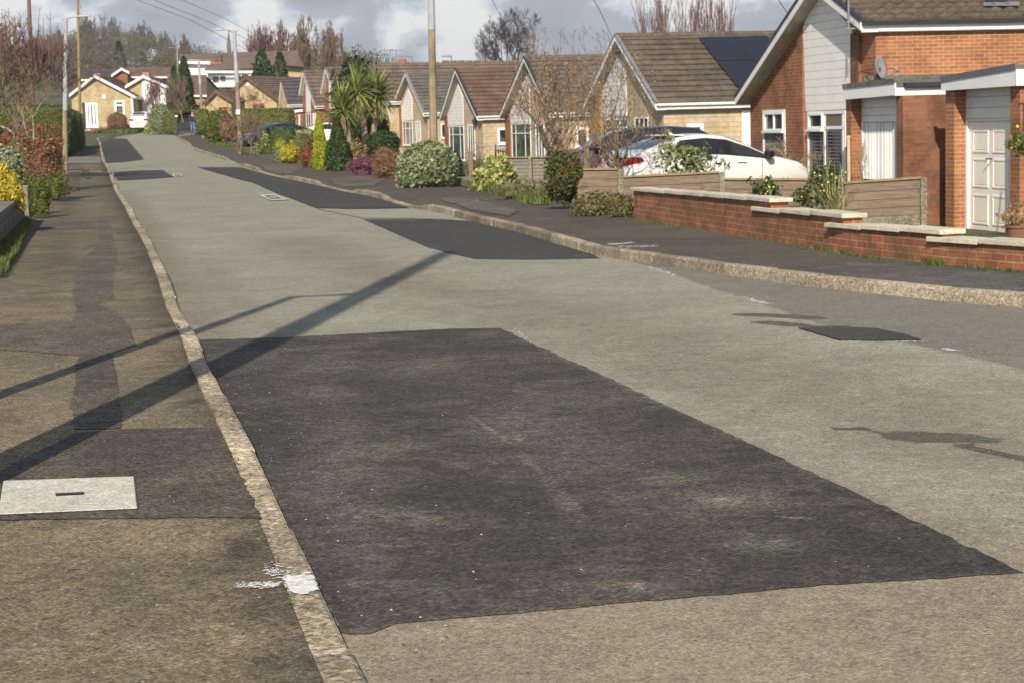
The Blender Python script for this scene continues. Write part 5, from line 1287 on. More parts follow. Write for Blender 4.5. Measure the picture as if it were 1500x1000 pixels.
# aerials on the far roofs
def aerial(x, yb, yt, d, xl, xr, label, yb2=None):
    b_, t = at(x, yb, d), at(x, yt, d); rt = root('roof_aerial', b_, label, 'aerial'); mb = MB(); mb.tube(b_-Vector((0, 0, .5)), t, .035, .03, 6); mb.build('mast', M_LEAD, rt)
    mb = MB(); a, c = at(xl, yt+1, d), at(xr, yt+1, d); mb.tube(a, c, .03, .03, 6)
    for i in range(7): p = a.lerp(c, i/6); mb.tube(p+Vector((0, -.25, -.08)), p+Vector((0, .25, .12)), .018, .018, 4)
    mb.build('boom', M_LEAD, rt); return rt
aerial(580, 94, 73.5, 150, 563, 590, 'tallest television aerial on the long brown roof left of the lamp post')
aerial(604, 100, 82.5, 140, 585, 604.5, 'shorter television aerial close to the lamp post')
aerial(661, 92, 82, 125, 648, 662, 'small television aerial just right of the lamp post')

# ------------------------------------------------------------ cars
M_TYRE = plain('tyre', (.02, .02, .02), .8); M_RIM = plain('alloy', (.45, .45, .46), .3, .1, 5, .7)
M_TINT = plain('car glass', (.02, .022, .025), .05, .3, 1.2, 0, .9); M_RED = plain('red lamp', (.22, .008, .012), .15, .2, 4, 0, .8); M_BLKP = plain('black plastic', (.018, .018, .02), .4)
def paint(name, c):
    m, nt, b = mat(name); b.inputs['Base Color'].default_value = (*c, 1); b.inputs['Roughness'].default_value = .28; b.inputs['Coat Weight'].default_value = 1; b.inputs['Coat Roughness'].default_value = .05; return m
HATCH = dict(top=[(0,.62),(.02,.98),(.10,1.08),(.45,1.13),(.9,1.29),(1.35,1.41),(1.9,1.45),(2.4,1.40),(2.9,1.22),(3.3,1.02),(3.55,.93),(4.0,.84),(4.3,.72),(4.42,.55)],
             belt=[(0,.60),(.10,.98),(.5,1.02),(1.2,1.02),(2.2,.97),(3.3,.87),(3.6,.84),(4.1,.78),(4.3,.68),(4.42,.53)], glass_top=(.45,3.45), side=(1.02,3.42), L=4.42, w=.88, rw=(.5,1.32), ws=(2.42,3.45))
ESTATE = dict(top=[(0,.65),(.03,1.05),(.15,1.35),(.45,1.52),(1.2,1.58),(2.3,1.55),(2.7,1.45),(3.3,1.12),(3.5,1.03),(4.1,.95),(4.4,.78),(4.5,.6)],
              belt=[(0,.63),(.05,1.0),(.5,1.05),(2.2,1.02),(3.3,.98),(3.6,.95),(4.2,.86),(4.4,.74),(4.5,.58)], side=(.45,3.30), L=4.5, w=.9, rw=(.10,.42), ws=(2.62,3.36))
def ip(pts, x):
    for (a, za), (b_, zb) in zip(pts, pts[1:]):
        if x <= b_: return za+(zb-za)*(x-a)/(b_-a)
    return pts[-1][1]
def car(pos, ang, pf, pm, label, detail=True, group=None):
    """pos = middle of the rear end on the ground; ang = heading"""
    rt = root('parked_car', pos, label, 'car', group); ca, sa = math.cos(ang), math.sin(ang); L, w = pf['L'], pf['w']
    def T(x, y, z): return (pos[0]+ca*x-sa*y, pos[1]+sa*x+ca*y, pos[2]+z)
    def wd(x): return w*(1-.16*max(0, (abs(x-L/2)/(L/2)))**4)
    def inset(x):  # tumblehome at the roof edge
        return .22*smooth(.02, .4, ip(pf['top'], x)-ip(pf['belt'], x))
    def S(x, t):
        bz, tz = ip(pf['belt'], x), ip(pf['top'], x); h = max(0, tz-bz-.05); return (wd(x)-inset(x)*t-.02*t, bz+h*t)
    N_ = 60; xs = [L*i/N_ for i in range(N_+1)]; ringn = 13; mb = MB(); vs = []
    for x in xs:
        bz = ip(pf['belt'], x); tz = ip(pf['top'], x); h = max(.004, tz-bz); y0 = wd(x)
        lowz = .20 if .12*L < x < .9*L else .30
        pr = [(y0*.93, lowz), (y0*.99, .38), (y0, .60 if bz > .62 else bz*.9), (y0*.985, bz)]
        y1, z1 = S(x, 1); pr += [(y1, max(z1, bz+.002)), (y1*.85, tz-.018*min(1, h*4)), (y1*.4, tz), ]
        ring = pr+[(-a, b_) for a, b_ in reversed(pr)]
        vs += [T(x, a, b_) for a, b_ in ring]
    n = 14; fs = []
    for i in range(N_):
        for j in range(n-1):
            a = i*n+j; fs.append((a, a+n, a+n+1, a+1))
        fs.append((i*n+n-1, (i+1)*n+n-1, (i+1)*n, i*n))
    fs.append(tuple(range(n))); fs.append(tuple(range((N_+1)*n-1, N_*n-1, -1)))
    mb.add(vs, fs); body = mb.build('body', pm, rt, smooth_=True)
    body.data.polygons[-1].use_smooth = False; body.data.polygons[-2].use_smooth = False
    def strip(xa, xb, ta, tb, name, m_, o=.006, side=1, nx=10, par=None, shapefn=None):
        mb = MB(); vs = []
        for i in range(nx+1):
            x = xa+(xb-xa)*i/nx
            for t in (ta, tb):
                tt = t if shapefn is None else shapefn(x, t); y_, z_ = S(x, tt); vs.append(T(x, side*(y_+o), z_+o*.2))
        mb.add(vs, [(2*i, 2*i+2, 2*i+3, 2*i+1) for i in range(nx)]); return mb.build(name, m_, par or rt, smooth_=True)
    s0, s1 = pf['side']
    def clampf(x, t):
        edge = min(1, max(0, (x-s0)/.22), max(0, (s1-x)/.10)); return .06+(t-.06)*min(1, edge) if t > .5 else t
    for sd in (-1, 1):
        strip(s0, s1, .06, .88, 'side_trim', M_BLKP, .004, sd, 24, shapefn=clampf)
        mid = (s0+s1)/2+.05
        for (xa, xb) in ((s0+.12, s0+.50), (s0+.54, mid-.05), (mid+.05, s1-.16)):
            def cf(x, t, xa=xa, xb=xb): return .10+(.84-.10)*min(1, max(0, (x-s0)/.24), max(0, (s1-x)/.12)) if t > .5 else .10
            strip(xa, xb, .1, .84, 'side_window', M_TINT, .010, sd, 10, shapefn=cf)
    def deck(xa, xb, f0, f1, name, m_, o=.006):
        mb = MB(); vs = []
        for i in range(9):
            x = xa+(xb-xa)*i/8; tz = ip(pf['top'], x); y1 = S(x, 1)[0]
            for k in range(-3, 4):
                q = k/3; vs.append(T(x, q*y1*.86, tz+o-(.018*abs(q)**2)))
        mb.add(vs, [(i*7+k, (i+1)*7+k, (i+1)*7+k+1, i*7+k+1) for i in range(8) for k in range(6)]); return mb.build(name, m_, rt, smooth_=True)
    deck(*pf['rw'], 0, 0, 'rear_window', M_TINT); deck(*pf['ws'], 0, 0, 'windscreen', M_TINT)
    for sd in (-1, 1):
        for x in (s0+.40, (s0+s1)/2+.02, s1-.25):
            pr = [(wd(x)*.985+.004, ip(pf['belt'], x)-.01), (wd(x)+.006, .60), (wd(x)*.99+.006, .38)]
            vs = [T(x+o_, sd*a, b_) for a, b_ in pr for o_ in (-.006, .006)]; MB().add(vs, [(0, 1, 3, 2), (2, 3, 5, 4)]).build('door_gap', M_BLKP, rt)
    for x in (.82, L-.85):
        for sd in (-1, 1):
            mb = MB(); c = Vector(T(x, sd*(wd(x)-.20), .31)); e = Vector(T(x, sd*(wd(x)-.025), .31)); mb.tube(c, e, .30, .30, 24); wh = mb.build('wheel', M_TYRE, rt)
            mb = MB(); mb.tube(e, e+(e-c).normalized()*.012, .21, .20, 16); mb.build('rim', M_RIM, wh)
    for sd in (-1, 1):
        # tail lamps wrap round the corner
        mb = MB(); vs = [T(-.012, sd*(w*.45), .86), T(-.012, sd*(w*.45), .99), T(.0, sd*(w*.84+.01), .84), T(.0, sd*(w*.84+.01), 1.0), T(.10, sd*(wd(.1)+.012), .85), T(.10, sd*(wd(.1)+.012), 1.0), T(.38, sd*(wd(.38)+.012), .91), T(.34, sd*(wd(.34)+.012), .99)]
        mb.add(vs, [(0, 2, 3, 1), (2, 4, 5, 3), (4, 6, 7, 5)]); mb.build('tail_lamp', M_RED, rt)
        c = T(pf['side'][1]-.16, sd*(w+.10), ip(pf['belt'], pf['side'][1])+.10); mb = MB()
        mb.prism([Vector(c)+Vector((ca*x-sa*y, sa*x+ca*y, z)) for x, y, z in ((-.05, -.12, -.06), (.10, -.10, -.06), (.10, .10, -.06), (-.05, .12, -.06))], (0, 0, .14)); mb.build('mirror', pm if sd > 0 else M_BLKP, rt, bevel=.03)
        mb = MB(); hx = mid+.3; yy, zz = wd(hx), ip(pf['belt'], hx)-.12; mb.prism([T(hx, sd*(yy+.0), zz), T(hx+.2, sd*yy, zz), T(hx+.2, sd*(yy+.03), zz), T(hx, sd*(yy+.03), zz)], (0, 0, .03)); mb.build('door_handle', pm, rt)
        mb = MB(); vs = [T(L-.42, sd*(wd(L-.42)*.985+.0), .70), T(L-.02, sd*(w*.55), .62), T(L-.02, sd*(w*.55), .70), T(L-.5, sd*(wd(L-.5)*.99), .78)]; mb.add(vs, [(0, 1, 2, 3)]); mb.build('headlight', M_RIM, rt)
    mb = MB(); mb.prism([T(-.02, -.26, .62), T(-.02, .26, .62), T(-.02, .26, .73), T(-.02, -.26, .73)], Vector(T(.01, 0, 0))-Vector(T(0, 0, 0))); mb.build('number_plate', plain('yellow plate', (.75, .55, .03), .5), rt)
    if detail:
        x0 = pf['rw'][1]; mb = MB(); vs = [T(x0-.16, y_, ip(pf['top'], x0)+.012+dz) for y_ in (-.6, .6) for dz in (0, .03)]+[T(x0+.12, y_, ip(pf['top'], x0+.12)+dz-.01) for y_ in (-.6, .6) for dz in (0, .03)]
        mb.add(vs, [(0, 2, 3, 1), (4, 5, 7, 6), (1, 3, 7, 5), (0, 4, 6, 2), (0, 1, 5, 4), (2, 6, 7, 3)]); mb.build('spoiler', pm, rt)
        mb = MB(); mb.prism([T(x0+.05, -.02, ip(pf['top'], x0)+.0), T(x0+.24, -.02, ip(pf['top'], x0)+.0), T(x0+.10, -.02, ip(pf['top'], x0)+.09)], Vector(T(0, .04, 0))-Vector(T(0, 0, 0))); mb.build('roof_fin', pm, rt)
    return rt
W_ = paint('white car paint', (.80, .79, .77)); B_K = paint('black car paint', (.02, .021, .024)); B_L = paint('dark blue car paint', (.012, .016, .032))
SIL = paint('silver car paint', (.5, .52, .54))
def cpos(px, py, d, dz): p = at(px, py, d); return (p.x, p.y, dz)
car((at(894, 200, 38.6).x, 38.9, -.14), R(23), HATCH, W_, 'white hatchback parked behind the low timber fence, tail towards the road')
car((at(1042, 200, 48).x, 48.3, -.12), R(187), ESTATE, B_K, 'black estate car parked behind the white hatchback, only its roof and sloping screen visible', False)
car((at(446, 200, 103).x, 104, .62), R(222), HATCH, B_L, 'dark blue car behind the bare shrub and the lamp post with a notice', False)
car((at(437, 200, 118).x, 118, .62), R(15), HATCH, W_, 'white car roof just visible below the tall brick gable', False)
cpz = at(213, 192, 149); car((cpz.x-.5, 149, 1.9), R(94), dict(ESTATE, w=.85), W_, 'small white car with a yellow plate in front of the far white bungalow', False)
# ------------------------------------------------------------ plants
L_VAR = leafmat('variegated', (.30,.33,.19), (.20,.24,.10), (.40,.42,.28), (.13,.17,.06))
L_LIME = leafmat('lime variegated', (.34,.38,.07), (.45,.46,.18), (.16,.24,.03), (.55,.55,.28))
L_PUR = leafmat('heather', (.26,.07,.14), (.18,.05,.10), (.33,.13,.20), (.12,.07,.05))
L_BRN = leafmat('brown twiggy', (.22,.11,.06), (.28,.15,.08), (.16,.09,.05), (.30,.2,.12), trans=.1)
L_DG = leafmat('dark evergreen', (.035,.065,.02), (.05,.09,.025), (.025,.045,.015), (.07,.10,.03))
L_CON = leafmat('conifer green', (.045,.08,.02), (.065,.115,.03), (.03,.05,.018), (.085,.12,.035))
L_GOLD = leafmat('golden conifer', (.42,.42,.02), (.33,.36,.02), (.50,.47,.04), (.20,.26,.02))
L_PINK = leafmat('cream and pink', (.33,.24,.11), (.40,.32,.16), (.18,.20,.06), (.35,.15,.08))
L_ORG = leafmat('orange heath', (.34,.12,.04), (.28,.09,.04), (.40,.18,.07), (.18,.10,.05))
L_YEL = leafmat('yellow euonymus', (.62,.47,.03), (.50,.42,.04), (.70,.56,.08), (.25,.28,.04))
L_TOP = leafmat('topiary green', (.07,.13,.045), (.09,.155,.05), (.05,.10,.03), (.11,.17,.06))
L_HG = leafmat('hedge olive', (.19,.20,.045), (.14,.17,.035), (.24,.22,.07), (.10,.12,.03))
L_HG2 = leafmat('hedge green', (.10,.15,.025), (.14,.19,.03), (.07,.11,.02), (.22,.20,.05))
L_RUS = leafmat('copper hedge', (.30,.12,.05), (.38,.17,.08), (.20,.10,.05), (.12,.10,.03))
L_PYR = leafmat('pyracantha', (.05,.08,.02), (.08,.11,.03), (.035,.055,.015), (.10,.12,.03))
L_COT = leafmat('red cotoneaster', (.27,.075,.04), (.36,.13,.06), (.17,.07,.045), (.19,.14,.07), (.12,.11,.05), (.24,.17,.10))
L_TALL = leafmat('tall hedge', (.085,.115,.02), (.12,.15,.025), (.06,.085,.016), (.17,.19,.035))
L_LOW = leafmat('low brown green', (.16,.15,.05), (.24,.20,.09), (.10,.12,.03), (.28,.22,.13))
L_MAH = leafmat('mahonia', (.06,.10,.03), (.09,.14,.04), (.04,.07,.02), (.15,.18,.05), spec=.6)
L_LAU = leafmat('laurel pale', (.20,.26,.07), (.28,.32,.12), (.13,.18,.05), (.38,.36,.2), spec=.6)
L_FAWN = leafmat('dead leaves', (.40,.27,.16), (.34,.22,.13), (.46,.33,.21), trans=.15)
# right-hand gardens, from the near end outwards
bush('low_shrub', 'low brown and green ground-hugging shrub below the first fence panel', 'shrub', (840,905,285,317), L_LOW, 'loose', 1500, .075, aspect=.35, dratio=.6, core=.7, lump=.2)
bush('low_shrub', 'straggly brown-green low shrub against the left end of the brick wall', 'shrub', (893,932,283,319), L_LOW, 'loose', 1100, .07, aspect=.35, dratio=.7, core=.7, lump=.2)
py_ = bush('pyracantha_bush', 'tall dark bush covered in orange berries at the corner of the timber fence', 'bush', (800,862,213,308), L_PYR, 'loose', 5200, .055, dratio=.8, lump=.24, core=.78, shell=.2)
P, D = bush_pts(420, 62*36/2700, 1.1*.6, 95*36/2700, 'loose', int(800*7+213*3) % 9999, .24, .06)
mb = MB(); bs = py_.location
V = []; F = []
for p in P:
    if p[1] > .2: continue
    c = Vector(bs)+Vector(p)+Vector((0, -.03, 0)); k = len(V); s = random.uniform(.007, .014)
    V += [tuple(c+Vector(q)*s) for q in ((1,0,0),(-1,0,0),(0,1,0),(0,-1,0),(0,0,1),(0,0,-1))]
    F += [(k, k+2, k+4), (k+2, k+1, k+4), (k+1, k+3, k+4), (k+3, k, k+4), (k+2, k, k+5), (k+1, k+2, k+5), (k+3, k+1, k+5), (k, k+3, k+5)]
o = np_mesh('berries', np.array(V), np.array(F), plain('orange berries', (.36, .12, .04), .45, .2, 20), py_); meta(o, kind='stuff')
bush('laurel_shrub', 'pale-leaved evergreen shrub in front of the white hatchback', 'shrub', (968,1052,212,262), L_LAU, 'loose', 520, .15, d=35.3, dratio=.7, core=0, aspect=.36, lump=.25, shell=.35)
bush('laurel_shrub', 'tall thin sprig of pale leaves rising before the rear roof of the white hatchback', 'shrub', (970,990,200,240), L_LAU, 'loose', 110, .13, d=35.2, dratio=.8, core=0, aspect=.36, lump=.2, shell=.4)
def flowers(o, px, d, n, s=.03, c=(.75, .6, .02)):
    V = []; F = []
    for _ in range(n):
        q = at(random.gauss((px[0]+px[1])/2, (px[1]-px[0])/4), random.gauss((px[2]+px[3])/2, (px[3]-px[2])/4), d-.2); k = len(V)
        for i in range(6): a = i*1.047; V.append((q.x+s*math.cos(a), q.y, q.z+s*math.sin(a)))
        V.append((q.x, q.y-s*.8, q.z)); F += [(k+i, k+(i+1) % 6, k+6) for i in range(6)]
    np_mesh('flowers', np.array(V), np.array(F), plain('yellow flower', c, .6), o)['kind'] = 'stuff'
def blades(base, n, L, w, m, name, spread=.6, label=None, cat=None, droop=.6, par=None):
    V = []; F = []
    for _ in range(n):
        a = random.uniform(0, 6.283); t = random.uniform(.05, 1)*spread; d = Vector((math.cos(a)*t, math.sin(a)*t, 1)).normalized(); p = Vector(base)+Vector((random.gauss(0, .06), random.gauss(0, .06), 0)); l = L*random.uniform(.5, 1.1); sd = Vector((-math.sin(a), math.cos(a), 0)); k = len(V)
        for i in range(6):
            u = i/5; q = p+d*(l*u)+Vector((math.cos(a), math.sin(a), 0))*(droop*l*t*u*u*.5)-Vector((0, 0, 1))*(droop*l*u*u*u*t); ww = w*(1-u)**.6*.5; V += [q+sd*ww, q-sd*ww]
        F += [(k+2*i, k+2*i+1, k+2*i+3, k+2*i+2) for i in range(5)]
    o = np_mesh(name, np.array([tuple(v) for v in V]), np.array(F), m, par)
    return meta(o, label, cat) if label else o
o = bush('flowering_shrub', 'small dark shrub with yellow flowers behind the left end of the brick wall', 'shrub', (1097,1146,266,302), L_MAH, 'loose', 420, .09, d=27.5, dratio=.7, core=.0, lump=.25, shell=.35); flowers(o, (1105,1140,268,290), 27.2, 6, .013)
o = bush('flowering_shrub', 'larger dark shrub with yellow flowers leaning over the second step of the brick wall', 'shrub', (1188,1240,248,306), L_MAH, 'loose', 850, .085, d=25.5, dratio=.8, core=.0, lump=.22, shell=.35); flowers(o, (1200,1236,252,296), 25.2, 13, .013)
o = bush('flowering_shrub', 'sparse small shrub left of the tall grassy clump behind the brick wall', 'shrub', (1163,1188,276,303), L_MAH, 'loose', 260, .07, d=26, dratio=.8, core=.0, lump=.22, shell=.35); flowers(o, (1168,1183,277,290), 25.8, 3, .013)
M_GRB = leaf('ornamental grass', (.26,.27,.09), (.34,.31,.13), (.16,.20,.05), (.42,.37,.2))
blades(at(1222, 318, 24.3), 80, .95, .012, M_GRB, 'grass_clump', .8, 'clump of long arching grass blades behind the third wall coping', 'grass clump', .5)
MW = plain('straw stems', (.34, .27, .14), .8, .2, 5)
for i, (x, yb, yt, d, lb_) in enumerate(((1205, 300, 215, 26.5, 'bare straw-coloured stems in front of the leaded window'), (1262, 300, 205, 27, 'dry upright stems in front of the white ribbed garage door'))):
    b_ = at(x, yb, d); sg = scale_segs(branch_tree(50+i, 1, levels=3, spread=.45, trunk_r=.012, n0=6, kids=3, twig_r=.0025), (yb-yt)*d/FPX, .62)
    V_, F_ = segs_mesh([(a+b_, c+b_, min(r1, .006), min(r2, .005), l) for a, c, r1, r2, l in sg]); meta(np_mesh('dry_stems', V_, F_, MW), lb_, 'dry plant')
b_ = at(1158, 262, 40.4); sg = scale_segs(branch_tree(77, 1, levels=4, spread=.8, n0=5, kids=3, twig_r=.003), .9, 1.0)
V_, F_ = segs_mesh([(a+b_, c+b_, min(r1, .012), min(r2, .01), l) for a, c, r1, r2, l in sg]); meta(np_mesh('wall_climber', V_, F_, MT['twig']), 'leafless climber against the brick front between the two windows', 'climbing plant')
# between the lamp post and the berried bush
bush('variegated_shrub', 'yellow and green variegated shrub in front of the grey slatted fence', 'shrub', (694,752,236,280), L_LIME, 'loose', 1500, .12, dratio=.8, lump=.18, core=.72, shell=.22, aspect=.55)
bush('low_shrub', 'brown twiggy low growth at the foot of the yellow variegated shrub', 'shrub', (722,800,262,293), L_LOW, 'loose', 900, .07, aspect=.25, dratio=.5, core=.5, lump=.22)
bush('variegated_bush', 'large round pale variegated bush behind the near lamp post', 'bush', (577,674,210,275), L_VAR, 'round', 8000, .10, dratio=.9, lump=.07, core=.84, shell=.12, aspect=.5)
bush('evergreen_shrub', 'dark narrow evergreen shrub tucked behind the big variegated bush', 'shrub', (655,680,226,270), L_DG, 'round', 1400, .08, d=49, core=.85)
o = bush('straggly_shrub', 'straggly bronze shrub beside the short timber post', 'shrub', (676,720,222,268), L_LOW, 'loose', 620, .08, d=50, core=0, lump=.25, shell=.4, aspect=.35)
bush('brown_shrub', 'russet twiggy shrub between the purple heather and the big variegated bush', 'shrub', (545,592,215,262), L_BRN, 'loose', 4200, .13, dratio=.9, core=.7, lump=.22, shell=.25, aspect=.1, jit=1.5)
bush('heather', 'purple flowering heather at the pavement edge', 'heather', (511,547,228,258), L_PUR, 'loose', 2600, .08, dratio=.9, core=.7, lump=.26, shell=.25, aspect=.25)
bush('evergreen_shrub', 'spreading dark green shrub above the russet twigs', 'shrub', (536,591,193,230), L_DG, 'round', 2600, .10, d=64, core=.85)
bush('cream_shrub', 'cream and pink tinted shrub under the cordyline palms', 'shrub', (499,540,212,246), L_PINK, 'loose', 1700, .10, d=63, dratio=.8, core=.8)
bush('ivy_mound', 'dark green conifer mass beside the golden conifer', 'conifer', (474,515,172,251), L_CON, 'cone', 5200, .12, dratio=.9, core=.85, lump=.2)
bush('ivy_mound', 'shadowed evergreen behind the palm trunks', 'conifer', (512,572,168,226), L_DG, 'round', 2600, .12, d=69, core=.85)
bush('golden_conifer', 'bright golden yellow conical conifer', 'conifer', (455,483,165,249), L_GOLD, 'cone', 6500, .085, dratio=1, core=.88, lump=.05, shell=.10, aspect=.35)
bush('heath_shrub', 'orange brown shrub beside the golden conifer', 'shrub', (440,461,214,246), L_ORG, 'loose', 1500, .09, core=.8, aspect=.2)
bush('euonymus', 'bright yellow rounded shrub at the pavement edge', 'shrub', (409,438,213,239), L_YEL, 'round', 2300, .10, core=.85, lump=.1)
bush('pale_shrub', 'small pale cream shrub left of the bright yellow one', 'shrub', (402,414,217,237), L_VAR, 'round', 700, .09, core=.8)
bush('yellow_shrub', 'yellow dome-shaped shrub behind the bright yellow one', 'shrub', (424,444,206,220), L_YEL, 'round', 900, .1, d=86, core=.85)
bush('brown_shrub', 'greenish brown shrub above the orange shrub', 'shrub', (432,460,196,226), L_LOW, 'loose', 1300, .12, d=84, core=.8)
bush('clipped_shrub', 'small yellow-green clipped ball inside the green topiary', 'topiary', (404,420,206,222), L_GOLD, 'round', 900, .09, d=84, core=.88)
bush('clipped_shrub', 'small green clipped ball beside the yellow-green one', 'topiary', (413,428,206,222), L_TOP, 'cone', 800, .09, d=85.5, core=.88)
bush('topiary_hedge', 'clipped dark green arched topiary, the larger and rear one', 'topiary', (391,433,189,232), L_TOP, 'box', 5000, .10, d=90, dratio=.35, core=.9, lump=.015, shell=.05)
bush('topiary_hedge', 'clipped green arched topiary, the smaller one in front', 'topiary', (400,427,199,234), L_HG2, 'box', 3000, .09, d=87, dratio=.35, core=.9, lump=.015, shell=.05)
bush('lime_shrub', 'lime green leafy shrub left of the arched topiary', 'shrub', (380,395,196,230), L_LIME, 'loose', 1400, .11, d=88, core=.8)
bush('lime_shrub', 'low yellow-green edging shrub beneath the white car roof', 'shrub', (430,458,192,204), L_LIME, 'box', 900, .12, d=96, core=.8, dratio=.5)
bush('pale_shrub', 'pale greenish shrub at the foot of the lime green one', 'shrub', (370,387,212,232), L_LAU, 'loose', 600, .10, d=84, core=.7)
bush('long_hedge', 'long clipped olive hedge behind the dark blue car', 'hedge', (345,433,161,214), L_HG, 'box', 9000, .13, d=112, dratio=.28, core=.92, lump=.01, shell=.04)
bush('round_hedge', 'big rounded green hedge with a brown patch behind the far lamp posts', 'hedge', (298,347,162,211), L_HG2, 'round', 6500, .12, d=112, dratio=.9, core=.9, lump=.03, shell=.06)
bush('brown_shrub', 'brown patch of dieback growing on the side of the big rounded hedge', 'shrub', (322,344,172,206), L_BRN, 'round', 2300, .12, d=110.6, dratio=.35, core=.8, lump=.12)
bush('hedge', 'olive hedge beside the black gate, right of it', 'hedge', (287,306,162,196), L_HG, 'box', 2500, .13, d=128, dratio=.9, core=.92, lump=.015, shell=.05)
bush('hedge', 'olive clipped hedge left of the black gate', 'hedge', (242,262,165,195), L_HG, 'box', 2600, .13, d=141, dratio=.9, core=.92, lump=.015, shell=.05)
bush('variegated_shrub', 'pale spreading shrub between the white car and the clipped hedge', 'shrub', (220,252,154,196), L_VAR, 'round', 3000, .16, d=143, core=.85, lump=.1)
bush('lime_shrub', 'yellow-green shrub beside the small white car', 'shrub', (213,229,176,196), L_LIME, 'loose', 900, .14, d=144, core=.8)
bush('lime_shrub', 'yellow-green foliage behind the black gate', 'shrub', (262,283,150,166), L_LIME, 'loose', 800, .16, d=146, core=.7)
bush('red_shrub', 'dark red shrub above the gate', 'shrub', (270,294,155,170), L_PUR, 'loose', 900, .14, d=149, core=.8)
bush('russet_bush', 'round russet bush in front of the yellow bungalow', 'bush', (157,186,165,194), L_BRN, 'round', 3600, .14, d=151, core=.85, aspect=.3)
bush('evergreen_shrub', 'small dark shrub right of the russet bush', 'shrub', (184,191,184,194), L_DG, 'round', 400, .12, d=151.5, core=.8)
# garden gate
gt = root('garden_gate', at(271, 195, 137), 'black garden gate between white-topped black posts', 'gate')
for x in (258.5, 285): 
    a = at(x, 197, 137); mb = MB(); mb.box((a.x-.09, 136.9, a.z-.2), (a.x+.09, 137.15, at(x, 171.5, 137).z)); p_ = mb.build('post', M_DK, gt); t = at(x, 171.5, 137); mb = MB(); mb.box((t.x-.09, 136.93, t.z), (t.x+.09, 137.1, t.z+.10)); mb.build('cap', M_WH, p_)
mb = MB()
for i in range(13):
    x = 260+i*2.0; mb.tube(at(x, 196, 137), at(x, 182-3*math.sin(i/12*3.14), 137), .03, .03, 4)
mb.tube(at(260, 194, 137), at(284, 194, 137), .04, .04, 4); mb.tube(at(260, 186, 137), at(284, 186, 137), .04, .04, 4); mb.build('bars', M_DK, gt)
# conifers and trees behind
for q in ((247,267,100,165,148,1,'slimmer left spire of the dark conifer pair left of the white house'), (256,290,86,172,147,2,'taller dark conifer left of the white house')):
    bush('conifer_tree', q[6], 'conifer', q[:4], L_CON, 'cone', 4200, .30, d=q[4], core=.7, lump=.3, shell=.3)
for q in ((358,416,76,165,188,'broad dark evergreen in front of the white house, the left one'), (392,434,80,165,187,'smaller dark evergreen right of the broad one by the white house')):
    bush('conifer_tree', q[5], 'conifer', q[:4], L_CON, 'cone', 4600, .45, d=q[4], core=.66, lump=.3, shell=.36)
bush('conifer_tree', 'thin-topped dark conifer rising behind the palms', 'conifer', (489,546,86,200,106), L_DG, 'cone', 4200, .22, d=106, core=.72, lump=.2, shell=.25) if 0 else bush('conifer_tree', 'thin-topped dark conifer rising behind the palms', 'conifer', (484,552,96,215), L_DG, 'loose', 2600, .26, d=76, core=.4, lump=.25, shell=.4)
bush('conifer_tree', 'small pointed conifer tip showing above the palm crowns', 'conifer', (513,534,85,150), L_DG, 'cone', 420, .22, d=80, core=.3, shell=.4)
# left-hand gardens
def hedge_box(name, label, px_near, px_far, d0, d1, yt0, yt1, depth, m, n, ls, zlow=0.0):
    """clipped hedge running away from the viewer along the pavement: near/far px of its right face"""
    a = at(px_near, 220, d0); b_ = at(px_far, 200, d1); h = at(px_near, yt0, d0).z-G(a.x, d0); L = math.hypot(b_.x-a.x, d1-d0); ang = math.atan2(d1-d0, b_.x-a.x)
    seed = int(px_near*3); P, D = bush_pts(n, L, depth, h, 'box', seed, .012, .035)
    V, F = leaf_quads(P, D, ls, .5, .8); cV, cF = core_mesh(L, depth, h, 'box', seed, .012, .94); ca, sa = math.cos(ang), math.sin(ang)
    RM = np.array([[ca, -sa, 0], [sa, ca, 0], [0, 0, 1]]); off = np.array([(a.x+b_.x)/2-sa*depth/2*1, (d0+d1)/2+ca*depth/2*1, G(a.x, d0)])
    o = np_mesh(name, V@RM.T, F, m[0]); o.location = off; meta(o, label, 'hedge'); c = np_mesh('inner_branches', cV@RM.T, cF, m[1], smooth_=True); c.parent = o; return o
hedge_box('tall_hedge', 'tall clipped green hedge along the left pavement behind the leaning lamp post', 104.5, 117, 89, 99, 157, 161, 1.6, L_TALL, 7000, .10)
hedge_box('tall_hedge', 'farther end of the tall clipped hedge, a step lower than the nearer block', 118.5, 125.5, 99.5, 110, 161, 166, 1.8, L_TALL, 5000, .10)
bush('tall_hedge', 'broad sunlit hedge seen behind the bare tree on the left', 'hedge', (-40,105,156,226), L_TALL, 'box', 12000, .10, d=89, dpt=1.3, core=.93, lump=.012, shell=.04)
bush('copper_hedge', 'low copper-leaved clipped hedge in front of the tall green hedge', 'hedge', (22,91,186,256), L_RUS, 'box', 5200, .085, d=70, dpt=1.4, core=.0, lump=.02, shell=.14, aspect=.6)
bush('cotoneaster', 'spreading shrub with red and orange leaves left of the pavement', 'shrub', (6,93,193,285), L_COT, 'loose', 6500, .075, d=46, dratio=.6, core=.74, lump=.13, shell=.22)
bush('cotoneaster', 'red and orange leaved shrub at the left edge, farther back', 'shrub', (-30,40,192,262), L_COT, 'loose', 2600, .08, d=50, dratio=.6, core=.74, lump=.15)
bush('variegated_shrub', 'pale cream-leaved shrub at the left edge above the yellow one', 'shrub', (-25,38,216,300), L_VAR, 'loose', 3200, .075, d=37, dratio=.7, core=.76, lump=.15)
bush('euonymus', 'bright yellow shrub above the left garden wall', 'shrub', (-30,34,246,312), L_YEL, 'round', 3000, .065, d=30.5, dratio=.7, core=.82, lump=.12)
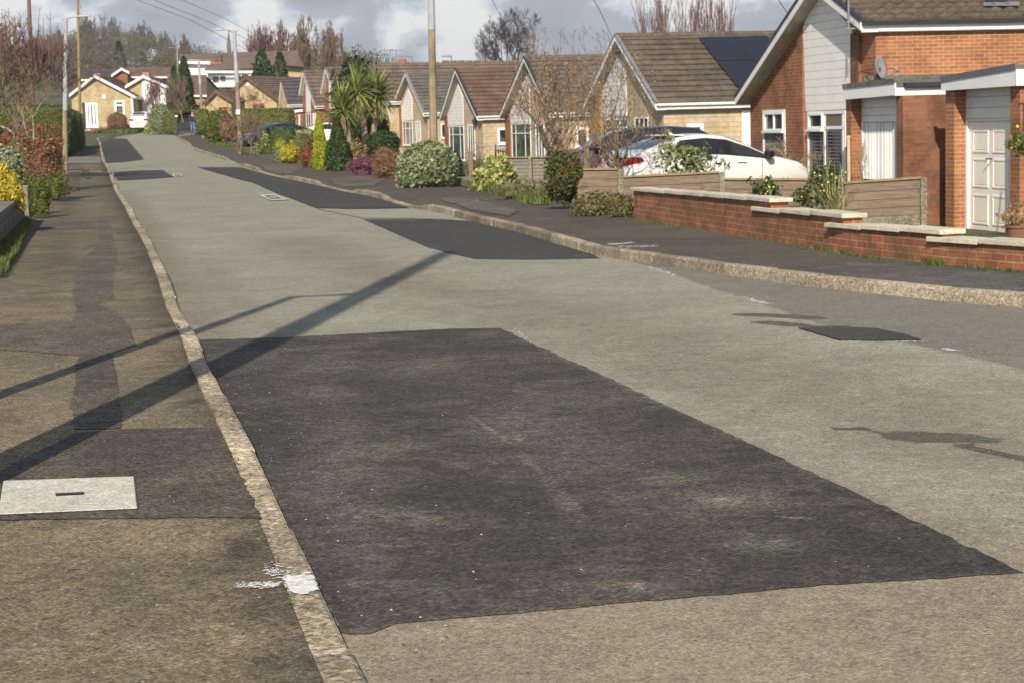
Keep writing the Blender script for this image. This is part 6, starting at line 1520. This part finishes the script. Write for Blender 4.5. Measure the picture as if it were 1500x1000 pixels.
bush('ivy_clump', 'dark trailing ivy at the foot of the red leaved shrub', 'shrub', (44,76,264,316), L_HG2, 'loose', 1600, .06, d=36, dratio=.7, core=.75, lump=.2)
bush('ivy_clump', 'small green clump at the pavement edge beside the red shrub', 'shrub', (66,94,256,290), L_HG2, 'loose', 900, .06, d=45, dratio=.6, core=.7, lump=.2)
# trees
bare_tree('bare_tree', 'spreading bare garden tree with a short pale trunk at the left', (-78,114,42,284), 50, 11, MT['barkpale'], MT['twig'], levels=6, spread=.95, trunk_r=.10, trunk_h=.42, n0=7, kids=3, up=.12, shrink=.72, wob=.22, twig_r=.008, prob=.35)
bare_tree('bare_tree', 'bare tree with purple brown twigs close behind the pale-trunked one', (-70,112,34,250), 60, 23, MT['bark'], MT['twigred'], levels=6, spread=.6, trunk_r=.09, trunk_h=.30, n0=8, kids=3, up=.8, shrink=.70, wob=.14, twig_r=.008, prob=.25)
for q in ((47,180,60,245,58,31,'thin double-stemmed bare tree beside the copper hedge'),):
    bare_tree('bare_tree', q[6], (15,82,120,252), q[4], q[5], MT['barkpale'], MT['twig'], levels=4, spread=.5, trunk_r=.04, trunk_h=.55, n0=4, kids=2, twig_r=.006, multi=2)
# upright whips on top of the left trees
sg = []
rg = random.Random(5)
for x, yt in ((13,12),(17,24),(22,26),(29,18),(36,40),(58,10),(63,26),(74,17),(69,50),(85,38),(50,52),(42,45),(6,22),(3,12),(80,44)):
    a = at(x+rg.uniform(-4, 4), 95, 59); c = at(x, yt, 59); m1 = a.lerp(c, .5)+Vector((rg.gauss(0, .05), 0, 0)); sg += [(a, m1, .02, .015, 3), (m1, c, .015, .006, 3)]
    for k in range(7):
        t = rg.uniform(.25, .95); p = a.lerp(c, t); sg.append((p, p+Vector((rg.gauss(0, .10), rg.gauss(0, .1), rg.uniform(.1, .25))), .009, .004, 3))
V_, F_ = segs_mesh(sg); o = np_mesh('shoots', V_, F_, MT['twigred']); tr_ = [q for q in bpy.data.objects if q.name.startswith('bare_tree') and 'purple' in q.get('label', '')][0]; o.parent = tr_; o.location = -tr_.location
FB = (L_FAWN[0], 1, .05)
bare_tree('bare_tree', 'two-stemmed small tree holding fawn dead leaves, the one farther from the white hatchback', (752,872,66,268), 46, 41, MT['bark'], MT['twigpale'], levels=6, spread=.82, trunk_r=.11, trunk_h=.26, n0=6, kids=2, up=.5, shrink=.76, twig_r=.0065, multi=2, prob=.33, buds=FB, wob=.17)
bare_tree('bare_tree', 'small fawn-twigged tree forking low in front of the white hatchback tail', (822,986,62,292), 37.2, 52, plain('bark tan', (.17,.13,.085), .9, .3, 14, bmp=.5), MT['twigpale'], levels=6, spread=.9, trunk_r=.085, trunk_h=.24, n0=6, kids=2, up=.5, shrink=.77, twig_r=.005, multi=2, prob=.33, buds=(L_FAWN[0], 1, .04), wob=.17)
bare_tree('bare_tree', 'leafless oak with a rounded crown above the brown tiled roofs', (706,808,22,180), 170, 63, MT['twigdark'], MT['twigdark'], levels=6, spread=.62, trunk_r=.32, trunk_h=.42, n0=8, kids=3, up=.3, shrink=.68, twig_r=.010, wob=.10, prob=.45)
bare_tree('bare_tree', 'fainter low bare tree left of the leafless oak', (695,745,52,190), 185, 64, MT['twigdark'], MT['twigdark'], levels=5, spread=.6, trunk_r=.2, trunk_h=.5, n0=6, kids=2, shrink=.74, twig_r=.015)
for i, (l, r_, t, lb_) in enumerate(((930,1000,-14,'leftmost upright reddish bare tree above the solar panel roof'), (978,1040,-8,'middle upright reddish bare tree above the solar panel roof'), (1024,1082,-2,'rightmost upright reddish bare tree above the solar panel roof'))):
    bare_tree('bare_tree', lb_, (l, r_, t, 170), 118, 70+i, MT['twigred'], MT['twigred'], levels=4, spread=.34, trunk_r=.10, trunk_h=.40, n0=6, kids=2, up=.9, shrink=.8, twig_r=.011, multi=3, wob=.07)
for i, (l, r_, t, lb_, mm) in enumerate(((356,392,52,'leftmost slim birch behind the white house', MT['twigred']), (376,418,44,'second slim birch behind the white house', MT['twigred']), (400,440,42,'third slim birch, nearest the broad bare crown', MT['twigred']), (420,475,36,'broad bare crown right of the slim birches', MT['twig']), (455,512,48,'broad bare tree whose crown slopes down to the bungalow roofs', MT['twig']))):
    bare_tree('bare_tree', lb_, (l, r_, t, 185), 215, 80+i, MT['twig'], mm, levels=5 if i < 3 else 6, spread=.34 if i < 3 else .55, trunk_r=.22, trunk_h=.35, n0=8, kids=3, up=.8 if i < 3 else .35, shrink=.70, twig_r=.018, wob=.1, prob=.4)
bare_tree('bare_tree', 'small purple-pink twigged tree before the white gable front', (210,252,118,192), 147, 91, MT['twigred'], plain('pink twigs', (.19,.115,.11), .9, .3, 2), levels=5, spread=.75, trunk_r=.08, trunk_h=.3, n0=6, kids=3, twig_r=.014)
bare_tree('bare_tree', 'dense brown leafless shrub tree below the dark conifers', (244,292,112,180), 144, 92, MT['twig'], MT['twig'], levels=5, spread=.6, trunk_r=.08, trunk_h=.2, n0=8, kids=2, up=.5, twig_r=.016, shrink=.75, prob=.6)
bare_tree('bare_tree', 'bare twiggy shrub beside the lamp post with a notice', (345,392,168,232), 84, 93, MT['bark'], MT['twig'], levels=5, spread=.85, trunk_r=.06, trunk_h=.25, n0=6, kids=3, twig_r=.009)
bare_tree('bare_tree', 'bare branches in front of the yellow stone gable', (300,410,120,178), 132, 94, MT['twig'], MT['twig'], levels=5, spread=1.0, trunk_r=.05, trunk_h=.2, n0=7, kids=2, twig_r=.012)
# cordyline palms
M_STRAP = leaf('strap leaves', (.25,.30,.07), (.34,.38,.11), (.14,.18,.04), (.42,.43,.18), (.09,.12,.03), trans=.3, spec=.5)
M_STRAPD = leaf('dead strap leaves', (.30,.20,.09), (.24,.15,.07), (.36,.27,.14), trans=.15)
M_PTR = plain('palm trunk', (.33, .25, .16), .9, .3, 9, bmp=.5)
def cordyline(hpx, d, rpx, bpx, label, n=190, dead=50, seed=1):
    rg = random.Random(seed); h = at(*hpx, d); b_ = at(*bpx, d); rt = root('cordyline_palm', b_, label, 'palm', 'cordyline palms'); Rr = rpx*d/FPX
    mid = b_.lerp(h, .5)+Vector((.08, 0, 0)); mb = MB(); mb.tube(b_-Vector((0, 0, .4)), mid, .14, .10, 8); mb.tube(mid, h, .10, .085, 8); mb.build('trunk', M_PTR, rt)
    def straps(n, lo, hi, m, name, ll, dr):
        V = []; F = []
        for _ in range(n):
            a = rg.uniform(0, 6.283); e = rg.uniform(lo, hi); l = Rr*rg.uniform(.8, 1.22)*ll; hd = Vector((math.cos(a), math.sin(a), 0)); d_ = hd*math.cos(e)+Vector((0, 0, math.sin(e))); sd = Vector((-math.sin(a), math.cos(a), 0)); k = len(V)
            p = h+Vector((0, 0, rg.uniform(-.15, .15))); dd = d_.copy(); rot = rg.uniform(-.5, .5)
            for i in range(6):
                ww = .045*(1-(i/5)**1.6)+.003; nrm = dd.cross(sd).normalized(); s2 = sd*math.cos(rot)+nrm*math.sin(rot); V += [p+s2*ww, p-s2*ww]; p = p+dd*(l/5); dd = (dd-Vector((0, 0, dr*(.10+.09*i)))).normalized()
            F += [(k+2*i, k+2*i+1, k+2*i+3, k+2*i+2) for i in range(5)]
        return np_mesh(name, np.array([tuple(v) for v in V]), np.array(F), m, rt)
    straps(n, -.95, 1.5, M_STRAP, 'leaves', 1.05, .5); straps(dead, -1.45, -.7, M_STRAPD, 'dead_leaves', 1.0, 1.6)
cordyline((501,163), 64, 36, (512,226), 'lowest and leftmost cordyline palm head, with hanging dead leaves', 230, 110, 3)
cordyline((523,136), 66, 36, (536,220), 'middle cordyline palm head on a pale straight trunk', 240, 60, 4)
cordyline((552,139), 66.5, 37, (541,216), 'rightmost cordyline palm head on a leaning pale trunk', 240, 50, 5)
# potted plants at the right edge
pt_ = at(1494, 345, 28); rt = root('plant_pot', pt_, 'brown plant pot of dry flower heads by the garage door', 'plant pot')
mb = MB(); z = pt_.z; c = Vector((pt_.x, 28, z-.25)); mb.tube(c, c+Vector((0, 0, .37)), .16, .21, 20); mb.tube(c+Vector((0, 0, .37)), c+Vector((0, 0, .41)), .23, .23, 20); mb.build('pot', plain('terracotta brown', (.20,.10,.06), .6), rt)
P, D = bush_pts(700, .55, .5, .34, 'round', 3, .2, .15); V, F = leaf_quads(P, D, .045, .8); o = np_mesh('dried_heads', V+np.array(c+Vector((0, 0, .36))), F, leaf('dry hydrangea', (.40,.27,.12), (.33,.2,.1), (.48,.36,.18)), rt); o['kind'] = 'stuff'
hbk = at(1499, 200, 28.5); rt = root('hanging_basket', hbk, 'hanging basket with yellow flowers at the right edge', 'hanging basket')
P, D = bush_pts(900, .42, .4, .38, 'round', 4, .2, .2); V, F = leaf_quads(P, D, .05, .5); np_mesh('foliage', V+np.array(hbk+Vector((0, 0, -.3))), F, L_MAH[0], rt); P2, D2 = bush_pts(70, .42, .4, .4, 'round', 5, .2, .05); V, F = leaf_quads(P2, D2, .05, 1); np_mesh('flowers', V+np.array(hbk+Vector((0, 0, -.28))), F, plain('yellow petals', (.7,.55,.02), .6), rt)
mb = MB(); mb.tube(hbk, hbk+Vector((0, 0, .5)), .008, .008, 5); mb.tube(hbk+Vector((0, 0, .5)), hbk+Vector((.25, 1.2, .5)), .012, .012, 5); mb.build('bracket', M_DK, rt)
# grass and weeds along the edges
def tufts(name, regions, m, hgt, kind='stuff', wbl=.012):
    V = []; F = []
    for (poly, n, hm) in regions:
        xs = [p[0] for p in poly]; ys = [p[1] for p in poly]
        def inside(x, y):
            c = False
            for i in range(len(poly)):
                (x1, y1), (x2, y2) = poly[i], poly[i-1]
                if (y1 > y) != (y2 > y) and x < (x2-x1)*(y-y1)/(y2-y1)+x1: c = not c
            return c
        k_ = 0
        while k_ < n:
            x, y = random.uniform(min(xs), max(xs)), random.uniform(min(ys), max(ys))
            if not inside(x, y): continue
            k_ += 1; p = gg(x, y); a = random.uniform(0, 6.28); h = hgt*hm*random.uniform(.4, 1.3); b0 = len(V); w2 = wbl*max(1, p.y/25)
            l = Vector((math.cos(a)*h*.5, math.sin(a)*h*.5, h)); s = Vector((-math.sin(a)*w2, math.cos(a)*w2, 0)); V += [p-s, p+s, p+l*.6+s*.7, p+l]; F.append((b0, b0+1, b0+2, b0+3))
    return meta(np_mesh(name, np.array([tuple(v) for v in V]), np.array(F), m), kind=kind)
tufts('grass', [([(688,277),(720,272),(800,285),(805,300),(770,299),(735,288)], 3200, 1.4), ([(600,262),(545,250),(548,246),(605,258)], 400, 1), ([(310,211),(345,211),(352,217),(325,214)], 700, 1.2), ([(150,192.5),(215,192.5),(215,195),(135,195)], 1500, 2.0), ([(74,287),(92,262),(100,262),(92,285),(78,292)], 1200, 1.2)], MT['grass'], .11)
tufts('grass', [([(0,400),(24,374),(38,344),(46,325),(38,322),(0,362)], 6000, 1)], MT['grass'], .09, wbl=.006)
tufts('weeds', [([(-5,372),(10,380),(12,398),(-5,405)], 500, 1.2), ([(1100,347),(1150,354),(1150,358),(1105,350)], 90, .6), ([(1165,360),(1235,370),(1240,373),(1170,363)], 150, .6), ([(1240,372),(1290,379),(1290,383),(1240,375)], 90, .5), ([(1350,385),(1385,387),(1385,391),(1350,388)], 160, .8), ([(1400,390),(1500,397),(1500,401),(1400,394)], 130, .5), ([(932,319),(1000,331),(1000,336),(932,323)], 120, .5), ([(1320,335),(1440,343),(1440,349),(1320,345)], 500, .4)], MT['weed'], .07, wbl=.007)
V = []; F = []
for _ in range(1600):
    y = 4+random.random()**1.6*34; e = random.choice((0, 0, 1)); x = KLx(y)-(.128 if e == 0 else -.0)+random.gauss(0, .009); z = .055 if e == 0 else .0
    if math.sin(y*2.3)+math.sin(y*5.1+1) < .5: continue
    a = random.uniform(0, 6.28); h = random.uniform(.004, .014); b0 = len(V); p = Vector((x, y, z)); s = Vector((-math.sin(a), math.cos(a), 0))*.004; l = Vector((math.cos(a)*h, math.sin(a)*h, h)); V += [p-s, p+s, p+l*.7+s, p+l]; F.append((b0, b0+1, b0+2, b0+3))
meta(np_mesh('moss_tufts', np.array([tuple(v) for v in V]), np.array(F), MT['weed']), kind='stuff')

# ------------------------------------------------------------ wooded hill
def dome(n, rg):
    d = rg.normal(0, 1, (n, 3)); d /= np.linalg.norm(d, axis=1)[:, None]; d[:, 2] = np.where(d[:, 2] < -.3, -d[:, 2], d[:, 2])
    r = lumps(d, amp=.14, seed=int(rg.integers(9999)))*rg.uniform(.45, 1, n)**.5; return d*r[:, None], d
rg = np.random.default_rng(5); Vs = []; Fs = []; Ts = []; nb = 0; cnt = 0
for i in range(380):
    a = math.radians(rg.uniform(-18.5, -4.0)); d = 255+(rg.random()**.8)*400; x = d*math.tan(a); z = prof(d)+hillz(x, d)
    pxx = 750+x/d*FPX*1.0
    if 203 < pxx < 236 and d < 440: continue
    hgt = rg.uniform(7.5, 11)*(1.0 if d > 520 else .75); wd = hgt*rg.uniform(.8, 1.25)
    P, D = dome(560, rg); C = P*np.array([wd/2, wd/2, hgt*.42])+np.array([x, d, z+hgt*.56])
    Dn = np.cross(D, rg.normal(0, 1, D.shape)); V, F = leaf_quads(C, Dn, rg.uniform(.65, .95), .13, .6)
    Vs.append(V); Fs.append(F+nb); nb += len(V); Ts.append(np.full(len(V), rg.random()))
mh_, nt_, b = mat('winter crowns'); g = nt_.nodes.new('ShaderNodeNewGeometry'); v = obj_vec(nt_)
r_ = ramp_(attr(nt_, 'tint'), [(0, (.13, .10, .085)), (.22, (.17, .135, .09)), (.42, (.19, .165, .075)), (.58, (.115, .09, .075)), (.74, (.16, .12, .10)), (.9, (.12, .13, .05))], 'CONSTANT', nt_=nt_)
bc = mixc(nt_, ramp_(nz(nt_, v, .035, 4, .6), [(.42, 0), (.6, .6)], nt_=nt_).outputs[0], r_.outputs[0], (.115, .12, .045)); bc = mixc(nt_, 1.0, bc, ramp_(nz(nt_, v, .12, 3), [(.3, .7), (.7, 1.25)], nt_=nt_).outputs[0], 'MULTIPLY')
nt_.links.new(bc, b.inputs['Base Color']); b.inputs['Roughness'].default_value = .95
o = np_mesh('hillside_wood', np.concatenate(Vs), np.concatenate(Fs), mh_); meta(o, kind='stuff'); o.data.attributes.new('tint', 'FLOAT', 'POINT').data.foreach_set('value', np.concatenate(Ts).astype(np.float32))
for i, (l, r_, t, b__, lb_) in enumerate(((140,186,31,90,'tallest domed bare tree on the crest of the wooded hill'), (112,146,30,90,'domed bare tree on the hill crest behind the yellowish pole'), (186,230,42,90,'domed bare tree on the hill crest right of the tallest'), (232,258,53,95,'small domed bare tree on the hill ridge'), (258,283,57,95,'small greyish bare tree where the hill ridge falls'))):
    bare_tree('bare_tree', lb_, (l, r_, t, b__+12), 560, 120+i, MT['twighill'], MT['twighill'], levels=6, spread=.95, trunk_r=.4, trunk_h=.22, n0=9, kids=3, twig_r=.05, shrink=.68, prob=.4, up=.02, vase=.1)
bush('conifer_tree', 'dark conifer among the bare trees on the hill', 'conifer', (166,186,64,108), L_DG, 'cone', 1600, .9, d=330, core=.8, lump=.15, shell=.2)

# ------------------------------------------------------------ the walking man
def skin_obj(name, pts, edges, radii, m, parent, sub=2, rootv=0):
    me = bpy.data.meshes.new(name); me.from_pydata(pts, edges, []); o = bpy.data.objects.new(name, me); col.objects.link(o); me.materials.append(m)
    o.modifiers.new('skin', 'SKIN').use_smooth_shade = True
    for i, r in enumerate(radii): me.skin_vertices[0].data[i].radius = (r, r) if isinstance(r, float) else r
    for v in me.skin_vertices[0].data: v.use_root = False
    me.skin_vertices[0].data[rootv].use_root = True
    s = o.modifiers.new('sub', 'SUBSURF'); s.levels = s.render_levels = sub
    o.parent = parent; return o
mp_ = at(283.5, 206, 134); man = root('person', (mp_.x, 134, prof(134)+.1), 'person in a dark blue jacket and blue jeans walking along the far right pavement', 'person'); man.rotation_euler = (0, 0, R(-60))
J = {'pel': (0,0,.95), 'spine': (0,.0,1.15), 'chest': (.02,0,1.38), 'neck': (.03,0,1.52), 'head0': (.05,0,1.60), 'head1': (.06,0,1.71),
     'hipL': (.0,.09,.92), 'kneeL': (.16,.09,.50), 'ankL': (.10,.09,.09), 'toeL': (.24,.09,.04), 'hipR': (0,-.09,.92), 'kneeR': (.02,-.09,.49), 'ankR': (-.22,-.09,.14), 'toeR': (-.10,-.09,.04),
     'shL': (.02,.20,1.42), 'elL': (-.08,.25,1.16), 'wrL': (.04,.25,.93), 'haL': (.08,.25,.86), 'shR': (.02,-.20,1.42), 'elR': (.08,-.25,1.15), 'wrR': (.20,-.25,.96), 'haR': (.25,-.25,.90)}
names = list(J); E = [('pel','spine'),('spine','chest'),('chest','neck'),('neck','head0'),('head0','head1'),('pel','hipL'),('hipL','kneeL'),('kneeL','ankL'),('ankL','toeL'),('pel','hipR'),('hipR','kneeR'),('kneeR','ankR'),('ankR','toeR'),('chest','shL'),('shL','elL'),('elL','wrL'),('wrL','haL'),('chest','shR'),('shR','elR'),('elR','wrR'),('wrR','haR')]
Rd = {'pel': .13, 'spine': .12, 'chest': .14, 'neck': .055, 'head0': .085, 'head1': .095, 'hipL': .09, 'kneeL': .06, 'ankL': .04, 'toeL': .035, 'hipR': .09, 'kneeR': .06, 'ankR': .04, 'toeR': .035, 'shL': .06, 'elL': .045, 'wrL': .03, 'haL': .035, 'shR': .06, 'elR': .045, 'wrR': .03, 'haR': .035}
skin_obj('body', [J[n] for n in names], [(names.index(a), names.index(b_)) for a, b_ in E], [Rd[n] for n in names], plain('skin', (.50, .27, .19), .5), man)
def sub_skin(nm, keys, edges, rad, m): skin_obj(nm, [J[k] for k in keys], [(keys.index(a), keys.index(b_)) for a, b_ in edges], rad, m, man)
sub_skin('jacket', ['spine','chest','shL','elL','wrL','shR','elR','wrR','pel'], [('pel','spine'),('spine','chest'),('chest','shL'),('shL','elL'),('elL','wrL'),('chest','shR'),('shR','elR'),('elR','wrR')], [.17,.185,.095,.075,.055,.095,.075,.055,.17], plain('navy jacket', (.025, .035, .075), .8))
sub_skin('jeans', ['pel','hipL','kneeL','ankL','hipR','kneeR','ankR'], [('pel','hipL'),('hipL','kneeL'),('kneeL','ankL'),('pel','hipR'),('hipR','kneeR'),('kneeR','ankR')], [.15,.115,.085,.065,.115,.085,.065], plain('blue denim', (.10, .20, .38), .8))
for s in ('L', 'R'): sub_skin('shoe', ['ank'+s, 'toe'+s], [('ank'+s, 'toe'+s)], [.055,.05], plain('brown shoe', (.10,.05,.03), .6))
hm = MB(); P, D = bush_pts(10, 1, 1, 1); bmh = bmesh.new(); bmesh.ops.create_icosphere(bmh, subdivisions=2, radius=.115); me = bpy.data.meshes.new('hair')
for v_ in bmh.verts: v_.co = Vector((v_.co.x-.02+.05, v_.co.y*.92, max(v_.co.z, -.02)+1.72)); 
bmh.to_mesh(me); bmh.free(); o = bpy.data.objects.new('hair', me); col.objects.link(o); me.materials.append(plain('brown grey hair', (.12, .08, .06), .9)); o.parent = man

# ------------------------------------------------------------ thin spring haze over everything
hzm = bpy.data.materials.new('haze'); hzm.use_nodes = True; nt_ = hzm.node_tree
for n_ in list(nt_.nodes):
    if n_.type != 'OUTPUT_MATERIAL': nt_.nodes.remove(n_)
pv = nt_.nodes.new('ShaderNodeVolumePrincipled'); pv.inputs['Density'].default_value = .00032; pv.inputs['Color'].default_value = (.86, .90, .97, 1); pv.inputs['Anisotropy'].default_value = .2
nt_.links.new(pv.outputs[0], [n_ for n_ in nt_.nodes if n_.type == 'OUTPUT_MATERIAL'][0].inputs['Volume'])
mb = MB(); mb.box((-1300, -40, -4), (2200, 1750, 70)); o = mb.build('haze', hzm); o.data.flip_normals() if o.data.polygons[0].normal.z > 0 else None; meta(o, kind='stuff')
